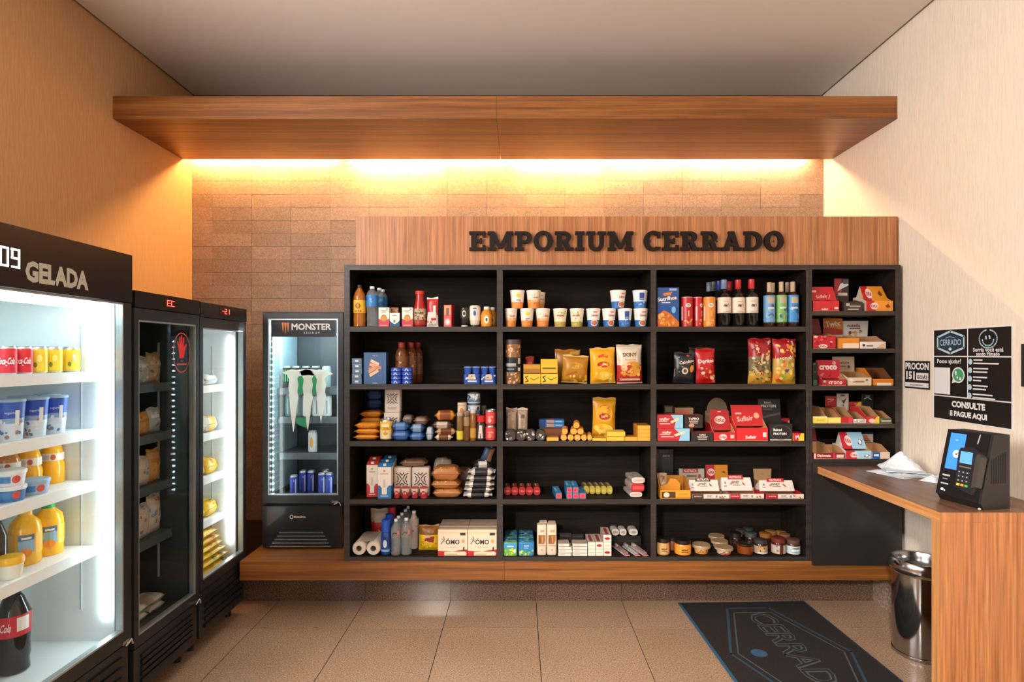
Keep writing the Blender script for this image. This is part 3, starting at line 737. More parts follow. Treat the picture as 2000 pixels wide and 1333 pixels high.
def roundbar(name, W, D, H, col, endc=None, fr=(), top=(), p=4.0, bands=None):
    """bar or roll lying with its end towards the viewer; bands along its depth (fraction, colour)"""
    o2 = ring(20, W/2, H/2, p)
    ys = [0]+[f*D for f, _ in (bands or [(1, col)])]; mm = [c for _, c in (bands or [(1, col)])]
    rings = [[(x*.94, 0, z*.94+H/2) for x, z in o2]]+[[(x, y+(.004 if i == 0 else 0), z+H/2) for x, z in o2] for i, y in enumerate(ys)]
    b = MB(); b.loft(rings, [endc or mm[0]]+mm, endm=endc or mm[0])
    if fr: deco(b, flat_face(W, H), fr)
    if top: deco(b, Face(W, D, lambda x, z, o: (x, z, H+o)), top)
    return b.build(name, None, 35)
def tray(name, W, D, hf, hb, out, inn=None, flap=None, fcol=None, fr=(), ffr=(), fy=1.0, lean=.35, ftop=1.0, sides=None, fside=None, arch=0.0, frontfull=False):
    """open counter-display carton: low front hf, sides rising to hb; its printed lid (width fraction ftop, height flap) stands at depth fraction fy, leaning back"""
    inn = inn or KRAFT; t = .0035; root = empty(name); b = MB(); so = sides or out
    b.box(-W/2, W/2, 0, D, 0, t, inn)
    b.box(-W/2, W/2, 0, t, t, hf, out, {'k': inn}); b.box(-W/2, W/2, D-t, D, t, hb, out, {'f': inn})
    for sg in (-1, 1):
        xo, xi = sg*W/2, sg*(W/2-t)
        k1, k2 = D*.06, D*.5
        prof = [(t, t), (D-t, t), (D-t, hb), (k2, hb), (k1, hf), (t, hf)]
        n = len(prof)
        b.face([(xo, y, z) for y, z in (prof if sg > 0 else prof[::-1])], so); b.face([(xi, y, z) for y, z in (prof[::-1] if sg > 0 else prof)], inn)
        for i in range(2, n): (y, z), (y2, z2) = prof[i], prof[(i+1) % n]; b.face([(xo, y, z), (xi, y, z), (xi, y2, z2), (xo, y2, z2)], inn)
    deco(b, flat_face(W, hf), fr); b.build('tray', root)
    if flap:
        z0 = hb-.004 if fy >= .95 else hf+.004; y0 = D*fy-t if fy >= .95 else D*fy; b = MB(); Wf = W*ftop
        P = lambda x, z, o: (x, y0+z*lean-o, z0+z)
        if arch:
            pts = [(-Wf/2, 0), (Wf/2, 0), (Wf/2, flap*(1-arch))]+[(Wf/2*.86*math.cos(PI*i/10), flap*(1-arch)+flap*arch*math.sin(PI*i/10)) for i in range(11)]+[(-Wf/2, flap*(1-arch))]
        else: pts = [(-W/2, 0), (W/2, 0), (Wf/2, flap), (-Wf/2, flap)]
        n = len(pts); fr_ = [P(x, z, 0) for x, z in pts]; bk = [(p[0], p[1]+.003, p[2]) for p in fr_]
        b.face(fr_, fcol or out); b.face(bk[::-1], inn)
        for i in range(n): j = (i+1) % n; b.face([fr_[i], bk[i], bk[j], fr_[j]], inn)
        if fside:
            for sg in (-1, 1): b.face([(sg*W/2, y0, z0), (sg*Wf/2, y0+flap*lean, z0+flap), (sg*(W/2+.002), min(D, y0+flap*lean+.03), z0)], fside)
        deco(b, Face(Wf, flap, P), ffr); b.build('lid', root)
    return root
# placing: px columns x0..x1 and top row yt of the front in the 2000 x 1333 frame, on shelf level z, dy behind the shelf edge
def size(x0, x1, yt, z, Y): s = F/Y; return ((x0+x1)/2-CX)/s, (x1-x0)/s, CZ-(yt-HY)/s-z
def pl_box(x0, x1, yt, z, dy): Y = YF+dy; X, W, H = size(x0, x1, yt, z, Y); return (X, Y, z), W, H
def pl_rnd(x0, x1, yt, z, dy):
    r = .03
    for _ in range(4):
        Y = YF+dy+r; X, W, H = size(x0, x1, yt, z, Y); r = W/2
    return (X, Y, z), r, H
def BX(name, label, cat, x0, x1, yt, z, dy, dep, col, fr=(), group=None, rz=0, **k):
    L, W, H = pl_box(x0, x1, yt, z, dy); return finish(carton(name, W, dep, H, col, fr, **k), label, cat, L, rz, group)
def CAN(name, label, cat, x0, x1, yt, z, dy, col, fr=(), group=None, rz=0, **k):
    L, r, H = pl_rnd(x0, x1, yt, z, dy); return finish(can(name, r, H, col, fr, **k), label, cat, L, rz, group)
def PO(name, label, cat, x0, x1, yt, z, dy, T, col, fr=(), group=None, rz=0, **k):
    L, W, H = pl_box(x0, x1, yt, z, dy); return finish(pouch(name, W, H, T, col, fr, **k), label, cat, L, rz, group)
def FB(name, label, cat, x0, x1, yt, z, dy, D, col, group=None, rz=0, **k):
    L, W, H = pl_box(x0, x1, yt, z, dy); o = flatbag(name, W, D, H, col, **k); o['top'] = z+H; return finish(o, label, cat, L, rz, group)
def RB(name, label, cat, x0, x1, yt, z, dy, D, col, group=None, rz=0, **k):
    L, W, H = pl_box(x0, x1, yt, z, dy); o = roundbar(name, W, D, H, col, **k); o['top'] = z+H; return finish(o, label, cat, L, rz, group)
def TR(name, label, cat, x0, x1, yt, z, dy, D, hb, out, ftop_y=None, group=None, rz=0, **k):
    """yt: top of the low front wall; hb: height of the back as a multiple of the front; ftop_y: row of the lid's top edge"""
    L, W, H = pl_box(x0, x1, yt, z, dy); HB_ = H*hb
    if ftop_y is not None:
        fy = k.get('fy', 1.0); Y = YF+dy+D*fy; k['flap'] = CZ-(ftop_y-HY)*Y/F-z-(HB_ if fy >= .95 else H)
    return finish(tray(name, W, D, H, HB_, out, **k), label, cat, L, rz, group)
def BT(name, label, cat, x0, x1, yt, z, dy, shape, body, group=None, rz=0, cap=None, label_=None, fill=None, **k):
    """shape, cap, label in fractions: radius of the half width, height of the whole"""
    L, r, H = pl_rnd(x0, x1, yt, z, dy); fr = lambda p: [(a*r, c*H) for a, c in p]
    q = lambda p: p and (p[0]*r, p[1]*H, p[2]*H)
    return finish(bottle(name, fr(shape), body, q(cap), label=q(label_), fill=fill and (fr(fill[0]), fill[1]), **k), label, cat, L, rz, group)
# ------------------------------------------------------------------ goods: first bay
z = ROW[1]
PETS = [(.86, 0), (.98, .02), (.94, .08), (1, .14), (.95, .3), (.97, .36), (.97, .62), (1, .66), (.96, .72), (.8, .8), (.5, .88), (.32, .92), (.32, .965)]
BT('oil_bottle', 'tall amber oil bottle with yellow label, first bottle on the top shelf', 'bottle', 690, 714.5, 557, z, .02, PETS, M('a8641c', .12), cap=(.36, .93, 1), capm='2a2320', label_=(.99, .33, .63), labm='f0b92a',
   deco_=[('e', .5, .55, .08, .3, 'c98a14'), ('t', 'SOYA', .5, .14, .16, '3a2a12', .4), ('t', 'O', .5, .55, .4, '5a3a12')])
WATER = [(.84, 0), (.96, .02), (.9, .1), (.96, .2), (.9, .3), (.96, .4), (.98, .55), (.98, .8), (.7, .88), (.4, .92), (.4, .95)]
for i, (x0, x1, y, dy, lb) in enumerate(((716, 738, 560, .02, 'clear water bottle with broad blue label beside the amber oil bottle'), (731, 751, 563, .10, 'water bottle with blue label standing behind, its cap just to the right'), (738, 757, 566, .18, 'hindmost of the three blue-labelled water bottles'))):
    BT('water_bottle', lb, 'bottle', x0, x1, y, z, dy, WATER, PET, cap=(.42, .94, 1), capm='e8ecf0', label_=(1, .5, .78), labm='2f7fc8', deco_=[('s', .2, .2, .8, .9, 6, .12, ['79b6e6', '1d5a9c'])], group='blue label water bottles')
SEAS = lambda c, c2: [('r', 0, 0, 1, .2, c), ('p', [(0, .2), (1, .2), (1, .42), (.5, .3), (0, .42)], c), ('e', .5, .44, .3, .19, 'b5702c'), ('e', .5, .44, .24, .14, 'c98a3c'), ('t', 'tempero', .5, .76, .06, '6a5a50', .6), ('r', .2, .84, .8, .87, 'a89a90'), ('r', .72, .9, .92, .94, '2a2a2a'), ('r', .15, .05, .85, .09, c2)]
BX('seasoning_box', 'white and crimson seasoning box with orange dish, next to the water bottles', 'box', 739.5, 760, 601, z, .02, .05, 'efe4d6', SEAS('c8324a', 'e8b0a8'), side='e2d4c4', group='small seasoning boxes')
BX('seasoning_box', 'small white and dark blue seasoning box, lowest on the top shelf', 'box', 761, 780.5, 611.5, z, .02, .045, 'f0e8dc', [('p', [(0, 0), (1, 0), (1, .45), (.75, .28), (.25, .28), (0, .45)], '1d4a78'), ('e', .5, .4, .22, .22, 'd8ded8'), ('e', .48, .4, .1, .1, '6a7a5a'), ('t', 'molho', .5, .82, .09, '5a6a78', .6)], side='24486a', group='small seasoning boxes')
BX('seasoning_box', 'brown seasoning box peeping out behind the small dark blue one', 'box', 764, 778, 601, z, .08, .05, '8a5a34', [('r', .15, .5, .85, .9, 'b98a54')], group='small seasoning boxes')
BX('seasoning_box', 'white and crimson seasoning box beside the red-necked bottle', 'box', 785, 806, 601, z, .02, .05, 'efe4d6', SEAS('c8324a', 'e8b0a8'), side='e2d4c4', group='small seasoning boxes')
BT('sauce_bottle', 'tomato sauce bottle with tall red neck sleeve and patterned label', 'bottle', 808, 832.5, 569, z, .02, [(.9, 0), (.98, .02), (.98, .5), (.86, .6), (.66, .76), (.62, .93)], M('a8201c', .2), cap=(.74, .9, 1), capm='c8281e', label_=(1, .06, .5), labm='b8a084', deco_=[('r', 0, .0, 1, .3, '9a2c22'), ('s', .1, .25, .9, .9, 16, .1, ['7a5a3a', 'd8c8a4', '8a2a20', '6a6a3a']), ('t', 'tomate', .5, .74, .14, '4a2a1c', .4)])
PO('sauce_pouch', 'red spouted sauce pouch leaning against the red-necked bottle', 'pouch', 832, 855, 581, z, .03, .035, 'b41c1e', [('r', .08, .12, .9, .5, 'd8ccc0'), ('s', .1, .1, .9, .3, 8, .05, ['b8281e', '8a1c18', 'e0d0c0']), ('r', .62, .5, .84, .72, 'e8dccc')], edge='e0d8d0', cols=[(.4, 'cfc0b2'), (1, 'b41c1e')], rz=-.15)
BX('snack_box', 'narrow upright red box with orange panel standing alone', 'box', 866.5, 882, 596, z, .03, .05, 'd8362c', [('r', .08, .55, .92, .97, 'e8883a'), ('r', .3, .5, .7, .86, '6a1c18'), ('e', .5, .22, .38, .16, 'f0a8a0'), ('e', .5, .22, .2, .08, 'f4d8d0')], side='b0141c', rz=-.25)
SQZ = [(.72, 0), (.74, .1), (.86, .14), (.98, .5), (1, .86), (.9, .97), (.6, 1)]
BT('squeeze_bottle', 'black inverted sauce squeeze bottle with round label', 'bottle', 899, 915.5, 601, z, .03, SQZ, M('231d1b', .25), cap=(.76, 0, .1), capm='d8d4cc', label_=(.99, .45, .9), labm='2a2422', deco_=[('e', .5, .5, .14, .38, 'cfc8b8'), ('e', .5, .5, .09, .22, '3a322c')])
BT('squeeze_bottle', 'cream mayonnaise squeeze bottle standing on its dark cap', 'bottle', 917, 938.5, 597, z, .03, SQZ, M('e4d8c4', .3), cap=(.76, 0, .1), capm='2a2420', label_=(.985, .3, .92), labm='e8dccb', deco_=[('e', .5, .5, .16, .36, 'cad2de'), ('e', .5, .52, .08, .2, '4a5a84'), ('r', .4, .84, .6, .92, '3a4a74')])
HON = [(.9, 0), (1, .03), (1, .6), (.86, .74), (.52, .84), (.5, .88)]
for x0, x1, y, dy, lb in ((939.5, 962, 599.5, .02, 'orange honey bottle with white cap and pale label, front one'), (954, 971, 601, .085, 'orange bottle with white cap, half hidden behind the front honey bottle')):
    BT('honey_bottle', lb, 'bottle', x0, x1, y, z, dy, HON, M('d8861c', .15), cap=(.52, .85, 1), capm='ece4d6', label_=(1.005, .12, .58), labm='d8902a', deco_=[('e', .5, .5, .13, .42, 'efe2c4'), ('e', .5, .5, .05, .2, '4a4034')], group='honey bottles')
z = ROW[2]
h = (fz(700)-fz(750.6))/5*1.0
for k in range(5):
    lb = ['lowest', 'second from bottom', 'middle', 'second from top', 'topmost'][k]+' of the five small slate blue boxes stacked at the shelf side'
    L, W, H = pl_box(686.5, 707-(.5 if k % 2 else 0), 740.3, z, .02)
    finish(carton('small_box', W-.004, .08, h-.0006, '56708c', [('r', .04, .1, .96, .9, '5f7c9a'), ('r', .32, .3, .68, .66, 'd8e0e4'), ('r', .12, .72, .88, .8, '8aa2b8')], side='3a5068'), lb, 'box', (L[0]+(.002 if k in (2, 3) else 0), L[1], z+k*h), 0, 'slate blue boxes')
wf = lambda x, y, a, l: [(x-l*math.cos(a)-.055*math.sin(a)*.9, y-l*math.sin(a)*.8+.05*math.cos(a)), (x-l*math.cos(a)+.055*math.sin(a), y-l*math.sin(a)*.8-.05*math.cos(a)), (x+l*math.cos(a)+.055*math.sin(a), y+l*math.sin(a)*.8-.05*math.cos(a)), (x+l*math.cos(a)-.055*math.sin(a), y+l*math.sin(a)*.8+.05*math.cos(a))]
BX('wafer_box', 'big blue box with a picture of wafer rolls', 'box', 710.5, 754, 689, z, .02, .07, '3f6391', [('t', 'wafer roll', .5, .9, .03, 'c8d4e0', .6), ('p', wf(.5, .68, -.42, .2), 'e8c8a4'), ('p', wf(.45, .58, -.3, .2), 'd8a880'), ('p', wf(.5, .5, .12, .28), 'c88a64'), ('p', wf(.36, .44, .5, .16), 'd8a078'), ('p', wf(.46, .35, .5, .22), 'e8c098'), ('r', .4, .02, .6, .04, 'a8b8cc')], side='24466e')
BT3 = [(.9, 0), (1, .03), (.98, .3), (1, .5), (.98, .7), (.8, .8), (.5, .86), (.44, .9)]
for i, (x0, x1, dy, lb) in enumerate(((772, 797, .092, 'first'), (790, 815, .168, 'middle'), (806, 826, .252, 'last'))):
    BT('sauce_jar', lb+' of the three big brown bottles with red caps behind the blue tins', 'bottle', x0, x1, 669, z, dy, BT3, M('6a3c1e', .12), cap=(.56, .87, 1), capm='8a1c1a', label_=(1.005, .2, .66), labm='7a4a28', deco_=[('s', .2, .05, .8, .95, 14, .07, ['b07a4a', '3a2214', 'c89a6a', '5a3018'])], group='brown bottles with red caps')
h = fz(718.5)-fz(751); h /= 4
for c, (x0, x1) in enumerate(((764, 784.5), (785.5, 806))):
    for k in range(4):
        L, r, H = pl_rnd(x0, x1, 743, z, .015)
        t = can('blue_tin', r, h-.0006, '2450c0', [('p', [(.36, .12), (.44, .12), (.5, .7), (.56, .12), (.64, .12), (.54, .88), (.46, .88)], 'c8d8f4'), ('r', .2, .3, .32, .42, '9ab4ec'), ('r', .68, .3, .8, .42, '9ab4ec')], top='3a64cc')
        finish(t, ['bottom', 'second', 'third', 'top'][k]+' tin of the '+['first', 'second'][c]+' column of round blue tins', 'tin', (L[0], L[1], z+k*h), 0, 'round blue tins')
for c, (x0, x1) in enumerate(((905, 938), (939, 972.0-2.5))):
    t = empty('cup_pack'); L, W, H = pl_box(x0, x1, 714, z, .03)
    b = MB(); H1 = H*.52
    ro = ring(20, W/2, .045, 6); b.loft([[(x, y+.045, 0) for x, y in ro], [(x, y+.045, H1) for x, y in ro]], M('1c4aa4', .3))
    deco(b, flat_face(W, H1, -.0003), [('r', .25, .2, .78, .36, 'dce4f0'), ('p', [(.25, .45), (.75, .45), (.68, 1), (.32, 1)], 'cdbb9a'), ('s', .06, .5, .94, .95, 10, .1, ['e8eef4', '14387c', '0f2c66'])]); b.build('sleeve', t)
    for gx in (-.25, .25):
        for gy in (.023, .067):
            q = MB(); q.lathe([(W*.19, 0), (W*.235, H*.36), (W*.25, H*.37), (W*.25, H*.39)], [M('2450a8', .3), M('d8e4ee', .3), M('d8e4ee', .3)], 16); o = q.build('cup', t, 40); o.location = (gx*W, gy, H*.52+.0005)
            if gy < .05: q = MB(); q.lathe([(W*.24, 0), (W*.2, H*.02), (.001, H*.045)], M('3a66b4', .3), 16); p = q.build('cup_lid', t, 40); p.location = (gx*W, gy, H*.52+.0005+H*.39)
    finish(t, ('first' if c == 0 else 'second')+' of two blue shrink packs of small cups '+('nearer the big brown bottles' if c == 0 else 'against the shelf divider'), 'cup pack', L, 0, 'blue cup packs')
z = ROW[3]
OB = 'e8952a'
def stack(n, name, lab, cat, x0, x1, y0, yb, z, dy, D, col, grp, jig=2, **k):
    """n bags piled from row yb up to row y0"""
    zz = z
    names = ['lowest', 'second', 'third', 'fourth', 'fifth', 'sixth']
    Y = YF+dy; top = CZ-(y0-HY)*Y/F; h = (top-z)/n
    for i in range(n):
        j = R.uniform(-jig, jig); X, W, H = size(x0+j, x1+j, 0, 0, Y)
        o = flatbag(name, W, D, h*1.0, col, **k)
        lb = ('topmost' if i == n-1 else names[i])+' '+lab
        finish(o, lb, cat, (X, Y+R.uniform(0, .008), zz), R.uniform(-.05, .05), grp); zz += h+.0004
    return zz
zo = stack(3, 'noodle_bag', 'bag of the front stack of orange noodle packs', 'bag', 688.5, 738, 827, 860, z, .03, .13, OB, 'orange noodle packs', sq=3, top=[('s', .1, .1, .9, .5, 8, .05, ['f4b44a', 'd87a18'])])
stack(4, 'noodle_bag', 'bag of the rear stack of orange noodle packs', 'bag', 701, 746, 804, 860, z, .175, .13, 'd98a2c', 'orange noodle packs', 1)
stack(4, 'coffee_bag', 'dark blue bag of the pile behind the orange packs', 'bag', 708, 749, 763, 808, z+.21, .21, .12, '1d356a', 'dark blue bags', band='3a5590') if 0 else None
for k in range(5):
    Y = YF+.31; X, W, H = size(713, 748, 0, 0, Y); hh = (CZ-(764-HY)*Y/F-z)/5
    finish(carton('coffee_brick', W, .05, hh-.001, '1b3264', [('r', .08, .2, .6, .6, '2e4c8c'), ('r', .5, .5, .66, .75, 'c8ccc0'), ('e', .78, .5, .08, .2, '8a6a4a')]) if 0 else flatbag('coffee_bag', W, .045, hh, '1b3264', band='35548f'), ['lowest', 'second', 'third', 'fourth', 'topmost'][k]+' dark blue bag of the pile at the shelf back', 'bag', (X, Y, z+k*hh+.0004*k), 0, 'dark blue bags')
XPAT = lambda c='3a2c26': [q for sx in (-1, 1) for q in (('l', [(.5+sx*.04, .62), (.5+sx*.16, .74), (.5+sx*.34, .80)], .03, c), ('l', [(.5+sx*.04, .58), (.5+sx*.16, .46), (.5+sx*.34, .40)], .03, c), ('l', [(.5+sx*.28, .70), (.5+sx*.2, .6), (.5+sx*.28, .5)], .03, c))]+[('l', [(.38, .82), (.5, .74), (.62, .82)], .028, c), ('l', [(.38, .38), (.5, .46), (.62, .38)], .028, c)]
def sack(lab, x0, x1, yt, z, dy, dep=.07, up=0):
    L, W, H = pl_box(x0, x1, yt, z, dy); ro = ring(20, W/2, dep/2, 7)
    b = MB(); b.loft([[(x*s, y*s+dep/2, H*f) for x, y in ro] for f, s in ((0, .97), (.03, 1), (.95, 1), (1, .95))], M('ddd2c4', .6))
    deco(b, flat_face(W, H, -.0004), XPAT()+[('r', .2, .2, .8, .22, 'b8a898'), ('r', .26, .15, .74, .17, 'b8a898')])
    return finish(b.build('flour_bag', None, 40), lab, 'bag', L, 0, 'white paper bags')
h3 = CZ-(806-HY)*(YF+.12)/F-z
sack('white paper bag with dark cross pattern, lower one behind the yellow tin', 749, 781, 806.5, z, .12)
sack('white paper bag with dark cross pattern, upper one touching the shelf above', 750.5, 781.5, 761.5, z+h3+.001, .12)
CAN('milk_tin', 'yellow milk powder tin with silver lid beside the orange packs', 'tin', 742.5, 767.5, 819, z, .03, 'e8c43a', [('r', .2, .02, .8, .5, 'f0e4b8'), ('e', .52, .5, .16, .3, 'd8a01c'), ('r', .3, .7, .7, .85, 'f4ecc8')])
pile = [  # x0, x1, top, bottom row, dy, depth, colour, band, label
 (763, 800, 843, 862, .015, .10, '24508f', '3d6cae', 'blue biscuit bag at the front of the mixed pile, next to the yellow tin'),
 (797, 829, 847, 862, .015, .10, '1f4a8a', '4a78b4', 'second blue biscuit bag along the front of the mixed pile'),
 (764, 799, 826, 842.5, .035, .09, '2a5694', '5e8cc4', 'blue biscuit bag with pale lettering lying on the front blue bag'),
 (799, 829, 829.5, 846.5, .035, .09, '2a4f86', '8aa4c0', 'blue biscuit bag with white strip lying on the second blue bag'),
 (785, 805, 812, 829, .10, .09, '7a6a5a', None, 'clear wrapped brown bag on the back of the pile'),
 (806, 836, 815, 832, .105, .09, '6a4a34', '8a6a54', 'brown wafer bag lying behind the blue biscuit bags'),
 (831, 846, 836, 862, .02, .08, '6a86a4', 'b8c4cc', 'grey blue crinkled bag between the blue bags and cream packs'),
 (848, 884, 850, 862, .015, .09, 'e4d2b8', '7a4a2c', 'cream and brown biscuit pack, lowest by the tall jars'),
 (850, 892, 838, 851, .03, .09, 'c89c72', '6a3c22', 'tan biscuit pack on the cream one'),
 (842, 884, 824, 839, .06, .10, '5a4638', 'c8b8a4', 'brown pack with white end tilted on the tan pack'),
 (849, 890, 803, 822.5, .07, .10, 'd98e2c', '8a4a1c', 'orange snack bag crowning the mixed pile')]
for x0, x1, yt, yb, dy, D, c, bd, lb in pile:
    Y = YF+dy; X, W, H = size(x0, x1, yt, CZ-(yb-HY)*Y/F, Y); zz = max(z, CZ-(yb-HY)*Y/F)
    finish(flatbag('biscuit_bag', W, D, H, c, band=bd, top=[('s', .2, .2, .8, .7, 5, .08, [c, bd or '9a8a7a'])]), lb, 'bag', (X, Y, zz), R.uniform(-.12, .12), 'mixed biscuit pile')
BT('snack_tube', 'tall slim tube with cream and orange wrap above a yellow band', 'tube', 894, 911, 786, z, .062, [(.96, 0), (1, .01), (1, .99), (.9, 1)], M('b8925c', .3), label_=(1.01, .62, .99), labm='e0d4c0', deco_=[('e', .5, .35, .16, .3, 'd8843a'), ('r', .2, .75, .8, .9, 'c8b8a0')])
BT('spice_jar', 'amber glass spice jar in front of the tall tube, yellow label', 'jar', 892, 905, 806, z, .012, [(.95, 0), (1, .02), (1, .85), (.8, .9)], M('7a5a2a', .12), cap=(.9, .88, 1), capm='b8b0a4', label_=(1.02, .05, .35), labm='d8c83a')
BT('spice_jar', 'brown glass spice jar, middle of the slim jars', 'jar', 905.5, 917.5, 803, z, .012, [(.95, 0), (1, .02), (1, .85), (.8, .9)], M('6a4524', .12), cap=(.9, .88, 1), capm='8a7a6a', label_=(1.02, .5, .8), labm='a08058')
BT('spice_jar', 'amber glass jar with silver lid beneath the tin column', 'jar', 918, 930, 800, z, .012, [(.95, 0), (1, .02), (1, .85), (.8, .9)], M('8a5a22', .12), cap=(.9, .88, 1), capm='d0ccc4', label_=(1.02, .1, .4), labm='c0923a')
zz = z
for k in range(4):
    L, r, H = pl_rnd(913, 938, 766, z, .06); hh = H/4
    finish(can('fish_tin', r, hh-.001, 'c8d4dc', [('r', .1, .1, .9, .5, '5a7a9a'), ('s', .1, .1, .9, .9, 8, .3, ['2a4a6a', 'e8eef0', '8aa4b8'])], top='b0b8bc'), ['lowest', 'second', 'third', 'topmost'][k]+' tin of the pale blue column behind the slim jars', 'tin', (L[0], L[1], z+k*hh), 0, 'pale blue tins')
BT('dark_jar', 'black jar with pale lid behind the red and black can', 'jar', 937, 952, 792, z, .13, [(.95, 0), (1, .02), (1, .8), (.8, .86)], M('3a2c28', .2), cap=(.9, .84, 1), capm='6a5a52')
BT('seasoning_jar', 'black and white jar with bright red cap by the red cans', 'jar', 930.5, 947.5, 812, z, .02, [(.94, 0), (1, .02), (1, .7), (.86, .76)], M('2a2422', .25), cap=(1, .74, 1), capm='c81c1c', label_=(1.02, .06, .66), labm='3a302c', deco_=[('l', [(.4, .1), (.46, .9)], .12, 'e0d8d0'), ('l', [(.6, .1), (.54, .9)], .12, 'e0d8d0'), ('r', .4, .4, .6, .52, 'e0d8d0')])
L, r, H = pl_rnd(948, 969.5, 800, z, .01)
for k in range(2): finish(can('red_can', r, H/2-.0008, 'c8343a', [('r', .2, .1, .8, .9, 'd84a48'), ('t', 'caldo', .5, .6, .16, 'f0c8c0', .4), ('e', .44, .3, .1, .2, 'e08a5a' if k == 0 else 'e8b0a8')]), ('lower' if k == 0 else 'upper')+' of two red cans stacked against the divider', 'can', (L[0], L[1], z+k*H/2), 0, 'stacked red cans')
z = ROW[4]
def milk(lab, x0, x1, yt, dy, c, capc, grp='milk cartons'):
    L, W, H = pl_box(x0, x1, yt, z, dy); t = empty('milk_carton'); D = .062; b = MB()
    b.box(-W/2, W/2, 0, D, 0, H, 'efe6dc', {'t': c}); deco(b, flat_face(W, H), [('r', 0, 0, 1, .14, c), ('p', [(0, .14), (.3, .14), (.3, .34), (.15, .42), (0, .42)], c), ('p', [(1, .14), (.7, .14), (.7, .34), (.85, .42), (1, .42)], c), ('e', .5, .88, .1, .03, 'd88a4a'), ('r', .2, .78, .8, .80, '9a8a84'), ('r', .42, .36, .58, .62, 'cfc6bc'), ('r', .2, .08, .8, .1, 'f0e8e0')])
    for sg in (-1, 1): b.box(min(sg*W/2, sg*(W/2+.0005)), max(sg*W/2, sg*(W/2+.0005)), .001, D-.001, 0.001, H*.4, c)
    b.build('carton', t)
    b = MB(); b.hexa([(-W/2, 0, H), (W/2, 0, H), (W/2, D, H), (-W/2, D, H), (-W/2, D*.5, H+.02), (W/2, D*.5, H+.02), (W/2, D, H+.02), (-W/2, D, H+.02)], c); b.build('gable', t)
    b = MB(); b.lathe([(.011, 0), (.011, .012), (.009, .014)], 'e8e4dc', 14, c=(0, .014, H+.006)); b.build('cap', t, 40)
    return finish(t, lab, 'carton', L, 0, grp)
milk('white and red milk carton, front one of its row', 716, 737.5, 909, .055, 'c83428', 'e8e0d8'); milk('white and red milk carton standing behind the front red one', 720, 741, 900, .13, 'c83428', 'e8e0d8')
milk('white and blue milk carton, front one of its row', 738, 763.5, 913, .012, '2a78b4', 'e8e0d8'); milk('white and blue milk carton right behind the front blue one', 744, 767, 905, .085, '2468a8', 'e8e0d8'); milk('white and blue milk carton, hindmost of the three', 750, 771, 898, .16, '2468a8', 'e8e0d8')
sack('white paper bag with cross pattern behind the first pair of red cups', 768.5, 802, 914, z, .085); sack('white paper bag with cross pattern behind the second pair of red cups', 804, 838.5, 914, z, .085)
for i, (x0, x1, dy) in enumerate(((768.5, 783, .02), (783.5, 800.5, .012), (802.5, 818.5, .02), (819.5, 837, .012))):
    L, r, H = pl_rnd(x0, x1, 952, z, dy); t = cup('pudding_cup', r, H, [(.5, 'b83038'), (.62, 'd86a68'), (1, 'd8c8bc')], [('t', 'pe', .5, .45, .3, 'f0dcd4', .2), ('e', .5, .45, .17, .3, 'a8242c'), ('t', 'pe', .5, .45, .28, 'f0dcd4', .2)], lid='c02c36')
    finish(t, ['first', 'second', 'third', 'fourth'][i]+' small red-lidded cup in front of the white paper bags', 'cup', L, 0, 'red-lidded cups')
for x0, x1, yt, yb, dy, c, lb in ((783, 836, 897, 914, .15, '8a6a54', 'brown mottled bean bag lying on the white paper bags'), (840, 886, 898, 915, .16, 'a8988a', 'grey white grain bag lying behind the pasta bags')):
    Y = YF+dy; zz = CZ-(914-HY)*(YF+.085)/F if x0 < 800 else z
    X, W, H = size(x0, x1, yt, zz, Y); finish(flatbag('bean_bag', W, .13, H, c, top=[('s', .05, .05, .95, .9, 14, .06, ['6a4a34', 'b89a84', 'd8c8b8', 'a84a34'])]), lb, 'bag', (X, Y-.05 if x0 < 800 else YF+.185, zz+.001), .05, 'grain bags')
GR = ['7a4a1c', 'c8863a', 'e8b468', '9a5a24', 'd89a4a']
zz = z
for k, (x0, x1, yb, yt) in enumerate(((844, 901, 975, 958), (841, 898, 958, 942), (842, 898, 942, 915))):
    Y = YF+.03; X, W, H = size(x0, x1, yt, CZ-(yb-HY)*Y/F, Y)
    o = flatbag('pasta_bag', W, .14, H, 'b4743a', crimp=.06, sq=5, top=[('s', .06, .0, .94, .5, 60, .035, GR)]); finish(o, ['lowest', 'middle', 'topmost'][k]+' of the three clear bags of golden grain', 'bag', (X, Y, zz), 0, 'golden grain bags'); zz += H+.0005
FB('bean_bag', 'dark brown bean bag on the shelf behind the black and white packs', 'bag', 890, 925, 915, z, .2, .12, '5a3c30', 'grain bags', top=[('s', .05, .05, .95, .9, 10, .08, ['6a4a34', '8a6a54'])])
zz = z; ys = [977, 966, 957, 946, 934, 921]
for k in range(5):
    Y = YF+.02; x0 = [905, 906, 908, 910, 913][k]; X, W, H = size(x0, x0+[60, 62, 61, 59, 57][k], ys[k+1], CZ-(ys[k]-HY)*Y/F, Y); W -= .012; X -= .006
    finish(flatbag('sugar_bag', W, .13, H, 'e4dcd4', band='2c2a2c', crimp=.16, sq=4), ['lowest', 'second', 'third', 'fourth', 'topmost'][k]+' black and white bag of the pile against the divider', 'bag', (X, Y+.004*(k % 2), zz), R.uniform(-.06, .06), 'black and white bags'); zz += H+.0005
X, W, H = size(926, 960, 905, 0, YF+.05); finish(flatbag('sugar_bag', W, .1, .045, '2c2c30', band='d8d4d0', crimp=.12), 'small black bag with white mark lying on the topmost black and white bag', 'bag', (X, YF+.05, zz), .2)
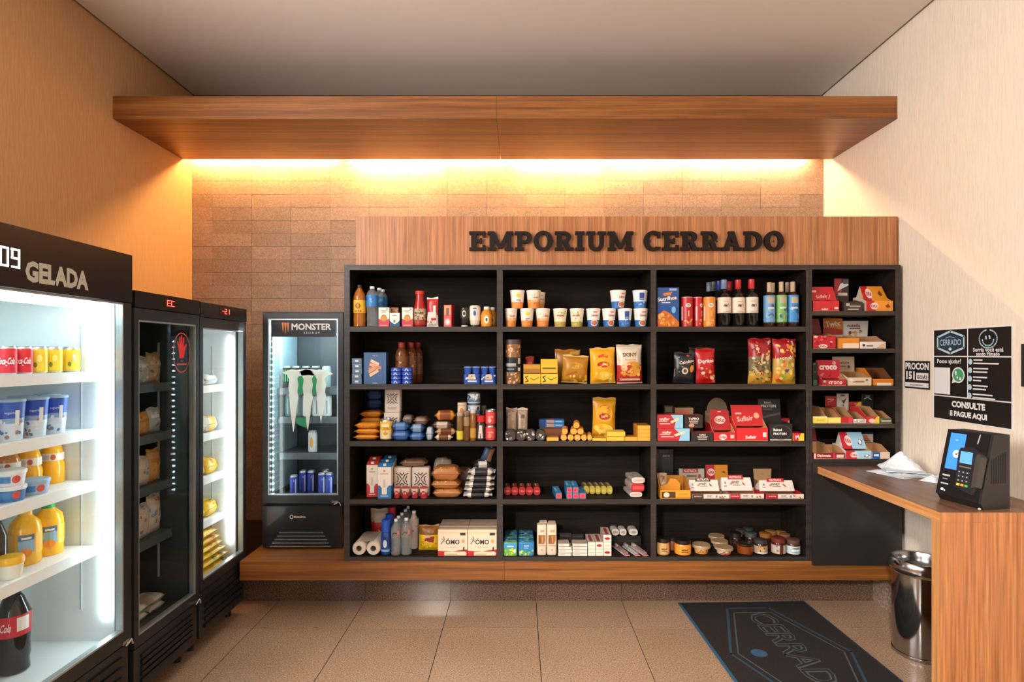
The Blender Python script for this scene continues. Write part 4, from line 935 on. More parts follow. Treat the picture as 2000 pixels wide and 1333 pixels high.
X, W, H = size(938, 958, 890, 0, YF+.07); o = finish(pouch('coffee_pouch', .07, .1, .03, '27425c', [('r', .6, .05, .98, .95, '8a5a3c'), ('l', [(.52, .0), (.6, .95)], .06, 'd8d8d4')], tilt=-.35), 'small blue and brown pouch leaning at the top of the black and white pile', 'pouch', (X, YF+.06, zz+.035), 0)
z = ROW[5]
# twin pack of paper rolls
t = empty('paper_roll_pack'); L, W, H = pl_box(687, 743, 1052, z, .02); r = W/4*.97; Dp = .21
for sx in (-1, 1):
    b = MB(); c = sx*W/4
    pr = [(r*.42, .0), (r*.9, -.0), (r, .008), (r, Dp), (r*.42, Dp)]
    N = 28; rg = [[(c+q*math.sin(2*PI*k/N), y, r+q*math.cos(2*PI*k/N)) for k in range(N)] for q, y in pr]
    b.loft(rg, M('e2d6c8', .7), ends=False); b.loft([[(c+r*q*math.sin(2*PI*k/N), y, r+r*q*math.cos(2*PI*k/N)) for k in range(N)] for q, y in ((.42, 0), (.36, .002), (.36, Dp))], M('8a7c70', .8), ends=False)
    o = b.build('roll', t, 40)
    b = MB(); b.loft([[(c+r*.2*math.sin(2*PI*k/N), y, r+r*.2*math.cos(2*PI*k/N)) for k in range(N)] for y in (.02, .03)], M('4a4038', .9)); b.build('core', o)
b = MB(); b.box(-W/4, W/4, .01, Dp, 2*r, 2*r+.001, M('cdbfb0', .35)); b.build('wrapper', t)
finish(t, 'twin pack of white paper towel rolls lying end on', 'paper rolls', L)
PO('detergent_bag', 'white and red bag standing at the shelf back behind the paper rolls', 'bag', 722, 764, 996, z, .25, .06, 'b8221e', [('t', 'X', .55, .3, .22, 'e8c8a0'), ('s', .1, .5, .9, .75, 8, .07, ['c8302a', 'd8c8b8'])], cols=[(.62, 'b8221e'), (1, 'c8b8a4')])
DET = [(.8, 0), (.96, .02), (1, .3), (.96, .5), (.9, .62), (.6, .68)]
BT('softener_bottle', 'blue softener bottle with big blue cap, in front of its row', 'bottle', 744.5, 763.5, 1015, z, .02, DET, M('1c4690', .25), cap=(.88, .66, 1), capm='2456c8', label_=(1.0, .06, .5), labm='1c3f84', deco_=[('e', .5, .62, .13, .26, 'c8dcec'), ('r', .2, .1, .8, .24, '8ab8e0')])
BT('softener_bottle', 'blue softener bottle standing just behind the front one', 'bottle', 752, 770, 1004, z, .10, DET, M('163a7c', .25), cap=(.88, .66, 1), capm='1c46a8')
BT('softener_bottle', 'red-capped blue bottle at the back of the softener row', 'bottle', 757, 774, 990, z, .18, DET, M('1a3468', .25), cap=(.88, .7, 1), capm='b8241e')
CLB = [(.86, 0), (.98, .02), (.98, .1), (.93, .3), (1, .55), (1, .72), (.7, .84), (.4, .9), (.4, .94)]
cp = [(764, 782.5, 1014, .012, 'front clear bottle with white cap beside the blue softener'), (769, 788, 1008, .08, 'second clear white-capped bottle, behind the front one'), (776, 794, 1002, .145, 'third clear white-capped bottle of its row'), (783, 800, 995, .21, 'fourth clear white-capped bottle of its row'), (789, 805, 989, .275, 'hindmost clear white-capped bottle of its row'), (783.5, 804, 1012, .018, 'front clear bottle next to the yellow bag side, white cap')]
for x0, x1, y, dy, lb in cp:
    BT('clear_bottle', lb, 'bottle', x0, x1, y, z, dy, CLB, PET, cap=(.36, .93, 1), capm='f0f0ee', label_=(1.005, .5, .76), labm=CELLO, deco_=[('l', [(.3, .3), (.45, .55), (.6, .45), (.72, .8)], .12, '2a2a2c'), ('r', .62, .3, .76, .8, 'c8847a')], group='clear white-capped bottles')
BT('bleach_bottle', 'white bottle with dark stroke behind the clear bottles', 'bottle', 799, 818, 998, z, .14, [(.9, 0), (1, .02), (1, .72), (.6, .84), (.4, .9), (.4, .94)], M('c0aea4', .4), cap=(.4, .93, 1), capm='f0f0ee', label_=(1.01, .3, .8), labm='b8a69c', deco_=[('l', [(.3, .5), (.5, .4), (.7, .6)], .1, '2a2422')])
PO('snack_bag', 'slumped yellow bag with red emblem beside the soap powder boxes', 'bag', 816, 857, 1027, z, .10, .07, 'e0a81c', [('p', [(.3, .4), (.75, .32), (.8, .55), (.4, .66)], '8a241c'), ('r', .35, .5, .6, .6, 'd8c8b0'), ('s', .1, .1, .9, .4, 12, .06, ['f4cc3a', 'f0d868', 'c88a14']), ('s', .2, .65, .8, .9, 8, .06, ['6a3c14', 'a8641c'])], slump=.15, cols=[(.62, 'e4b21e'), (1, '8a5a20')])
for c, (x0, x1) in enumerate(((855.5, 912.5), (913.5, 970))):
    for k in range(4):
        L, W, H = pl_box(x0, x1, 1035, z, .012); dd = .058
        fr = [('r', 0, .84, 1, .93, 'e0c49a'), ('t', 'ÓMO', .5, .55, .23, '2c3038', .48, .03), ('p', [(0, 0), (1, 0), (1, .25), (.72, .22), (.5, .16), (0, .2)], 'b8202a'), ('p', [(.22, .02), (.95, .02), (.98, .1), (.92, .17), (.22, .15)], 'd8d2b0'), ('r', .26, .05, .66, .09, 'a8b07a'), ('e', .86, .56, .055, .07, 'e89a54'), ('r', .76, .78, .94, .88, '3a342e'), ('l', [(.1, .46), (.22, .62), (.19, .74)], .025, '5a6a6a'), ('l', [(.12, .66), (.24, .55)], .02, '7a8a7a'), ('p', [(.85, .2), (.9, .2), (.91, .36), (.86, .34)], '3a3a44'), ('r', .3, .34, .7, .355, 'b8a898')]
        lb = ['front', 'second', 'third', 'hindmost'][k]+' soap powder box of the '+('row beside the yellow bag' if c == 0 else 'row against the divider')
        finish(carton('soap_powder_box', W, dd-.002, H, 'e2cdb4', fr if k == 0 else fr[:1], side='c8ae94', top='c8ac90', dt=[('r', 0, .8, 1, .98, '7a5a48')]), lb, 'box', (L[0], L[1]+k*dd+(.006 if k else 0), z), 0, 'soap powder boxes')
# ------------------------------------------------------------------ goods: second bay
z = ROW[1]
def noodle(kind):
    if kind == 'o': return [(.36, 'e08a3c'), (.5, 'e8b07c'), (1, 'ecdccb')], [('s', .15, .05, .85, .5, 10, .07, ['e8742a', 'f0a050', 'd8602a']), ('t', 'Lámen', .62, .62, .12, 'a86a3a', .3), ('s', .3, .55, .9, .9, 9, .04, ['d8a080', 'c8764a', 'a8b4c0'])]
    if kind == 'y': return [(.36, 'e08a3c'), (1, 'ece2d2')], [('s', .2, .02, .85, .4, 8, .07, ['e8842a', 'f0a050']), ('e', .5, .74, .1, .12, 'e8cc3a'), ('r', .4, .42, .62, .5, '8aa0c0')]
    if kind == 'g': return [(.3, 'b8a84a'), (1, 'e8e0c4')], [('s', .2, .05, .8, .9, 22, .055, ['a8b03a', 'd86a5a', 'c8c86a', 'e8a8a0', '6a8a2a']), ('r', .3, .6, .66, .68, 'c85a4a')]
    if kind == 'r': return [(.4, '2e6aa8'), (1, 'ece4da')], [('e', .56, .2, .2, .2, 'e8d8cc'), ('e', .56, .2, .15, .14, 'c8704a'), ('t', 'Lámen', .58, .66, .14, 'a83c2c', .34), ('r', .5, .82, .68, .88, 'd85a5a')]
    return [(.4, '3a74b4'), (1, 'e4e6ea')], [('s', .1, .02, .9, .42, 10, .07, ['5a94cc', '2a5a98', '8ab4dc']), ('r', .42, .45, .64, .9, '2c4c9c'), ('r', .44, .5, .62, .56, '8aa4d8')]
NOOD = {'o': 'orange and white', 'y': 'orange cup with a yellow spot and white', 'g': 'green speckled', 'r': 'blue and white picture', 'b': 'plain blue and white'}
ORD = ['first', 'second', 'third', 'fourth', 'fifth', 'sixth', 'seventh', 'eighth', 'ninth']
cups = [(985, 1010.5, 'o'), (1015.5, 1043, 'y'), (1046, 1074.5, 'o'), (1080, 1108, 'g'), (1112.5, 1141, 'g'), (1144.5, 1173, 'r'), (1175.5, 1203, 'r'), (1205.5, 1234.5, 'b'), (1237, 1266, 'r')]
zt_ = None
for i, (x0, x1, k) in enumerate(cups):
    L, r, H = pl_rnd(x0, x1, 603.5, z, .02); bands, fr = noodle(k)
    finish(cup('noodle_cup', r, H, bands, fr), ORD[i]+' noodle cup from the left in the lower row, '+('orange' if k in 'oy' else 'green' if k == 'g' else 'blue')+' print', 'cup', L, R.uniform(-.2, .2), 'instant noodle cups'); zt_ = z+H
for x0, x1, k, dy, lb in ((995.5, 1025, 'y', .02, 'upper noodle cup with yellow spot, standing across the first two orange cups'), (1028, 1056.5, 'o', .02, 'upper orange noodle cup standing across the second and third cups'), (1043, 1065.5, 'o', .128, 'orange noodle cup half hidden behind the upper pair'), (1191, 1222.5, 'r', .015, 'upper blue noodle cup with food picture, over the seventh and eighth cups'), (1235, 1265.5, 'b', .015, 'upper plain blue noodle cup over the last cups')):
    L, r, H = pl_rnd(x0, x1, 568 if dy < .1 else 572, zt_+.0005, dy); bands, fr = noodle(k)
    finish(cup('noodle_cup', r, H, bands, fr), lb, 'cup', L, R.uniform(-.3, .3), 'instant noodle cups')
for x0, x1 in ((1041, 1063.5),):   # the cup it stands on
    L, r, H = pl_rnd(1050, 1074, 604, z, .128); bands, fr = noodle('o'); finish(cup('noodle_cup', .043, zt_-z, bands, fr), 'orange noodle cup in the second row behind the third cup', 'cup', (L[0]-.02, L[1]+.005, z), 0, 'instant noodle cups')
z = ROW[2]
t = empty('cookie_tub'); L, r, H = pl_rnd(986, 1017.5, 664, z, .02)
b = MB(); b.lathe([(r*.96, 0), (r, .006), (r, H*.88), (r*.9, H*.92)], M('8a6444', .12), 26); rf = round_face(lambda q: r, 0, H)
deco(b, rf, [('s', .18, .02, .82, .26, 26, .035, ['c89a68', 'e0bc8c', '6a4428', 'b07a48']), ('s', .18, .62, .82, .87, 26, .035, ['d8a868', 'e8c48c', '7a5030', 'b88048'])]); b.build('body', t, 40)
b = MB(); b.lathe([(r+.0012, H*.27), (r+.0012, H*.6)], '1c1a1c', 26, caps=False); deco(b, round_face(lambda q: r+.0016, H*.27, H*.33), [('r', .2, .5, .62, .58, 'c8c8c8'), ('r', .2, .38, .62, .46, 'b8b8b8'), ('r', .25, .14, .55, .24, '6a8a9c'), ('r', .7, .55, .82, .95, 'd0ccc8'), ('r', .7, .05, .82, .3, 'e0dcd4')]); b.build('label', t)
b = MB(); b.lathe([(r*.9, H*.9), (r*1.01, H*.905), (r*1.01, H), (r*.94, H)], '4a423e', 26); b.build('lid', t, 40)
finish(t, 'tall clear cookie tub with black label and dark lid beside the yellow cartons', 'jar', L)
SF_ = [('l', [(.26, .8), (.12, .7), (.2, .5), (.28, .3), (.1, .2)], .09, '3a2a1a'), ('l', [(.4, .6), (.6, .4), (.9, .64)], .06, '5a3a1a')]
TR('carton_display', 'yellow open carton with brown lid standing up, beside the cookie tub', 'carton', 1022.5, 1055.5, 731, z, .02, .10, 1.25, 'f0c434', ftop_y=713, flap=1, fcol='a8741e', fr=SF_, ffr=[('r', 0, .5, 1, .9, 'c8922c')], lean=.1, fy=.3, group='yellow display cartons')
TR('carton_display', 'yellow open carton with yellow lid, under the leaning chips bag', 'carton', 1056.5, 1089.5, 731, z, .02, .10, 1.25, 'f0c838', ftop_y=703, flap=1, fcol='e8b42c', fr=SF_, ffr=[('r', .1, .3, .9, .4, '6a5a1a'), ('r', 0, .42, 1, .5, 'f4d048')], lean=.1, fy=.3, group='yellow display cartons')
PO('snack_bag', 'small red bag peeping out over the first yellow carton', 'bag', 1026, 1043, 697, z, .14, .03, 'a81c20', [('r', .2, .6, .8, .8, 'd84a40')])
LAYS = [('e', .5, .6, .36, .2, 'f0b41c'), ('p', [(.28, .77), (.5, .83), (.72, .77), (.68, .71), (.5, .75), (.32, .71)], 'c85a24'), ('e', .5, .53, .25, .085, 'b4301c'), ('t', "Lay's", .5, .535, .085, 'f4ece0', .42, .03, .08), ('e', .5, .22, .36, .12, 'f0c848'), ('s', .15, .08, .85, .3, 12, .06, ['f4cc50', 'e8b030', 'f8dc78'])]
PO('chips_bag', 'dull gold chips bag slumped beside the yellow cartons', 'bag', 1097, 1148, 695, z, .03, .075, 'b47a18', [('e', .5, .62, .3, .12, 'c89028'), ('t', 'chips', .5, .58, .13, 'd8b46a', .5, .02, .25), ('l', [(.15, .25), (.3, .32), (.55, .4)], .06, '9a5a14'), ('s', .3, .06, .95, .26, 9, .08, ['e8bc4a', 'd8a030', 'f0cc60'])], tilt=-.06, slump=.1, edge='d8b884')
PO('chips_bag', 'folded gold bag standing behind the slumped chips bag', 'bag', 1084, 1134, 683, z, .14, .05, 'a8701c', [('p', [(.05, .7), (.5, .75), (.45, .95), (.05, .95)], '8a5418'), ('p', [(.55, .8), (.95, .85), (.95, .97), (.6, .93)], 'c89a3a')])
PO('chips_bag', 'bright yellow chips bag standing upright with red and white oval emblem', 'bag', 1154, 1204, 680, z, .035, .08, 'e8a818', LAYS, tilt=.02, edge='d8a850')
PO('chips_bag', 'cream and red chips bag with brown lettering, at the end of the shelf', 'bag', 1206.5, 1257, 674, z, .03, .08, 'd8c8a8', [('t', 'SKINY', .5, .74, .1, '6a3c1c', .72, .03), ('r', .3, .6, .7, .62, 'a89a84'), ('e', .58, .38, .36, .2, 'd8922c'), ('s', .2, .2, .95, .5, 20, .06, ['e8a83c', 'd08020', 'f0bc5c']), ('e', .26, .4, .12, .08, 'd8b8a0'), ('r', .1, .08, .9, .13, 'e0c8a8')], cols=[(.14, 'a81c20'), (.48, 'b83028'), (1, 'd8ccb4')], tilt=.02, edge='b8aca0')
PO('chips_bag', 'grey topped chips bag behind the cream and red one', 'bag', 1208, 1252, 674, z, .14, .06, '8a7a70', [('r', .1, .1, .9, .5, '5a3428')], cols=[(.5, '6a3028'), (1, '9a8e84')])
z = ROW[3]
for x0, x1, y, rz, lb in ((988.5, 1009.5, 797.5, .0, 'first'), (1010.5, 1031, 798, .03, 'second')):
    PO('cracker_pack', lb+' of two upright beige cracker packs', 'pack', x0, x1, y, z, .085, .035, 'b09a84', [('r', .15, .3, .3, .95, 'c8b8a4'), ('e', .5, .22, .38, .1, 'c8884a') if lb == 'first' else ('r', .3, .68, .7, .8, '5a5450'), ('r', .4, .35, .85, .6, 'a08a74'), ('s', .1, .3, .9, .9, 8, .04, ['c0ae9a', '8a7664'])], rz=rz, bulge=.25, group='upright cracker packs', edge='c8bcae')
for i, (x0, x1) in enumerate(((986, 1007.5), (1008, 1026.5), (1027.5, 1046), (1046.5, 1065))):
    L, W, H = pl_box(x0, x1, 840, z, .012)
    finish(flatbag('biscuit_pack', W, .17, H, '2a2624', crimp=.06, fins='y', top=[('s', .1, .0, .9, .9, 16, .06, ['d8d0c4', '6a6058', '1a1816', 'a89c90']), ('r', .3, .1, .7, .14, 'e0d8cc')]) if i % 2 == 9 else roundbar('biscuit_pack', W, .06, H, '2a2624', endc='3a3634', fr=[('s', .12, .12, .88, .88, 9, .12, ['d8d0c4', '8a8078', '1a1816'])], top=[('s', .1, .0, .9, .9, 12, .08, ['d8d0c4', '6a6058', 'a89c90'])], p=3), ORD[i]+' of the four black and white biscuit rolls lying end on', 'pack', L, -.06, 'black and white biscuit rolls')
for k in range(2):
    Y = YF+.10; X, W, H = size(1054, 1104, 827+8*(1-k), 0, Y); Y = YF+.195; hh = .052
    b = carton('biscuit_pack', W, .07, .026, '2a72b8', [('r', .0, .0, .25, 1, '1c4a84'), ('r', .3, .15, .6, .85, 'c89a78'), ('r', .62, .2, .95, .8, '4a94d4'), ('r', .66, .4, .9, .6, 'b8d4ec')], dt=[('r', .3, .1, .6, .9, 'a87858')])
    finish(b, ('lower' if k == 0 else 'upper')+' of the two blue biscuit packs lying behind the orange rolls', 'pack', (X, Y, z+.065+k*.0265), 0, 'blue biscuit packs')
X, W, H = size(1054, 1104, 845, 0, YF+.195); finish(carton('biscuit_pack', W, .07, .064, '6a3c24', [('r', .1, .2, .9, .8, '8a5434')]), 'brown carton carrying the two blue biscuit packs', 'pack', (X, YF+.195, z), 0)
BX('wafer_pack', 'square-ended orange wafer pack in front of the orange rolls', 'pack', 1068, 1091, 855, z, .012, .09, 'f0a83a', [('r', .1, .2, .9, .8, 'f4b44c')], top='c87a28')
rolls = [(1095, 1107, 854, 0), (1108.5, 1120.5, 852, 0), (1121.5, 1134, 852, 0), (1135, 1146, 853, 0), (1147, 1156, 856, 0), (1097, 1109, 844, 1), (1114, 1127, 840, 1), (1127.5, 1140, 842, 1), (1120, 1132, 829, 2)]
for i, (x0, x1, yt, lv) in enumerate(rolls):
    Y = YF+.02+.012*lv; X, W, H = size(x0, x1, 0, 0, Y); hh = .042
    zz = z+lv*.0388
    pos_ = ['front bottom row, '+ORD[i] if i < 5 else 'second layer, '+ORD[i-5] if i < 8 else 'top of the heap'][0]
    finish(roundbar('biscuit_roll', W, .15, .038, 'e89a34', endc='f4ac44', fr=[('e', .5, .5, .3, .3, 'e8953a'), ('r', .3, .44, .7, .56, 'f8d078')], p=2.2), 'orange biscuit roll seen end on, '+pos_, 'roll', (X, Y, zz), -.1, 'orange biscuit rolls')
PO('chips_bag', 'yellow chips bag standing alone behind the flat yellow boxes, oval emblem', 'bag', 1157, 1203, 778, z, .14, .06, 'd89a18', LAYS, edge='c89a50', tilt=-.02)
LYB = [('r', .03, .15, .97, .85, 'f0b83a')]
BX('flat_box', 'flat golden box lying beside the orange rolls', 'box', 1157, 1184, 856.5, z, .012, .12, 'e0a430', LYB, rz=-.1, top='b88a30')
BX('flat_box', 'flat yellow box, lower of the pair below the yellow chips bag', 'box', 1185, 1219, 853.5, z, .012, .11, 'f0b038', LYB, top='d8b43c')
L, W, H = pl_box(1186, 1221, 844, z, .014); finish(carton('flat_box', W, .11, .028, 'e8b43a', LYB, top='e8c84a'), 'flat yellow box, upper of the pair below the yellow chips bag', 'box', (L[0], L[1]+.002, z+fz(853.5)-fz(862.5)+.0008), -.05)
BX('flat_box', 'flat orange box between the yellow pair and the orange stack', 'box', 1220, 1245, 854, z, .012, .1, 'f0962c', [('r', .05, .1, .95, .9, 'f4a23a')], top='b8742c')
hh = (fz(832)-fz(862.5))/4
for k in range(4):
    L, W, H = pl_box(1245.5, 1270, 855, z, .012); finish(carton('flat_box', W, .14, hh-.0008, 'f29a2c', [('r', .04, .1, .96, .88, 'f6a63c')], side='c8812c', top='b8782c'), ['lowest', 'second', 'third', 'topmost'][k]+' orange box of the stack against the divider', 'box', (L[0], L[1], z+k*hh), 0, 'stacked orange boxes')
z = ROW[4]
for i in range(5):
    x0 = 984+i*14.4; L, W, H = pl_box(x0, x0+14, 951, z, .10)
    finish(roundbar('chocolate_bar', W, .11, H, '5a3420', endc='981a1e', bands=[(.12, 'a01c20'), (1, '5a3020')], fr=[('r', .1, .35, .9, .6, 'b82c2c'), ('r', .3, .44, .7, .52, 'd89080')], top=[('r', .2, .15, .8, .9, '8a4a34'), ('r', .3, .2, .45, .8, 'd0a890')], p=2.6), ORD[i]+' red and brown bar of the flat row at the shelf start', 'bar', L, .03, 'red and brown bars')
TB = lambda: [('r', .1, .1, .9, .9, 'e84a50'), ('r', .28, .28, .72, .72, 'c8303a')]
def tooth(x0, x1, yt, zz, lab, D=.19, rz=.0, dy=.012):
    L, W, H = pl_box(x0, x1, yt, z, dy); finish(carton('toothpaste_box', W, D, .037, '2f6f9c', TB(), top='3a7eaa', side='2a6690', dt=[('r', .1, .3, .4, .8, '8ab4c8')]), lab, 'box', (L[0], L[1], zz), rz, 'blue red-ended boxes')
tooth(1085.5, 1097.5, 965, z, 'single blue box with red end lying apart from the others', rz=.06)
for i, (x0, x1) in enumerate(((1106.5, 1118), (1118.7, 1130.5), (1131.5, 1144.5))): tooth(x0, x1, 965, z, ORD[i]+' red-ended blue box of the lower row')
for i, (x0, x1) in enumerate(((1106.7, 1118), (1118.9, 1130))): tooth(x0, x1, 953, z+.0375, ORD[i]+' red-ended blue box of the upper row', dy=.014)
for i in range(5):
    x0 = 1140+i*11.4; L, W, H = pl_box(x0, x0+11, 950, z, .13)
    finish(roundbar('cereal_bar', W, .12, H, '7a6038', endc='a8943a', bands=[(.15, 'a08c34'), (1, '5a4830')], fr=[('r', .15, .3, .85, .6, 'bcae50')], top=[('r', .3, .2, .7, .9, 'a89468')], p=3), ORD[i]+' gold-ended bar behind the blue boxes', 'bar', L, .05, 'gold-ended bars')
for k, (x0, x1, yb, yt, c, e, lb) in enumerate(((1230, 1255, 965.5, 955, '8a7e74', 'd8ccc0', 'lowest white-ended'), (1233, 1259.5, 955, 938, '9a8074', 'b8222a', 'middle red-ended'), (1234, 1260, 938, 926, '8a7e74', 'd8ccc4', 'topmost white-ended'))):
    zz = [z, z+.034, z+.09][k]; hh = [.033, .055, .04][k]; L, W, H = pl_box(x0, x1, yt, z, .055)
    finish(roundbar('cracker_roll', W, .18, hh, c, endc=e, fr=[('r', .1, .3, .9, .7, 'c8a8a0' if k != 1 else 'd84a48')], top=[('r', .1, .1, .9, .9, 'a89a90'), ('s', .1, .1, .9, .9, 6, .05, ['8a3c34', 'd8d0c8'])], p=3.5), lb+' cracker roll of the stack near the divider', 'roll', (L[0], L[1], zz), .06, 'stacked cracker rolls')
z = ROW[5]
SOAP = [('r', 0, .55, 1, 1, '3a94c4'), ('t', 'suave', .5, .74, .12, 'd8ecf4', .6), ('s', .05, .05, .95, .5, 14, .14, ['8ab84a', 'b8cc3a', 'd8d86a', '5a9c5a']), ('e', .86, .35, .07, .18, 'dce8dc')]
SOAP2 = [('r', 0, .3, 1, 1, '2a7cb8'), ('t', 'suave', .5, .78, .1, 'd8ecf4', .7), ('t', 'protege', .5, .6, .09, 'd8ecf4', .6), ('s', .05, .03, .95, .42, 14, .14, ['7ab84a', 'a8c83a', 'd8d05a', '4a9c5a'])]
for c, (x0, x1, yt, fr, cl) in enumerate(((982.8, 1010.5, 1061, SOAP, '6aa84a'), (1012.5, 1043.5, 1061, SOAP2, '3a8ab8'))):
    L, W, H = pl_box(x0, x1, yt, z, .01+.002*c)
    for k in range(5):
        dd = .056; ro = ring(20, W/2, (dd-.002)/2, 5); b = MB()
        b.loft([[(x*s, y*s+dd/2, H*f) for x, y in ro] for f, s in ((0, .95), (.06, 1), (.94, 1), (1, .93))], M(cl if k == 0 else ['2a6a8a', '3a8a6a', '2a5a9a', '2a6a7a'][k-1], .35)); deco(b, Face(W*.9, H*.94, lambda x, zz, o: (x, -o-.0002, zz+.003)), fr)
        deco(b, Face(W*.8, dd*.8, lambda x, y, o: (x, y+dd*.1, H+o)), [('s', .05, .1, .95, .9, 6, .25, ['8ab8c8', '3a8ac0', '7ab06a'])])
        finish(b.build('soap_pack', None, 40), ['front', 'second', 'third', 'fourth', 'hindmost'][k]+' pack of the '+('green' if c == 0 else 'blue')+' soap row beside the divider', 'pack', (L[0], L[1]+k*dd, z), 0, 'green and blue soap packs')
for i, (x0, x1, dy, yt) in enumerate(((1049, 1067.5, .03, 1026), (1068.3, 1087.5, .03, 1026), (1053.5, 1069.5, .10, 1021), (1070.5, 1086, .10, 1022))):
    L, W, H = pl_box(x0, x1, yt, z, dy)
    ro = ring(20, W/2, .028, 5); b = MB(); b.loft([[(x*s, y*s+.028, H*f) for x, y in ro] for f, s in ((0, .92), (.05, 1), (.95, 1), (1, .92))], M('dcc8b0', .4)); deco(b, Face(W*.92, H, lambda x, zz, o: (x, -o-.0002, zz)), [('p', [(.1, .36), (.75, .36), (.9, .5), (.9, .66), (.1, .66)], 'a06a3a'), ('r', .2, .4, .35, .64, '7a4a24'), ('r', .5, .4, .62, .64, 'c08a54'), ('r', .1, .30, .9, .315, '5a4a3a'), ('r', .3, .76, .8, .84, 'b8a08a'), ('r', .4, .14, .6, .2, 'b8a894')])
    finish(b.build('lotion_carton', None, 40), ('front' if i < 2 else 'rear')+' cream carton with brown picture, '+('first' if i % 2 == 0 else 'second')+' of its pair', 'carton', L, 0, 'cream cartons')
hh = (fz(1063)-fz(1088))/4
for c, (x0, x1, n) in enumerate(((1090.5, 1116.5, 4), (1118.5, 1147, 4))):
    for k in range(n):
        j = R.uniform(-.8, .8); xe = -5 if c == 0 and k == 3 else 0; L, W, H = pl_box(x0+j, x1+j+xe, 1080, z, .012)
        finish(carton('white_box', W, .075, hh-.001, 'e0d4c6', [('r', .02, .12, .98, .8, 'e8ddd0'), ('r', .05, .85, .95, 1, '8a7468'), ('r', .1, .4, .5, .6, 'b0a296')], side='c8b8a8', top='a8988a'), ['lowest', 'second', 'third', 'topmost'][k]+' white box of the '+('first' if c == 0 else 'second')+' small stack', 'box', (L[0], L[1], z+k*hh), R.uniform(-.02, .02), 'small white boxes')
for x0, x1, yt, lb in ((1093, 1115, 1042, 'first'), (1116, 1140, 1044, 'second')): BX('dark_box', lb+' black box standing behind the small white stacks', 'box', x0, x1, yt, z, .13, .1, '1c1818', [('r', .1, .8, .9, .86, '3a3634')], group='black boxes')
hh = (fz(1060)-fz(1088))/2*.98
WR = lambda red: [('r', .06, .1, .94, .9, 'e8dccf'), (('e', .5, .5, .36, .2, 'b8222a') if red else ('r', .2, .4, .8, .6, 'c8c4a8'))]
for c, (x0, x1) in enumerate(((1148.5, 1162.3), (1163, 1177.6), (1178.5, 1194))):
    for k in range(3 if c == 2 else 2):
        L, W, H = pl_box(x0, x1, 1080, z, .012)
        finish(carton('paste_carton', W, .17, hh-.001, 'd8ccc0', WR((c+k) % 2 == 0 if c else False), top='b8a89c', side='a89890', dt=[('r', .3, .1, .7, .9, '9a3a34')]), ORD[c]+' column, '+['bottom', 'upper', 'top'][k]+' long white carton seen end on', 'carton', (L[0], L[1], z+k*hh), -.02 if k == 2 else 0, 'long white cartons')
for i, (x0, x1, yt) in enumerate(((1194.5, 1209, 1043), (1210, 1224, 1046), (1229, 1246, 1046))):
    L, W, H = pl_box(x0, x1, yt, z, .232)
    t = roundbar('tissue_roll', W, .08, .045, 'b8aca0', endc='d8ccc0', fr=[('e', .5, .5, .3, .25, 'a89c90')], p=3)
    finish(t, ORD[i]+' small white-ended roll on the black box behind the brushes', 'roll', (L[0], L[1], z+.062), 0, 'white-ended rolls')
BX('dark_box', 'long black box under the three white-ended rolls', 'box', 1196, 1250, 1062, z, .155, .12, '1c1816') if 0 else finish(carton('dark_box', .205, .12, .061, '1c1816', [('r', .1, .4, .9, .5, '3a3430')]), 'long black box under the three white-ended rolls', 'box', (size(1196, 1250, 0, 0, YF+.225)[0], YF+.225, z))
for i, (x0, x1) in enumerate(((1219.5, 1232), (1240, 1252), (1256, 1268))):
    t = empty('toothbrush_pack'); W, D = .033, .20; b = MB(); b.box(-W/2, W/2, 0, D, 0, .003, 'd8ccc4'); b.box(-W/2, W/2, 0, .018, .003, .0045, 'c0282c'); b.build('card', t)
    b = MB(); b.tube((0, .02, .009), (0, D-.03, .011), .0045, 'b8342c' if i != 1 else 'd8d0c8', 8); b.box(-.006, .006, D-.05, D-.02, .012, .022, 'e8e4dc'); b.build('brush', t)
    b = MB(); b.loft([[(-W*.35, .01, .003), (W*.35, .01, .003), (W*.25, .01, .02), (-W*.25, .01, .02)], [(-W*.35, D-.01, .003), (W*.35, D-.01, .003), (W*.25, D-.01, .026), (-W*.25, D-.01, .026)]], CELLO); b.build('blister', t)
    L, W_, H = pl_box(x0, x1, 1070, z, .012); finish(t, ORD[i]+' toothbrush in a blister pack lying lengthways', 'toothbrush', L, .28, 'toothbrush packs')
# ------------------------------------------------------------------ goods: third bay
z = ROW[1]
BX('cereal_box', 'blue cereal box with orange flakes picture at the start of its bay', 'box', 1284, 1326, 562, z, .02, .06, '1c4a94', [('p', [(0, .52), (.5, .62), (1, .5), (1, 1), (0, 1)], '24508c'), ('r', .55, .92, .9, .98, '8aa8cc'), ('t', 'Sucrilhos', .45, .72, .1, 'e8e4dc', .8, .03, .12), ('r', .2, .6, .6, .63, 'c8c8cc'), ('p', [(.25, .85), (.7, .9), (.62, .8), (.3, .78)], 'c8743c'), ('e', .75, .43, .1, .09, '6ab4d8'), ('p', [(0, 0), (1, 0), (1, .12), (.6, .34), (.3, .42), (0, .3)], 'c86a1c'), ('s', .05, .03, .8, .32, 26, .05, ['e8a040', 'd8822a', 'f0b868', 'b8601c'])], side='163c7c')
PR = lambda c, c2: [('e', .5, .74, .14, .07, 'f0e8dc'), ('p', [(.39, .745), (.46, .77), (.5, .755), (.54, .77), (.61, .745), (.54, .725), (.5, .735), (.46, .725)], '2a1a14'), ('t', 'batata', .5, .45, .06, 'f0d8a0', .22, .02, PI/2), ('s', .3, .05, .7, .25, 8, .04, [c2, 'e8b868']), ('r', .1, .2, .2, .7, 'e0c8c0')]
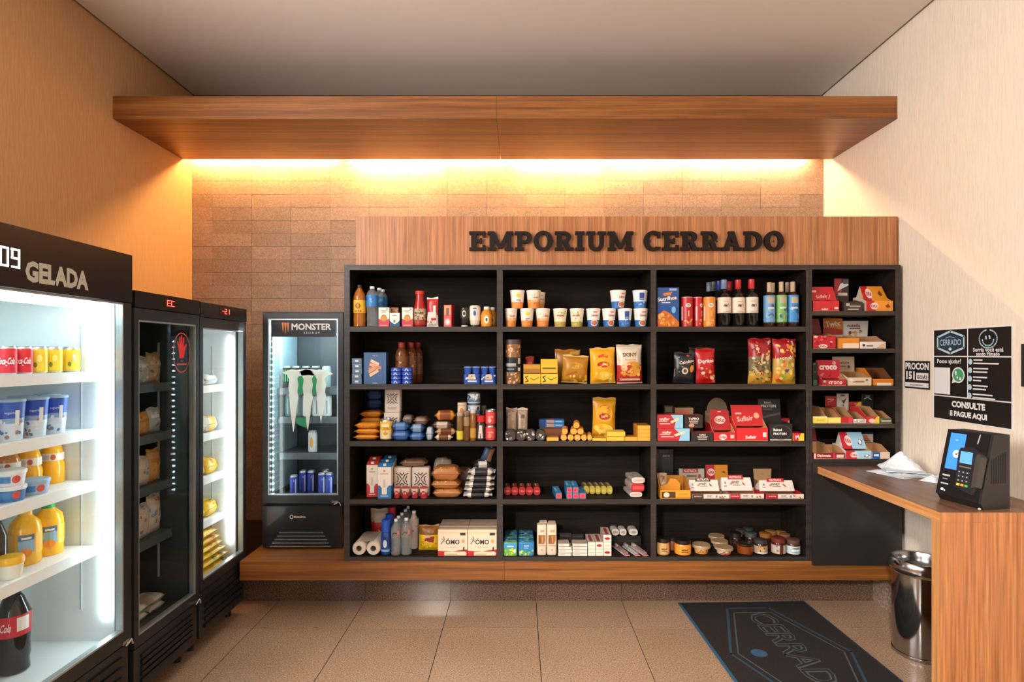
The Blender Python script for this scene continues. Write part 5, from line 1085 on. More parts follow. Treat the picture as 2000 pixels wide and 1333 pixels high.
for x0, x1, c, c2, dy, rz, lb in ((1330, 1352.5, 'b81c22', 'd8784a', .02, 0, 'first tall red crisps tube beside the blue cereal box'), (1353.6, 1371.5, 'c01c24', 'd8784a', .045, .6, 'second red crisps tube, between the red and orange ones'), (1374, 1396.5, 'e0882a', 'f0b45a', .02, 0, 'tall orange crisps tube next to the wine bottles')):
    BT('crisps_tube', lb, 'tube', x0, x1, 581, z, dy, [(.95, 0), (1, .01), (1, .985), (.95, .99)], M(c, .3), cap=(1.01, .975, 1), capm='e0d4c8' if c[0] != 'e' else 'd8a878', label_=(1.004, .03, .96), labm=M(c, .3), deco_=PR(c, c2), rz=rz, group='crisps tubes')
WINE = [(.92, 0), (1, .015), (1, .6), (.92, .67), (.6, .73), (.4, .77), (.38, .96), (.41, .965), (.41, .98)]
def wine(x0, x1, yt, dy, capc, lb, lab=True):
    BT('wine_bottle', lb, 'bottle', x0, x1, yt, z, dy, WINE, M('15100e', .1), cap=(.46, .8, 1.0), capm=M(capc, .3), label_=(1.008, .29, .62) if lab else None, labm='e0d0be', deco_=[('p', [(.36, .42), (.42, .56), (.6, .58), (.66, .44), (.52, .38)], '7a5e4a'), ('r', .36, .72, .6, .76, 'b8a490'), ('r', .34, .06, .66, .09, 'b89a7a'), ('e', .5, .48, .05, .06, '4a3a30')], group='wine bottles')
wine(1401, 1427, 547, .02, '6a7a9c', 'front wine bottle with silver blue capsule, first of the three in front')
wine(1429, 1454, 547, .02, 'b8262a', 'front wine bottle with red capsule, middle of the three in front')
wine(1455, 1480, 546, .02, 'c22a30', 'front wine bottle with red capsule, nearest the cork-topped bottles')
for x0, x1, yt, dy, c, lb in ((1393, 1415, 549, .11, '1c3478', 'wine bottle with navy capsule in the row behind'), (1414.5, 1436, 550, .11, 'a8222a', 'wine bottle with red capsule right behind the first gap'), (1374, 1395, 552, .20, '8a929c', 'wine bottle with silver capsule farthest back'), (1382, 1404, 551, .28, '9aa0a8', 'second silver-capped wine bottle at the shelf back'), (1411, 1431, 552, .20, 'b0242a', 'red-capped wine bottle in the third row')):
    wine(x0, x1, yt, dy, c, lb, False)
def corked(x0, x1, yt, dy, c, lb, lab=True):
    BT('sauce_bottle', lb, 'bottle', x0, x1, yt, z, dy, [(.9, 0), (1, .02), (1, .66), (.8, .73), (.4, .78), (.36, .92)], M('3a2216', .12), cap=(.42, .78, 1), capm=M('bfa688', .5), label_=(1.01, .1, .7) if lab else None, labm=c, deco_=[('r', .3, .7, .68, .93, 'b8a890'), ('s', .25, .05, .75, .65, 7, .09, [c, '8ab4d8', '2a5a94']), ('r', .3, .5, .65, .56, 'd8d8d0')], group='cork-topped bottles')
corked(1492, 1513, 552, .02, '6a9cc4', 'cork-topped bottle with pale blue label, first of three')
corked(1515.5, 1536, 551, .02, '7ab05a', 'cork-topped bottle with green label, middle of three')
corked(1537.5, 1559, 551, .02, '3a88cc', 'cork-topped bottle with bright blue label, last of three')
corked(1501, 1519, 553, .1, '4a6a8a', 'cork-topped bottle behind the first gap', False); corked(1528.5, 1547, 552, .1, '4a6a8a', 'cork-topped bottle behind the second gap', False)
z = ROW[2]
PO('snack_bag', 'black onion snack bag with orange band, leaning to one side', 'bag', 1316, 1357, 690, z, .06, .06, '1f2124', [('p', [(.02, .2), (.98, .44), (.98, .68), (.02, .46)], 'c89a5a'), ('t', 'Cebolitos', .58, .7, .1, 'e0dcd4', .8, .03, .22), ('e', .5, .4, .16, .11, 'd8c8b8'), ('e', .5, .4, .08, .06, '5a3a34'), ('e', .84, .48, .1, .12, 'e8983a'), ('e', .64, .9, .08, .03, 'b8503a'), ('s', .05, .05, .5, .95, 7, .025, ['d0ccc8', '6a6a6c'])], tilt=-.05)
PO('snack_bag', 'bright red corn snack bag beside the black one', 'bag', 1361.5, 1399.5, 681, z, .06, .055, 'b81418', [('t', 'Doritos', .5, .64, .11, 'f0e4dc', .86, .03, .06), ('p', [(.3, .6), (.44, .6), (.36, .54)], 'f0e4dc'), ('s', .1, .06, .95, .5, 14, .05, ['d8743c', 'e8c0b0', '8a0c10', 'e8a04a']), ('p', [(.35, .2), (.45, .42), (.6, .14)], 'd8823c')], tilt=.02, edge='a01014')
PO('snack_bag', 'black bag just showing behind the red snack bag', 'bag', 1347, 1392, 679, z, .15, .04, '141214')
MIX = [('s', .05, .62, .95, .95, 18, .035, ['d8b8a0', 'a01c20', '6a1014', 'e8d0c0', 'c84a3a']), ('s', .05, .1, .95, .6, 40, .05, ['a89a5a', '6a5a34', 'c8b878', '8a2a24', 'd8c8a0', '3a4a2a']), ('s', .05, .04, .95, .24, 12, .05, ['e8b43a', 'f0c85a', 'c88a2a'])]
PO('candy_bag', 'big mottled red and green candy bag with yellow foot, first of the pair', 'bag', 1466, 1512, 661, z, .04, .09, '8a4a34', MIX+[('l', [(.2, .5), (.35, .68)], .05, 'e0c8a8'), ('l', [(.45, .5), (.55, .65)], .05, 'e0c8a8'), ('l', [(.7, .55), (.8, .72)], .05, 'e8b868')], cols=[(.2, 'c89a34'), (.6, '7a6a44'), (1, 'a01c20')], crimp=.02, bulge=.3)
PO('candy_bag', 'big red and yellow candy bag with blue patch, second of the pair', 'bag', 1513.5, 1560, 662, z, .035, .09, 'b85a28', [('p', [(.05, .55), (.95, .68), (.95, .88), (.1, .78)], 'e8983a'), ('s', .08, .62, .95, .86, 14, .05, ['f0b85a', 'e08a2a', 'f4cc78']), ('t', 'sortido', .5, .58, .08, 'f0e4c8', .8, .02, .1)]+[('s', .05, .06, .95, .52, 30, .05, ['e8c43a', 'd8822a', '8ab04a', 'f0d868', 'c84a2a']), ('p', [(.35, .2), (.6, .28), (.8, .24), (.7, .34), (.4, .3)], '2a5a94'), ('s', .1, .88, .9, .97, 6, .03, ['e8d0c0', '8a1418'])], cols=[(.2, 'e0a830'), (.56, 'c8a050'), (1, 'a81c20')], crimp=.02, bulge=.3)
z = ROW[3]
def wafer(x0, x1, yt, dy, lb, yb=None):
    L, W, H = pl_box(x0, x1, yt, z, dy); zz = z
    if yb: zz = CZ-(yb-HY)*(YF+dy)/F; H = H-(zz-z)
    finish(carton('chocolate_box', W, .09, H, 'b8222c', [('p', [(.62, 0), (1, 0), (1, .5), (.8, .0)] if 0 else [(.66, 0), (1, 0), (1, 1), (.52, 1), (.72, .5)], '8cc0d8'), ('p', [(.5, .5), (.82, .8), (.86, .64), (.56, .36)], 'e8d0a8'), ('t', 'waffer', .28, .7, .22, 'f0dcd4', .4), ('r', .1, .3, .5, .38, 'e8b8b0'), ('r', .06, .5, .38, .56, 'e8c8c0')], side='6a9cb8', top='c83a40'), lb, 'box', (L[0], L[1], zz), 0, 'red and pale blue boxes')
wafer(1285, 1347, 837.5, .012, 'red and pale blue wafer box, lower of the pair at the bay start')
wafer(1281.5+2, 1334, 811, .016, 'red and pale blue wafer box, upper of the pair at the bay start', 837)
def proto(x0, x1, yt, dy, yb, lb):
    L, W, H = pl_box(x0, x1, yt, z, dy); zz = z if not yb else CZ-(yb-HY)*(YF+dy)/F; H -= zz-z
    finish(carton('protein_bar_box', W, .09, H, '241a1a', [('t', 'YoPRO', .5, .72, .2, 'e8dcd0', .6, .03), ('r', .25, .5, .75, .57, 'b8aca0'), ('r', .28, .36, .72, .43, 'b8a090'), ('e', .38, .2, .16, .13, 'c88a7a') if yb else ('r', .3, .16, .7, .26, 'b8b0a8')], top='b04038', side='1a1212'), lb, 'box', (L[0], L[1], zz), 0, 'black protein bar boxes')
proto(1350.5, 1393, 845.5, .012, None, 'black protein bar box with red top edge, lower one'); 
proto(1337, 1372.5, 811.5, .016, 836.7, 'black protein bar box with pale oval, upper one')
BX('brown_carton', 'tan carton with pink patch behind the black protein boxes', 'carton', 1319, 1354, 797, z, .2, .08, '9c7a58', [('r', .2, .8, .8, .9, 'b85a50'), ('r', .1, .6, .9, .7, '8a6a4a')])
BX('brown_carton', 'small dark brown carton at the back behind the wafer boxes', 'carton', 1298, 1314, 793, z, .22, .05, '4a3a2a', [('r', .1, .8, .9, .95, '7a6a54')])
KK = [('e', .5, .5, .2, .36, 'f0d8d0'), ('t', 'KitKat', .5, .5, .4, 'c01c24', .34, .03)]
TR('chocolate_display', 'open red chocolate display whose lid carries a white oval, beside the protein boxes', 'carton', 1394, 1437, 845, z, .014, .17, 1.9, 'c8202a', ftop_y=803, flap=1, fcol='a81820', fr=[('e', .42, .45, .18, .34, 'f0d8d0'), ('t', 'KitKat', .42, .45, .3, 'b01c24', .3, .03), ('r', .76, .3, .92, .7, 'e8b8b0')], ffr=[('e', .5, .5, .3, .2, 'e8c8c0'), ('t', 'KitKat', .5, .5, .2, 'a81820', .5, .03), ('r', .4, .88, .6, .92, 'd8a8a0')], lean=.3, fy=.42, ftop=.84, group='red chocolate displays')
TR('chocolate_display', 'open red chocolate display with script lettering on its big lid, largest in the bay', 'carton', 1438.5, 1500, 836.5, z, .012, .18, 1.7, 'd0202a', ftop_y=794, flap=1, fcol='c01a22', fr=[('t', 'Suflair', .46, .3, .26, 'f4dcd4', .34, .03, .05), ('r', .84, .3, .95, .66, 'f0d8d0')], ffr=[('t', 'Suflair', .42, .36, .24, 'e8b8a8', .6, .02, .1), ('r', .12, .56, .32, .64, 'e8b0a8'), ('e', .8, .5, .09, .14, 'd8a878')], lean=.3, fy=.36, ftop=1.0, group='red chocolate displays')
t = TR('display_card', 'brown carton with rounded lid standing behind the red chocolate displays', 'carton', 1384, 1432, 840, z, .24, .08, 1.0, '6a5440', ftop_y=776, flap=1, fcol='84705a', arch=.42, ffr=[('r', 0, .44, 1, .50, 'a08a6a'), ('r', .1, .2, .9, .3, '9a845e'), ('t', 'granola', .5, .36, .08, '5a442c', .6)], lean=0)
TR('protein_display', 'black display carton with PROTEIN in white on its upright lid', 'carton', 1502.5, 1547.5, 829, z, .014, .16, 1.05, '1c1a1a', ftop_y=779, flap=1, fcol='171415', fr=[('t', 'Baked', .36, .66, .16, 'e8e4e0', .4, .03), ('t', 'PROTEIN', .46, .42, .15, 'e8e4e0', .6, .03), ('r', .04, .03, .96, .1, 'c8c0b8'), ('o', .5, .5, .46, .44, .05, '5a5654')], ffr=[('t', 'Baked', .42, .84, .09, 'a8a09a', .5, .02), ('t', 'PROTEIN', .46, .68, .13, 'b8b0a8', .74, .03), ('r', .2, .52, .6, .56, '6a6460'), ('p', [(.05, .1), (.95, .3), (.95, .4), (.05, .2)], '4a4644')], lean=.15, inn='2a2624')
BX('snack_box', 'small red and yellow box, front one at the end of its shelf', 'box', 1549.5, 1570.5, 847, z, .012, .1, 'c8242a', [('p', [(.45, 0), (1, 0), (1, 1), (.7, 1)], 'e8c43a'), ('t', 'M', .36, .5, .5, 'e8e0d8', .4, .04, .2)], side='e0b83a')
BX('snack_box', 'red and yellow box standing behind the black PROTEIN carton', 'box', 1520, 1542, 818, z, .19, .08, 'a81c20', [('p', [(.4, 0), (1, 0), (1, .9), (.9, .9)], 'd8a83a')])
z = ROW[4]
OR_ = 'd88a24'
TR('orange_display', 'torn open orange display carton with curved side, at the bay start', 'carton', 1290, 1349, 958, z, .012, .17, 2.1, OR_, ftop_y=None, fr=[('r', .04, .1, .5, .8, '4a3420'), ('e', .2, .45, .1, .3, 'd8c8b0'), ('r', .5, .2, .98, .9, 'e89a2a'), ('r', .6, .5, .9, .6, 'c87a1c')], inn='b0762c')
L, W, H = pl_box(1284, 1326, 934, z, .12); b = MB(); pts = [(-W/2, 0), (W/2, 0), (W/2, H*.7), (W*.3, H*.95), (W*.05, H), (-W*.1, H*.66), (-W/2, H*.5)]
b.loft([[(x, 0, q) for x, q in pts], [(x, .004, q) for x, q in pts]], M('d88c28', .5)); o = b.build('carton_flap'); finish(o, 'curved orange carton panel standing inside the torn display', 'carton', (L[0], L[1]-.03, z+.004))
TR('dark_display', 'black display card with faint oval lettering under the shelf, at the bay start', 'carton', 1285, 1321, 945, z, .22, .08, 1, '3a2a1a', ftop_y=877, flap=1, fcol='15110f', ffr=[('t', 'OVILO', .45, .93, .07, '4a4644', .8), ('t', 'zero', .6, .8, .06, '6a6460', .4)], lean=0)
BX('snack_box', 'small cream and brown box behind the torn orange display', 'box', 1283.5, 1302, 925, z, .17, .04, 'b8987a', [('s', .1, .1, .9, .9, 8, .1, ['8a5a34', 'd8c0a0', 'a87a54'])])
def whey(x0, x1, yt, fx0, fx1, ft, dark, lb, dy=.012, D=.15):
    """white tray with its lid folded half open above it"""
    c = '4a342c' if dark else 'b01c2a'
    L, W, H = pl_box(x0, x1, yt, z, dy); root = empty('whey_bar_box'); zb_ = H
    b = MB(); t_ = .003; HB_ = H*1.25
    b.box(-W/2, W/2, 0, D, 0, t_, KRAFT); b.box(-W/2, W/2, 0, t_, t_, H, 'dcd4ca', {'k': KRAFT}); b.box(-W/2, W/2, D-t_, D, t_, HB_, 'dcd4ca', {'f': KRAFT})
    for sg in (-1, 1): b.hexa([(sg*W/2, t_, t_), (sg*(W/2-t_), t_, t_), (sg*(W/2-t_), D-t_, t_), (sg*W/2, D-t_, t_), (sg*W/2, t_, H), (sg*(W/2-t_), t_, H), (sg*(W/2-t_), D-t_, HB_), (sg*W/2, D-t_, HB_)], c if not dark else '8a7a70')
    deco(b, flat_face(W, H), [('r', 0, 0, .3, 1, c), ('t', 'NUTRATA', .15, .5, .26, 'e8c8c0', .24, .02), ('t', 'WHEY', .46, .62, .3, '5a5450', .2, .02), ('r', .37, .3, .56, .38, '9a928a'), ('r', .62, .3, .67, .75, '7a8a90'), ('s', .72, .15, .92, .85, 5, .2, ['6a5a50', 'b05a44', '4a3a34'] if dark else ['d86a4a', 'b03a2a', 'e8b89a'])]); b.build('tray', root)
    Yl = L[1]+D*.42; s = F/Yl; Wl = (fx1-fx0)/s; cx = ((fx0+fx1)/2-CX)/s-L[0]; zt_ = CZ-(ft-HY)/s-z; z0 = H+.002; hl = zt_-z0; b = MB()
    P = lambda x, q, o: (cx+x, D*.42+q*.34-o*.94, z0+q)
    pts = [(-Wl/2*.97, hl*.04), (Wl/2*.97, hl*.04), (Wl/2*.98, hl*.14), (Wl/2*.92, hl*.86), (-Wl/2*.92, hl*.86), (-Wl/2*.98, hl*.14)]
    b.loft([[P(x, q, 0) for x, q in pts], [P(x, q, -.003) for x, q in pts]], 'd8d0c6')
    for sg in (-1, 1): b.face([P(sg*Wl/2*.98, hl*.14, 0), P(sg*Wl/2*.92, hl*.86, 0), (cx+sg*Wl/2*1.02, D*.9, z0+hl*.2), (cx+sg*Wl/2*1.02, D*.8, z0)], 'c4bab0')
    deco(b, Face(Wl, hl, P), [('p', [(.24, .74), (.74, .74), (.72, 1.02), (.26, 1.02)], c), ('t', 'NUTRATA', .49, .88, .16, 'ecd0c8', .38, .03), ('t', 'WHEY', .48, .56, .19, '5a504a', .26, .03), ('r', .38, .36, .62, .42, '9a928a'), ('p', [(.28, .46), (.36, .62), (.38, .5), (.33, .4)], 'b87a54'), ('p', [(.66, .66), (.74, .5), (.78, .36), (.7, .42)], '6a4a3a' if dark else 'b0523c'), ('r', .12, .45, .17, .62, '8a8a8a'), ('r', .1, .3, .19, .36, '8a8a8a')]); b.build('lid', root)
    return finish(root, lb, 'box', L, 0, 'white whey bar boxes')
whey(1352.5, 1425, 966, 1345, 1406, 936, True, 'white whey bar box with dark brown banner, first of the three')
whey(1426.5, 1492, 965.5, 1409, 1471, 931, False, 'white whey bar box with red banner, in the middle of the three')
whey(1497.5, 1570, 966, 1483, 1553, 937, False, 'white whey bar box with red banner, last of the three, nearest the narrow column')
TR('whey_bar_box', 'white whey box with red banner standing behind the brown bannered one', 'box', 1334, 1385, 944, z, .2, .1, 1.15, 'b8aea4', ftop_y=915, flap=1, fcol='a89c90', ffr=[('r', .15, .6, .75, 1, '8a1a24'), ('t', 'NUTRATA', .45, .8, .26, 'd0a8a0', .5, .03), ('r', .3, .2, .7, .4, '6a5a50'), ('e', .8, .3, .06, .2, '8a4a34')], lean=.1)
TR('chocolate_display', 'red and orange chocolate display lid rising behind the whey boxes', 'carton', 1388, 1432, 945, z, .2, .1, 1.2, 'a01c24', ftop_y=908, flap=1, fcol='c8801c', ffr=[('r', 0, 0, .4, 1, 'a01c2c'), ('e', .24, .5, .17, .26, 'd8b0a8'), ('t', 'KitKat', .24, .5, .2, 'a01c2c', .28, .03), ('p', [(.7, .5), (.85, .6), (.9, .4)], '6a3a14')], lean=.12)
TR('brown_display', 'plain kraft carton with open lid behind the last whey box', 'carton', 1484, 1518, 945, z, .2, .1, 1.2, '8a6a4a', ftop_y=915, flap=1, fcol='a8865e', ffr=[('t', 'abrir', .5, .5, .12, '8a6a48', .5)], lean=.05, ftop=1.06)
z = ROW[5]
JAR = [(.93, 0), (1, .03), (1, .66), (.9, .74)]
def jar(x0, x1, yt, dy, body, lid, lb, lab=None, de=(), grp='jars', lz=.73, shape=JAR, name='jar'):
    BT(name, lb, 'jar', x0, x1, yt, z, dy, shape, M(body, .12), cap=(.98, lz, 1), capm=M(lid, .3), label_=(1.01, .08, .6) if lab else None, labm=lab or 'ffffff', deco_=de, group=grp)
PB = [('t', 'sabor', .5, .6, .3, '4a2a14', .3, .03), ('r', .36, .25, .64, .33, '6a4a24')]
jar(1281+1.5, 1307, 1050, .02, 'c89a64', '1c1818', 'tan peanut spread jar with black lid, first on the bottom shelf', 'd0a066', PB); jar(1303, 1322, 1049, .11, '8a5a34', '2a2220', 'brown spread jar behind the gap of the two front spread jars', '9a5a30')
jar(1318, 1349, 1053, .012, 'd8862a', '1a1616', 'bright orange spread jar with black lid, larger front one', 'e0922e', PB)
TUB = [(.72, 0), (.78, .05), (.84, .6), (1, .68), (1, .76), (.9, .8)]
def tub(x0, x1, yt, dy, c, c2, lb, zz=None):
    L, r, H = pl_rnd(x0, x1, yt, z, dy); t = empty('dessert_tub'); b = MB()
    b.lathe([(r*.7, 0), (r*.72, H*.06), (r*.8, H*.62)], M(c, .3), 24); deco(b, round_face(lambda q: r*(.71+.14*q/H), H*.06, H*.54), [('r', .2, 0, .8, .3, c2), ('p', [(.3, .3), (.4, .85), (.5, .4), (.65, .9), (.7, .3)], '8a4a2c'), ('r', .28, .86, .7, .98, 'e8d8c0')]); b.build('body', t, 40)
    b = MB(); b.lathe([(r*.82, H*.6), (r, H*.66), (r, H*.84), (r*.94, H), (r*.2, H*.97)], M('a88a68', .3), 24); b.build('lid', t, 40)
    return finish(t, lb, 'tub', L if zz is None else (L[0], L[1], zz), 0, 'lidded dessert tubs')
tub(1352, 1387, 1063, .025, 'd8a054', 'c8783a', 'golden lidded dessert tub between spread jars and stacked tubs')
tub(1396, 1431.5, 1068, .012, 'd8c0a8', 'b82028', 'red and cream dessert tub, front of its column')
for k, (x0, x1, yt, dy) in enumerate(((1389, 1422, 1056, .132), (1384, 1415, 1046, .243))): tub(x0, x1, yt, dy, 'b89474', '8a5a3a', ['second', 'hindmost'][k]+' dessert tub of the column, only its tan lid showing')
jar(1440, 1470, 1060, .03, '7a3a10', '2a1c16', 'amber honey jar with round cream label, front one', None, lz=.8); 
L, r, H = pl_rnd(1440, 1470, 1060, z, .03)
for x0, x1, yt, dy, c, l, lb in ((1426, 1447, 1040, .10, '241410', '1a1412', 'dark glass jar with black lid between the tubs and honey'), (1437, 1456, 1034, .19, '1e1210', '3a322e', 'dark glass jar at the back behind the honey jar'), (1455, 1477, 1040, .12, '2a1a12', '3a4440', 'dark jar with grey green lid behind the honey jar'), (1452, 1471, 1031, .21, '1c1412', '2e3634', 'dark jar with grey lid, farthest back'), (1483, 1506, 1041, .13, '3a2014', '8a5a28', 'dark jar with gold lid in the second row'), (1494, 1516, 1037, .21, '3a2014', '9a6a34', 'dark jar with gold lid in the back row, first'), (1516, 1535, 1038, .21, '3a1e14', '9a6830', 'dark jar with gold lid in the back row, second'), (1522, 1543, 1043, .115, '3a1e14', '7a5038', 'dark jar with bronze lid in the second row')):
    jar(x0, x1, yt, dy, c, l, lb, grp='dark preserve jars')
HON2 = [('e', .5, .5, .2, .5, 'e8dcc4'), ('e', .5, .45, .1, .2, '8a6a44'), ('r', .4, .7, .6, .8, 'a88a5a')]
jar(1472.5, 1498, 1053, .025, '2a1812', '3a3230', 'preserve jar with black lid and fruit label, first in front', 'a88a70', [('e', .45, .6, .12, .3, 'd89a4a'), ('r', .25, .0, .8, .25, 'b8c0c0'), ('s', .3, .1, .8, .9, 8, .1, ['4a3a2a', 'd8c0a0', '8a9a6a'])])
jar(1507, 1533.5, 1050, .02, '4a1a14', '6a2a20', 'preserve jar with shiny red brown lid, middle one in front', 'b8a898', [('r', .42, 0, .58, 1, '5a2424'), ('s', .2, .1, .42, .9, 5, .12, ['6a7a8a', 'd8d0c8']), ('s', .6, .1, .85, .9, 5, .12, ['8a6a5a', 'e0d8d0'])])
jar(1536, 1561.5, 1053, .016, '4a2a20', '5a4038', 'preserve jar with brown lid and pale blue label, last in front', 'c0ccd0', [('e', .5, .45, .26, .3, '7aa0a8'), ('r', .3, .4, .7, .55, 'e8ece8'), ('r', .36, .74, .66, .84, '8a5a4a')])

# ------------------------------------------------------------------ goods: narrow column
z = NROW[1]
SUF = lambda: [('t', 'Suflair', .46, .2, .2, 'f4dcd4', .5, .03, .05), ('r', .82, .2, .96, .4, 'f0d8d0')]
TR('chocolate_display', 'red chocolate display with tilted lid, first on the top level of the narrow column', 'carton', 1588, 1639, 588, z, .014, .17, 1.35, 'c8202c', ftop_y=561, flap=1, fcol='c01c26', fr=SUF(), ffr=[('t', 'Suflair', .42, .3, .24, 'e8b8b0', .66, .02, .1), ('r', 0, .6, .2, .75, 'f0d0c8'), ('p', [(.7, .05), (.76, .35), (.82, .5), (.8, .3)], 'e0a898')], fy=.15, lean=.3, ftop=.84)
TR('dark_display', 'dark brown open display with silver lettering between the red and orange cartons', 'carton', 1649, 1684, 590, z, .016, .15, 1.3, '3a2e28', ftop_y=None, fr=[('t', 'dark', .5, .5, .3, 'a8a09a', .5, .03, 0, .2) if 0 else ('r', .3, .45, .9, .6, 'a8a09a'), ('r', .1, .55, .3, .85, 'b8b0a8'), ('r', .2, .15, .8, .26, 'c8c0b8')], inn='4a3a2e')
L, W, H = pl_box(1629.5, 1657.5, 590, z, .14); Y_ = YF+.14; zz0 = CZ-(569-HY)*Y_/F; hh = CZ-(544.5-HY)*Y_/F-z
finish(carton('swirl_card', W, .01, hh, '3a2420', [('r', 0, .5, .5, 1, '9a2a30'), ('p', [(.2, .62), (.4, .84), (.98, .96), (.98, .8), (.6, .72)], 'd8d4d0'), ('r', .25, .5, .9, .58, 'd8d0c8'), ('r', .6, .84, .98, .97, '4a5a54')]), 'tall card with white swirl standing up behind the dark brown display', 'carton', (L[0], Y_, z))
KKO = [('p', [(0, 0), (.36, 0), (.3, 1), (0, 1)], 'b81c28'), ('e', .3, .5, .15, .34, 'f0d8d0'), ('t', 'KitKat', .3, .5, .3, 'b01c24', .24, .03), ('p', [(.7, .5), (.82, .72), (.9, .4), (.8, .3)], '7a3a14')]
TR('chocolate_display', 'orange and red chocolate display with half open lid, on the narrow column top level', 'carton', 1692, 1744, 588, z, .014, .15, 1.5, 'e8962a', ftop_y=559, flap=1, fcol='e8962a', fr=KKO, ffr=KKO, fy=.3, lean=.5, ftop=.84, sides='d8c4b0', fside='d0bca8')
z = NROW[2]
TR('chocolate_display', 'red patterned chocolate display with dark lid, first on the second level of the narrow column', 'carton', 1588, 1632, 656, z, .014, .17, 1.2, 'c41c30', ftop_y=622, flap=1, fcol='7a1418', fr=[('e', .45, .18, .2, .16, 'f0d8d0'), ('t', 'KitKat', .45, .18, .14, 'b01c24', .34, .03), ('s', .05, .3, .95, .95, 14, .12, ['8a1420', 'e05a60', 'f0d0cc', 'a01828'])], ffr=[('e', .1, .6, .2, .2, 'a86a64')], lean=.0, ftop=.7)
TR('chocolate_display', 'orange and red open display with lettered lid, middle of the second level', 'carton', 1638, 1678, 661, z, .014, .19, 1.3, 'e08c2a', ftop_y=621, flap=1, fcol='c87420', fr=[('r', .2, .05, .98, .5, 'f0dcc4')], ffr=[('p', [(0, 0), (1, 0), (1, .4), (0, .5)], 'a8281c'), ('t', 'Twix', .5, .7, .3, 'ecd8c0', .6, .03, .1), ('r', 0, 0, 1, .1, 'd8c0a8')], lean=.05)
TR('chocolate_display', 'white open display with dark red word on its flared lid, last on the second level', 'carton', 1680, 1730, 668, z, .014, .20, 1.9, 'e4dcd4', ftop_y=626, flap=1, fcol='dcd8d0', fr=[('p', [(0, 0), (.5, 0), (.4, .6), (.1, 1), (0, 1)], 'f0e8e0'), ('e', .14, .5, .06, .2, '4a3a34'), ('r', .24, .3, .5, .5, '7a6a60'), ('p', [(.6, 0), (1, 0), (1, 1), (.8, .6)], 'd8b894')], ffr=[('t', 'nutella', .46, .72, .22, '6a2420', .6, .02), ('r', .3, .5, .7, .56, '5a4a44'), ('s', .3, .1, .8, .42, 7, .16, ['c88a54', '6a3a24', 'd8a878'])], lean=.05, ftop=1.12)
z = NROW[3]
BX('dark_box', 'dark green and black box in the corner of the third level', 'box', 1588, 1597, 708, z, .06, .1, '1c1a18', [('r', .1, 0, .9, .24, '3a8a6a'), ('r', .1, .55, .6, .62, '5a4a44'), ('r', .0, .9, .5, .95, '8a7a74')])
TR('chocolate_display', 'red dotted display with window cut in its front, on the third level', 'carton', 1606, 1653, 742, z, .014, .16, 2.2, 'bc1c30', ftop_y=705, flap=1, fcol='c81e34', fr=[('t', 'croco', .55, .5, .5, 'f0d8d4', .7, .03), ('e', .1, .7, .06, .2, '8ac0a8'), ('s', .0, .0, 1, 1, 6, .14, ['e0606a', '8a1420'])], ffr=[('t', 'croco', .5, .6, .26, 'f4e0dc', .76, .05), ('e', .76, .84, .08, .12, 'e89aa0'), ('s', .05, .05, .95, .35, 6, .07, ['e87a80', '8a1420'])], fy=.45, lean=.05, sides='bc1c30')
TR('bar_display', 'cream display with plain tall lid on the third level', 'carton', 1657, 1702, 738, z, .014, .19, 1.6, 'e0ccb0', ftop_y=696, flap=1, fcol='dcc8ac', fr=[('r', .2, .4, .7, .6, '9a7a64'), ('p', [(.05, .98), (.1, .98), (.3, .55), (.05, .55)], 'ece0cc'), ('e', .8, .7, .06, .12, '6a7a6a')], ffr=[('t', 'nature', .52, .62, .16, '9a4a3a', .5, .02), ('r', .25, .34, .6, .42, 'b09478'), ('e', .74, .36, .06, .1, '6a6a4a')], lean=.05)
TR('bar_display', 'empty orange rimmed kraft carton at the end of the third level', 'carton', 1706.5, 1745, 741, z, .014, .20, 2.6, 'dc7c1c', ftop_y=None, fr=[('r', .16, .05, .9, .45, 'ecdcc8')], inn='7a4a28')
for k in range(4):
    X, W, H = size(1660+k*9, 1668+k*9, 0, 0, YF+.06); finish(roundbar('cereal_bar', .028, .10, .014, ['c8a070', 'd8b484', 'b88a5a', 'd0a878'][k], top=[('r', .2, .2, .8, .6, '8a5a3a')]), ORD[k]+' wrapped bar lying inside the cream display', 'bar', (X+.004, YF+.05, z+.006), .08, 'bars inside the cream display')
z = NROW[4]
def slim(x0, x1, yt, fty, out, fcol, lb, fr=(), ffr=(), D=.2, lean=.0, **k):
    TR('gum_display', lb, 'carton', x0, x1, yt, z, .014, D, 2.2, out, ftop_y=fty, flap=1 if fty else None, fcol=fcol, fr=fr, ffr=ffr, lean=lean, group='slim open displays', **k)
slim(1588, 1615.5, 814, 775, 'e8d45a', 'b88c2a', 'pale yellow open carton with gold back flap, first on the fourth level', [('t', 'doce', .5, .5, .4, 'c8a83a', .7), ('r', 0, .8, 1, 1, 'f0e8a8')], [('r', 0, .5, .6, 1, '8a5a2a')])
slim(1616.5, 1642.5, 816, None, 'ecd860', None, 'pale yellow carton full of silver bars, second on the fourth level', [('r', .1, .3, .9, .7, 'f0e48a')])
slim(1643.5, 1666, 815, 773, 'b82028', 'b01c28', 'red open carton with red bull-shaped flap, third on the fourth level' if 0 else 'red open carton with red lettered flap, third on the fourth level', [('r', .6, .1, .95, .9, 'd8404a')], [('r', .2, .68, .8, .76, 'e8c8b8'), ('l', [(.3, .5), (.7, .6)], .06, 'e8b8a0'), ('s', .1, .1, .9, .5, 4, .08, ['8a141c', 'd84a4a'])])
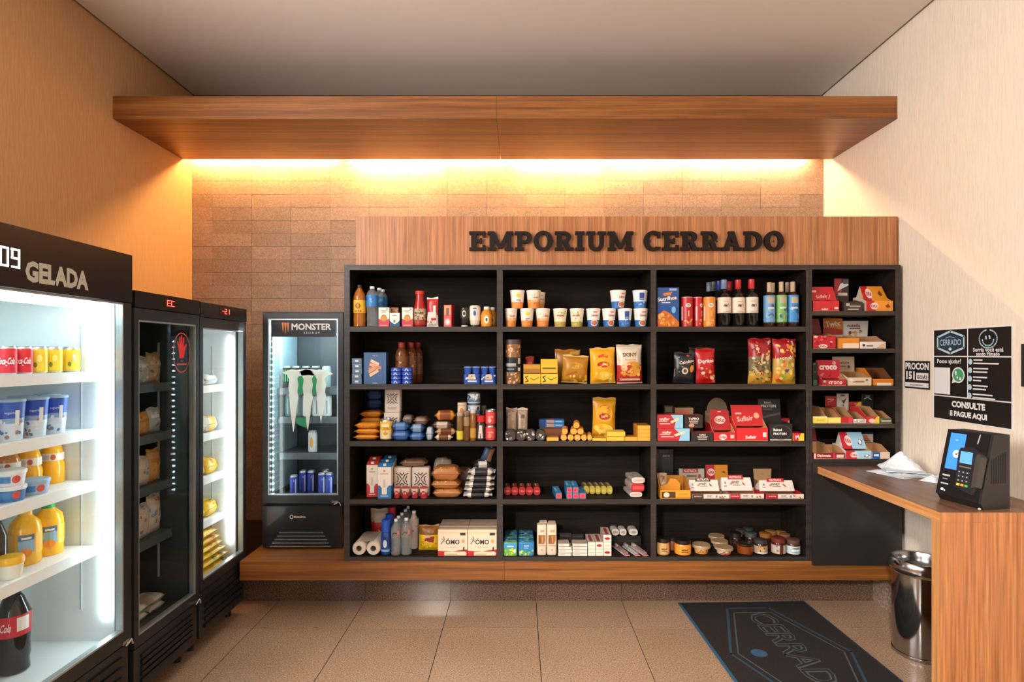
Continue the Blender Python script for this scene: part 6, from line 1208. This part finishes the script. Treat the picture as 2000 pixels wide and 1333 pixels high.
slim(1667, 1691.5, 819, 768, 'd8d0cc', 'd0c8c2', 'white open carton with brown leaf flap, fourth on the fourth level', [('r', .1, .2, .9, .8, 'b8b0a8'), ('s', .1, .1, .9, .9, 4, .25, ['8a8078', 'f0ece8'])], [('p', [(.15, .8), (.4, .6), (.6, .4), (.85, .8), (.6, .62), (.4, .62)], '4a3428'), ('e', .5, .9, .2, .06, '6a5a50'), ('p', [(.5, .2), (.62, .36), (.5, .4)], '6a4a34')])
slim(1693, 1717.5, 814, 784, 'c82830', 'c8281f', 'red and yellow open carton, fifth on the fourth level', [('p', [(.4, 0), (1, 0), (1, 1), (.8, 1)], 'e8c43a'), ('e', .4, .4, .25, .3, 'e8c8c0')], [('p', [(.5, 0), (1, 0), (1, 1), (.8, 1)], 'e8b83a'), ('t', 'fini', .5, .5, .3, 'f0d8d0', .6, .03)])
slim(1719, 1742.5, 818, 769, '3a4038', '1e2422', 'black open carton with white scribble on its flap, last on the fourth level', [('r', .1, .3, .9, .7, 'a8b0a0'), ('p', [(0, .4), (.2, 1), (0, 1)], '6a8a4a')], [('l', [(.2, .7), (.5, .8), (.8, .66)], .06, 'd0d4d0'), ('r', .3, .84, .7, .92, '8a908c')])
for k in range(4):
    X, W, H = size(1622+k*5.4, 1627+k*5.4, 0, 0, YF+.06); finish(roundbar('wrapped_bar', .017, .12, .018, ['a8a098', 'b8b0a4', '8a8078', 'c0b8ac'][k]), ORD[k]+' silver bar in the pale yellow carton', 'bar', (X, YF+.03, z+.006), 0, 'silver bars')
for k in range(3):
    X, W, H = size(1676+k*6, 1681+k*6, 0, 0, YF+.06); finish(roundbar('wrapped_bar', .018, .12, .018, ['5a5450', '8a8480', '4a4440'][k]), ORD[k]+' grey bar in the white leaf carton', 'bar', (X-.004, YF+.04, z+.006), 0, 'grey bars')
for k in range(3):
    X, W, H = size(1726+k*6, 1731+k*6, 0, 0, YF+.06); finish(roundbar('wrapped_bar', .018, .12, .018, ['2a3a30', 'b86a4a', '3a4a54'][k]), ORD[k]+' dark bar in the black carton', 'bar', (X-.006, YF+.04, z+.006), 0, 'dark bars')
z = NROW[5]
TR('chocolate_display', 'dark red open display with tall thin lid, first on the narrow column lowest level', 'carton', 1589, 1626, 885, z, .014, .2, 2.2, '8a1a22', ftop_y=836, flap=1, fcol='741418', fr=[('t', 'Diplomata', .55, .5, .5, 'f0e0d8', .9, .03), ('r', .02, .1, .12, .9, 'e8c8c0')], ffr=[('r', .2, .84, .8, .9, 'b88a6a'), ('r', .2, .08, .8, .14, 'a86a54'), ('e', .5, .6, .12, .1, 'a8741c')], lean=.0, ftop=.8)
TR('chocolate_display', 'small dark red tray of wrapped sweets, second on the lowest level', 'carton', 1627, 1650, 885, z, .014, .15, 1.8, '8a1a22', fr=[('r', .3, .2, .9, .7, 'd8c0b4'), ('r', 0, 0, .2, 1, 'c02a34')])
KB = [('p', [(0, 0), (.44, 0), (.34, 1), (0, 1)], 'c01c2c'), ('e', .32, .5, .15, .32, 'f0d8d0'), ('t', 'KitKat', .32, .5, .28, 'b01c24', .24, .03), ('p', [(.7, .3), (.8, .6), (.95, .5), (.85, .2)], '5a6a74'), ('e', .82, .42, .06, .14, 'e8e4e0')]
TR('chocolate_display', 'pale blue and red chocolate display with half open lid on the lowest level', 'carton', 1652, 1702, 881, z, .014, .16, 1.5, '9cc8dc', ftop_y=848, flap=1, fcol='9cc8dc', fr=KB, ffr=KB, fy=.3, lean=.5, ftop=.9, sides='dcd4cc', fside='cfc4b8')
TR('bar_display', 'kraft carton with white and brown lid and blue front label, last on the lowest level', 'carton', 1704, 1738, 884, z, .014, .18, 1.9, 'd8c4ac', ftop_y=847, flap=1, fcol='c8b49c', fr=[('r', 0, 0, .44, 1, '1c4a94'), ('r', .08, .4, .36, .7, 'd8e4f0')], ffr=[('p', [(0, 0), (.9, .1), (.7, .55), (.1, .6)], '9a6a44'), ('e', .4, .7, .3, .2, 'a87a54'), ('r', .2, .2, .4, .32, '3a2a20'), ('r', .5, .18, .66, .3, '3a2a20')], lean=.0)
BX('blue_box', 'navy box just visible behind the half open pale blue lid', 'box', 1690, 1706, 845, z, .2, .04, '1a3a7a', [('r', .2, .6, .8, .9, '3a6ab4')])
# ------------------------------------------------------------------ goods in the coolers
def inside(o, lb, cat, px, X, z, group=None, rz=.75):
    """px: column in the frame, X: distance from the axis; the depth follows from both"""
    return finish(o, lb, cat, (X, F*X/(px-CX), z), rz, group)
z = 1.6375
for i, px in enumerate((12, 44)):
    inside(can('drink_can', .034, .115, 'c81e28', [('t', 'Coca-Cola', .5, .5, .3, 'f4ece8', .52, .02, 0, .2), ('l', [(.26, .34), (.5, .3), (.74, .38)], .04, 'f0dcd8')]), ORD[i]+' red can with white script at the glass of the bright white cooler', 'can', px, -2.03, z, 'red cans')
for i, (px, X) in enumerate(((73, -2.03), (103, -2.03), (139, -2.03), (68, -2.11), (97, -2.11), (40, -2.11))):
    inside(can('drink_can', .034, .115, 'd8b020', [('r', .3, .05, .7, .95, 'e4c030'), ('e', .42, .3, .06, .12, '6a7a2a'), ('r', .52, .45, .62, .8, 'b8b49a') if i == 2 else ('e', .55, .6, .08, .16, 'f0dc7a')]), ['first yellow can beside the red cans', 'second yellow can in front', 'third yellow can in front, with pale patch', 'yellow can behind the front row, middle', 'yellow can behind the front row, next to it', 'yellow can behind the red and yellow ones'][i], 'can', px, X, z, 'yellow cans')
z = 1.3755
for i, (px, X) in enumerate(((20, -2.03), (67, -2.03), (106, -2.03), (44, -2.13), (92, -2.13))):
    t = cup('yogurt_cup', .05, .165, [(.45, 'd8e4ee'), (.58, '8aa8cc'), (1, '2450b4')], [('s', .2, .05, .8, .5, 12, .06, ['e8eef2', 'a87a6a', '5a7aa8']), ('t', 'iogurte', .5, .72, .08, 'c8d8f0', .4), ('r', .6, .4, .7, .8, 'e8f0f4')], lid='9ab4cc')
    inside(t, ORD[i]+' blue and white yogurt cup on the second cooler shelf', 'cup', px, X, z, 'blue and white yogurt cups')
z = 1.1375
JB = [(.9, 0), (1, .03), (1, .4), (.84, .5), (.86, .56), (.92, .66), (.7, .82), (.4, .9)]
for i, (px, c, lb) in enumerate(((14, 'b8743a', 'brown juice bottle at the frame edge of the cooler'), (57, 'f0a81c', 'first orange juice bottle on the third cooler shelf'), (102, 'f4ac1a', 'second orange juice bottle on the third cooler shelf'))):
    r, H = .046, .205; q = lambda p: [(a*r, b_*H) for a, b_ in p]
    inside(bottle('juice_bottle', q(JB), M(c, .15), cap=(.02, H*.88, H), capm='f0a020' if i else 'c8782a', label=(r*.93, H*.5, H*.66), labm='e8dccc', deco_=[('e', .5, .5, .07, .4, 'b8502a'), ('r', .2, .2, .4, .8, 'c8b8b0')]), lb, 'bottle', px, -2.12, z, 'juice bottles')
for i, (px, k, c) in enumerate(((20, 0, 'e8eef2'), (20, 1, 'e8eef2'), (68, 0, 'a8c4dc'))):
    r, H = .052, .062; t = empty('margarine_tub'); b = MB(); b.lathe([(r*.82, 0), (r*.95, H*.75)], '3a7ab8' if k == 0 and i == 0 else c, 24); deco(b, round_face(lambda q: r*(.82+.17*q/H), .004, H*.7), [('r', .2, .2, .5, .8, '4a8ac8'), ('e', .62, .5, .1, .36, 'd8584a')]); b.build('body', t, 40)
    b = MB(); b.lathe([(r*.97, H*.72), (r, H*.76), (r, H*.95), (r*.94, H)], 'eef4f6' if i < 2 else '9cc0dc', 24); b.build('lid', t, 40)
    inside(t, ['lower of two stacked white margarine tubs', 'upper of two stacked white margarine tubs', 'pale blue margarine tub in front of the orange bottles'][i]+' in the cooler', 'tub', px, -2.025, z+k*.0625, 'margarine tubs')
z = .8365
JG = [(.94, 0), (1, .03), (1, .62), (.9, .74), (.5, .84), (.36, .88)]
for i, (px, cap_) in enumerate(((49, 'e8b040'), (94, '2f9a50'))):
    r, H = .056, .235; q = lambda p: [(a*r, b_*H) for a, b_ in p]
    inside(bottle('juice_jug', q(JG), M('f4b41a', .2), cap=(.024, H*.86, H), capm=cap_, label=(r*1.01, H*.2, H*.56), labm='f0b420', deco_=[('r', .36, .1, .66, .98, '8ab4d0'), ('r', .36, .7, .66, .98, '4a6a94'), ('e', .5, .1, .12, .2, 'e88a1c'), ('r', .42, .76, .6, .86, 'e8e4dc')]), ['orange juice jug with yellow cap', 'orange juice jug with green cap and sky blue label'][i]+' on the fourth cooler shelf', 'jug', px, -2.09, z, 'juice jugs')
r, H = .045, .26
inside(bottle('dark_bottle', [(r*.95, 0), (r, .01), (r, H*.6), (r*.5, H*.85), (r*.3, H*.9)], M('1c2024', .1), cap=(.015, H*.88, H), capm='1a1a1a'), 'dark bottle beside the orange juice jugs, partly cut by the picture edge', 'bottle', -14, -2.1, z)
r, H = .045, .085; t = empty('ice_cream_tub'); b = MB(); b.lathe([(r*.78, 0), (r*.95, H*.7)], 'f0ead8', 24); b.build('body', t, 40); b = MB(); b.lathe([(r*.97, H*.66), (r, H*.7), (r, H*.88), (r*.9, H)], 'f0b82a', 24); b.build('lid', t, 40)
inside(t, 'white tub with yellow lid in front of the juice jugs', 'tub', 20, -2.012, z)
z = .3925; r, H = .058, .36
q = lambda p: [(a*r, b_*H) for a, b_ in p]
inside(bottle('cola_bottle', q([(.8, 0), (.96, .02), (.92, .14), (1, .2), (.94, .34), (1, .42), (1, .68), (.6, .86), (.3, .93)]), M('15181a', .08), cap=(.018, .92*H, H), capm='c01c20', label=(r*1.01, .44*H, .68*H), labm='c8202c', deco_=[('r', .55, .25, .8, .9, 'ece4dc'), ('t', 'Cola', .36, .5, .4, 'f0dcd8', .2, .02, 0, .2)]), 'big dark cola bottle with red label on the cooler floor', 'bottle', 26, -2.12, z)
inside(bottle('cola_bottle', q([(.8, 0), (.96, .02), (.92, .14), (1, .2), (.94, .34), (1, .42), (1, .68), (.6, .86), (.3, .93)]), M('15181a', .08), cap=(.018, .92*H, H), capm='c01c20', label=(r*1.01, .44*H, .68*H), labm='c8202c'), 'second cola bottle just behind, at the cooler wall', 'bottle', 2, -2.12, z) if 0 else None
# unlit freezer
def bagf(px, X, z, W, H, cols, lb, cat='bag', T=.06, rz=PI/2, name='frozen_bag', base=None, group='frozen bags behind dark glass'):
    return inside(pouch(name, W, H, T, base or cols[0], [('s', .08, .1, .92, .92, 16, .07, cols), ('r', .1, .6, .9, .72, cols[-1])], bulge=.3), lb, cat, px, X, z, group, rz)
A, B_, C_, D_ = ['c09a78', '8a6a50', 'd8c0a8', 'e0c8b0'], ['b8b8b6', '8a8a8a', 'd8d8d8', 'e0e0de'], ['d89a54', 'b0642c', 'e8b070', 'c8804a'], ['e0c8b8', 'b87a60', '7aa4b8', 'e8d8cc']
DF = [(1.5605, .16, [(A, 'tan frozen bag'), (B_, 'grey frozen bag'), (B_, 'silver frozen bag'), (A, 'brown frozen bag')]),
      (1.2905, .13, [(B_, 'pale grey frozen pack'), (C_, 'orange frozen pack'), (C_, 'golden frozen pack'), (B_, 'silvery frozen pack')]),
      (1.0205, .17, [(D_, 'pink and blue frozen pack'), (D_, 'cream and blue frozen pack'), (D_, 'pink and orange frozen pack'), (C_, 'orange and pink frozen pack')]),
      (.7405, .20, [(D_, 'pale frozen pouch'), (B_, 'tall grey frozen pouch'), (D_, 'tall pink frozen pouch'), (D_, 'tallest pale frozen pouch')])]
for lv, (zz, Hf, row) in enumerate(DF):
    for k, (c, lb) in enumerate(row):
        Yc = 2.82+.111*k; X = -1.98-.01*(k % 2)
        bagf(CX+F*X/Yc, X, zz, .104, Hf*[.85, 1, .92, 1.05][k], c, lb+' on the '+['top', 'second', 'third', 'fourth'][lv]+' shelf of the dark freezer')
for k in range(3):
    for j in range(2):
        Yc = 2.82+.14*k; inside(flatbag('frozen_tray', .13, .13, .042, ['e0c8bc', 'd0b0a4'][j], band='e8d8cc'), ['lower', 'upper'][j]+' pale frozen pack on the dark freezer floor, '+['nearest the hinge', 'in the middle', 'nearest the door edge'][k], 'pack', CX-F*1.95/Yc, -1.95, .3325+j*.0415, 'packs on the dark freezer floor', PI/2)
# lit freezer
YW = ['f4c61c', 'e8a81c', 'd86a2a', 'f8dc5a']
for lv, (zz, lb, c, cs) in enumerate(((1.5205, 'white frozen pack', 'e8eeee', ['d8dce0', 'c86a5a', 'f0f4f4', 'c84a3a']), (1.2205, 'white and yellow frozen pack', 'f0e8d8', ['f0c040', 'e0a070', 'f4f0e8', '3a8a5a']), (.9505, 'yellow and red frozen pack', 'f0c030', YW+['c83a2a']), (.6805, 'yellow frozen pack', 'f4c828', YW+['3a4a6a']))):
    for k in range(3):
        Yc = 3.395+.147*k; H = [.075, .085, .10][k]*(1 if lv else .7)
        o = flatbag('frozen_pack', .14, .16, H, c, band=cs[0], top=[('s', .05, .0, .95, .6, 12, .1, cs)], sq=4); inside(o, lb+' on the '+['top', 'second', 'third', 'fourth'][lv]+' lit freezer shelf, '+['first from the dark freezer', 'in the middle', 'at the far end'][k], 'pack', CX-F*1.97/Yc, -1.97, zz, 'packs in the lit freezer', PI/2)
for k in range(6):
    Yc = 3.552-.006*k; X = -1.882-.008*k
    inside(flatbag('frozen_bag', .415-.02*k, .26, .041, ['f2c41c', 'e8b41c'][k % 2], band='f6d040' if k % 2 else None, top=[('s', .1, .0, .9, .7, 16, .1, YW+['3a7a3a'])], crimp=.08, sq=4), ['lowest', 'second', 'third', 'fourth', 'fifth', 'topmost'][k]+' big yellow bag of the pile on the lit freezer floor', 'bag', CX+F*X/Yc, X, .3725+k*.0416, 'big yellow frozen bags', PI/2)
# energy-drink cooler on the ledge: columns as seen through its glass
def mon(px, y, dz, r, H, col, fr, lb, grp):
    return finish(can('energy_can', r, H, col, fr), lb, 'can', ((px-CX)*y/F, y, LZ1+dz), 0, grp)
zf = mzf(984)+.0125
BLC = [('r', .3, .1, .5, .9, '3a54b8'), ('p', [(.35, .2), (.65, .8), (.6, .9), (.3, .3)], '8a98d8'), ('r', .7, .1, .8, .9, 'c8d0e4')]
for i, (px, y) in enumerate(((574, 4.08), (592, 4.17), (608, 4.17), (629, 4.09), (643, 4.09), (637, 4.2))):
    mon(px, y, zf, .027, .168 if i != 0 else .155, '2438a0', BLC, ORD[i]+' blue energy can on the bottom of the slim drinks cooler', 'blue energy cans')
mon(611, 4.125, mzf(893)+.0005, .031, .155, 'd8e0e4', [('e', .5, .5, .12, .3, 'e8a83a'), ('r', .3, .1, .4, .9, 'b8c8d0')], 'single white can with orange sun on the middle shelf of the drinks cooler', None)
for i, px in enumerate((600, 619, 639)): mon(px, 4.12, mzf(820)+.0005, .031, .16, 'eef2f2', [('r', .55, .1, .62, .8, '8a9a9a')], ORD[i]+' white energy can behind the glass emblem', 'white energy cans')
for i, px in enumerate((566, 585)): mon(px, 4.12, mzf(820)+.0005, .031, .16, '6a7a7c', [('r', .4, .1, .5, .9, '8ab0a0')], ORD[i]+' grey energy can behind the glass emblem', 'grey energy cans')
for i, px in enumerate((561, 579, 598, 617, 638)): mon(px, 4.12, mzf(762)+.0005, .031, .16, '1c2420' if i < 4 else '9aa4a4', [('r', .3, .3, .36, .9, '6ac88a'), ('r', .46, .3, .52, .9, '6ac88a'), ('r', .62, .3, .68, .9, '6ac88a')], ORD[i]+' can of the top row in the drinks cooler', 'top row energy cans')

# ------------------------------------------------------------------ wall signs
def wall_sign(name, lb, Y0, Y1, Z0, Z1, col, fr, cat='sign'):
    W, H = Y0-Y1, Z1-Z0; b = MB(); b.box(-W/2, W/2, 0, .003, 0, H, col); deco(b, flat_face(W, H), fr)
    return finish(b.build(name), lb, cat, (XR-.0035, (Y0+Y1)/2, Z0), -PI/2)
WHT, BLK = M('e4e4e2', .5), M('1b1815', .4)
wall_sign('notice_sign', 'small black and white PROCON 151 notice on the right wall beside the shelving', 3.69, 3.467, 1.503, 1.677, BLK, [('t', 'PROCON', .5, .81, .26, WHT, .94, .04), ('t', '151', .24, .47, .30, WHT, .42, .05), ('r', .48, .32, .96, .58, WHT), ('t', 'GOIÁS', .72, .44, .17, BLK, .44, .03), ('r', .03, .06, .97, .22, WHT), ('t', 'DISQUE-DENÚNCIA', .5, .14, .08, BLK, .88, .02)])
LB = M('b4d4e0', .5)
hexo = [(.25, .94), (.44, .86), (.44, .76), (.25, .685), (.06, .76), (.06, .86), (.25, .94)]
hexo = [(.25, .97), (.43, .91), (.43, .79), (.25, .73), (.07, .79), (.07, .91), (.25, .97)]
fr = [('r', .012, .012, .988, .988, BLK), ('r', 0, .258, 1, .27, WHT), ('r', 0, .692, 1, .704, WHT), ('r', .474, .264, .486, 1, WHT), ('l', hexo, .022, LB), ('p', [(.25, .948), (.41, .897), (.41, .803), (.25, .752), (.09, .803), (.09, .897)], M('22384c', .5)), ('t', 'CERRADO', .25, .85, .066, LB, .29, .0), ('e', .25, .778, .022, .017, LB), ('l', [(.19, .898), (.25, .912), (.31, .898)], .006, LB),
      ('l', [(.735+.105*math.cos(a*PI/14), .875+.09*math.sin(a*PI/14)) for a in range(-20, 7)], .014, LB), ('l', [(.735+.066*math.cos(a*PI/10), .868+.06*math.sin(a*PI/10)) for a in range(-10, 1)], .014, LB), ('l', [(.71, .90), (.716, .875)], .018, LB), ('l', [(.752, .905), (.758, .88)], .018, LB),
      ('t', 'Sorria você está', .735, .768, .042, WHT, .46, .02), ('t', 'sendo Filmado', .735, .726, .036, WHT, .42, .02),
      ('t', 'Posso ajudar?', .24, .64, .062, WHT, .44, .02), ('r', .03, .285, .26, .575, WHT), ('e', .37, .5, .085, .085, WHT), ('p', [(.30, .475), (.285, .41), (.36, .43)], WHT), ('e', .37, .5, .07, .07, '3fa46c'), ('l', [(.338, .53), (.345, .49), (.375, .465), (.405, .46)], .02, WHT), ('e', .34, .53, .014, .014, WHT), ('e', .40, .463, .014, .014, WHT),
      ('t', 'CONSULTE', .5, .19, .07, WHT, .5, .05), ('t', 'E PAGUE AQUI', .5, .085, .07, WHT, .64, .05)]
for k, (w1, w2) in enumerate(((.11, .30), (.18, .17), (.17, .10), (.18, .16), (.24, .27))):
    v = .65-.087*k; fr += [('e', .535, v-.005, .026, .03, LB), ('r', .575, v+.006, .575+w1, v+.02, WHT), ('r', .575, v-.028, .575+w2, v-.014, WHT)]
wall_sign('poster', 'large black and white CERRADO information poster above the payment terminal', 3.436, 2.884, 1.335, 1.867, WHT, fr)
b = MB(); b.box(-.09, .09, 0, .012, 0, .21, M('2a2826', .4)); b.box(-.07, .07, -.004, 0, .02, .19, M('1c1a18', .3)); finish(b.build('switch_plate'), 'dark wall plate at the picture edge, next to the large poster', 'plate', (XR-.0125, 2.735, 1.56), -PI/2)

# ------------------------------------------------------------------ payment terminal
pt = empty('payment_terminal', (2.098, 2.742, KZ), -1.369); W = .22; D = .165; Hh = .345
BK, BK2 = M('16151a', .3), M('1c1917', .5)
b = MB(); pr = [(.02, .0), (.0, .03), (.075, Hh), (D, Hh), (D, 0)]
b.loft([[(x, y, q) for y, q in pr] for x in (-W/2, W/2)], BK2); b.build('housing', pt)
ln = math.hypot(.075, Hh-.03); cy, cz = .075/ln, (Hh-.03)/ln
tf = Face(W, ln, lambda x, q, o: (x, q*cy-o*cz, .03+q*cz+o*cy))
b = MB(); b.loft([[tf.fn(x, q, o) for x, q in ((-W/2, 0), (W/2-.012, 0), (W/2-.012, ln), (-W/2, ln))] for o in (.0005, .008)], BK); b.build('front_plate', pt)
f8 = Face(W, ln, lambda x, q, o: tf.fn(x, q, o+.0085))
b = MB(); deco(b, f8, [('p', [(.10, .40), (.46, .40), (.46, .95), (.10, .95)], emit('blue_screen', (.04, .24, .8), .55)), ('e', .31, .64, .085, .06, 'e8f0f4'), ('p', [(.27, .66), (.31, .61), (.36, .67), (.31, .645)], '4a7a9a'), ('r', .24, .84, .3, .85, 'c8e0f0')]); b.build('tablet_screen', pt)
b = MB(); deco(b, f8, [('r', .08, .285, .26, .31, 'b8b8b8'), ('r', .1, .235, .22, .25, '8a8a8a'), ('r', .08, .16, .26, .18, 'b8b8b8'), ('e', .14, .08, .035, .022, 'e8e8e4'), ('e', .2, .07, .02, .014, 'd8d8d4'), ('l', [(.74, .84), (.76, .97)], .018, 'a8a8a8')]); b.build('lettering', pt)
b = MB(); b.loft([[tf.fn(x, q, o) for x, q in ((.0, .05), (.085, .03), (.1, .10), (.075, .235), (.055, .25), (-.005, .24), (-.012, .22))] for o in (.0085, .034)], M('222126', .35)); cr = b.build('card_reader', pt)
g8 = lambda a, c: (a, c)
rf = Face(.09, .2, lambda x, q, o: tf.fn(.036+x+.0+(.12-q)*.06, .04+q, .0345+o))
b = MB(); deco(b, rf, [('r', .14, .64, .8, .92, emit('reader_screen', (.1, .34, .8), .5)), ('r', .16, .54, .8, .57, '6a6a6a')]); b.build('reader_screen', cr)
b = MB()
for i in range(4):
    for j in range(3):
        c = ['d8c83a', 'e09a2a', '4aa85a'][j] if i == 0 else 'c0c0c0'
        u, v = .16+.22*j, .10+.1*i; q = [rf.fn((a-.5)*.09, d*.2, .004) for a, d in ((u, v), (u+.15, v), (u+.15, v+.055), (u, v+.055))]; q0 = [rf.fn((a-.5)*.09, d*.2, 0) for a, d in ((u, v), (u+.15, v), (u+.15, v+.055), (u, v+.055))]
        b.loft([q0, q], M(c if i == 0 else '3a3a3e', .4)); b.face([(p[0], p[1]-.0003, p[2]) for p in [rf.fn((a-.5)*.09, d*.2, .0043) for a, d in ((u+.05, v+.015), (u+.1, v+.015), (u+.1, v+.04), (u+.05, v+.04))]], c)
b.build('key_pad', cr)
b = MB(); b.loft([[tf.fn(x, q, o) for x, q in ((.088, .06), (.108, .07), (.108, .21), (.09, .225), (.082, .2))] for o in (.0086, .045)], M('3a3633', .5)); b.build('side_grip', pt)
b = MB()
for k in range(7): yy = .06+.013*k; b.box(W/2, W/2+.0012, yy, yy+.006, .12+.012*k*0, .23+.006*k, M('050505', .6))
b.build('vent_slots', pt)
b = MB(); b.lathe([(.006, 0), (.006, .004), (.003, .006)], 'e0e0dc', 10, c=(W/2-.006, -.0, .004)); b.build('screw', pt)
tag(pt, 'black payment terminal with tilted blue screen and card reader standing on the counter', 'payment terminal')
# ------------------------------------------------------------------ folded plastic bags on the counter
PLW = clear('milky_plastic', (.9, .93, .96), .82, (.80, .85, .90), rough=.25)
def sheetbag(name, lb, loc, W, D, H, rz, seed, ridge=0.0, mm=PLW):
    b = MB(); n = 16
    def P(i, j):
        u, v = i/n*2-1, j/n*2-1; e = max(0, 1-max(abs(u), abs(v))**4)
        q = noise.noise(Vector((u*1.6+seed, v*1.6, seed))); q2 = abs(noise.noise(Vector((u*3.1, v*3.1+seed, 4))))
        r = max(0, 1-abs(u*.8+v*.35-.1)/.75)*max(0, 1-abs(v-.1)/.95)
        return (u*W/2*(1+.12*noise.noise(Vector((v*2, seed, 0)))), v*D/2*(1+.12*noise.noise(Vector((u*2, seed, 9)))), max(.001, H*(.18*e+.22*q*e+.22*q2*e)+ridge*r))
    for i in range(n):
        for j in range(n): b.face([P(i, j), P(i+1, j), P(i+1, j+1), P(i, j+1)], mm)
    for j in range(4):    # edge plies
        z_ = .0008+j*H*.05
        b.face([(-W/2*1.02, -D/2, z_), (W/2, -D/2*1.02, z_), (W/2, -D/2*.2, z_), (-W/2, -D/2*.2, z_)], mm)
    import bmesh
    o = b.build(name); bm = bmesh.new(); bm.from_mesh(o.data); bmesh.ops.remove_doubles(bm, verts=bm.verts, dist=1e-6); bm.to_mesh(o.data); bm.free()
    md = o.modifiers.new('thick', 'SOLIDIFY'); md.thickness = .0012; md.offset = 1
    return finish(o, lb, 'plastic bag', loc, rz, 'plastic bags on the counter')
sheetbag('plastic_bag', 'folded white plastic bag, undermost of the pile on the counter', (2.29, 3.45, KZ), .26, .24, .06, .35, 3.0)
sheetbag('plastic_bag', 'crumpled milky plastic bag peaked on top of the folded one', (2.30, 3.46, KZ+.022), .20, .20, .07, -.3, 8.0, .10)
sheetbag('plastic_bag', 'small crumpled white bag trailing beside the pile towards the terminal', (2.37, 3.22, KZ), .13, .17, .07, .5, 15.0, .02)
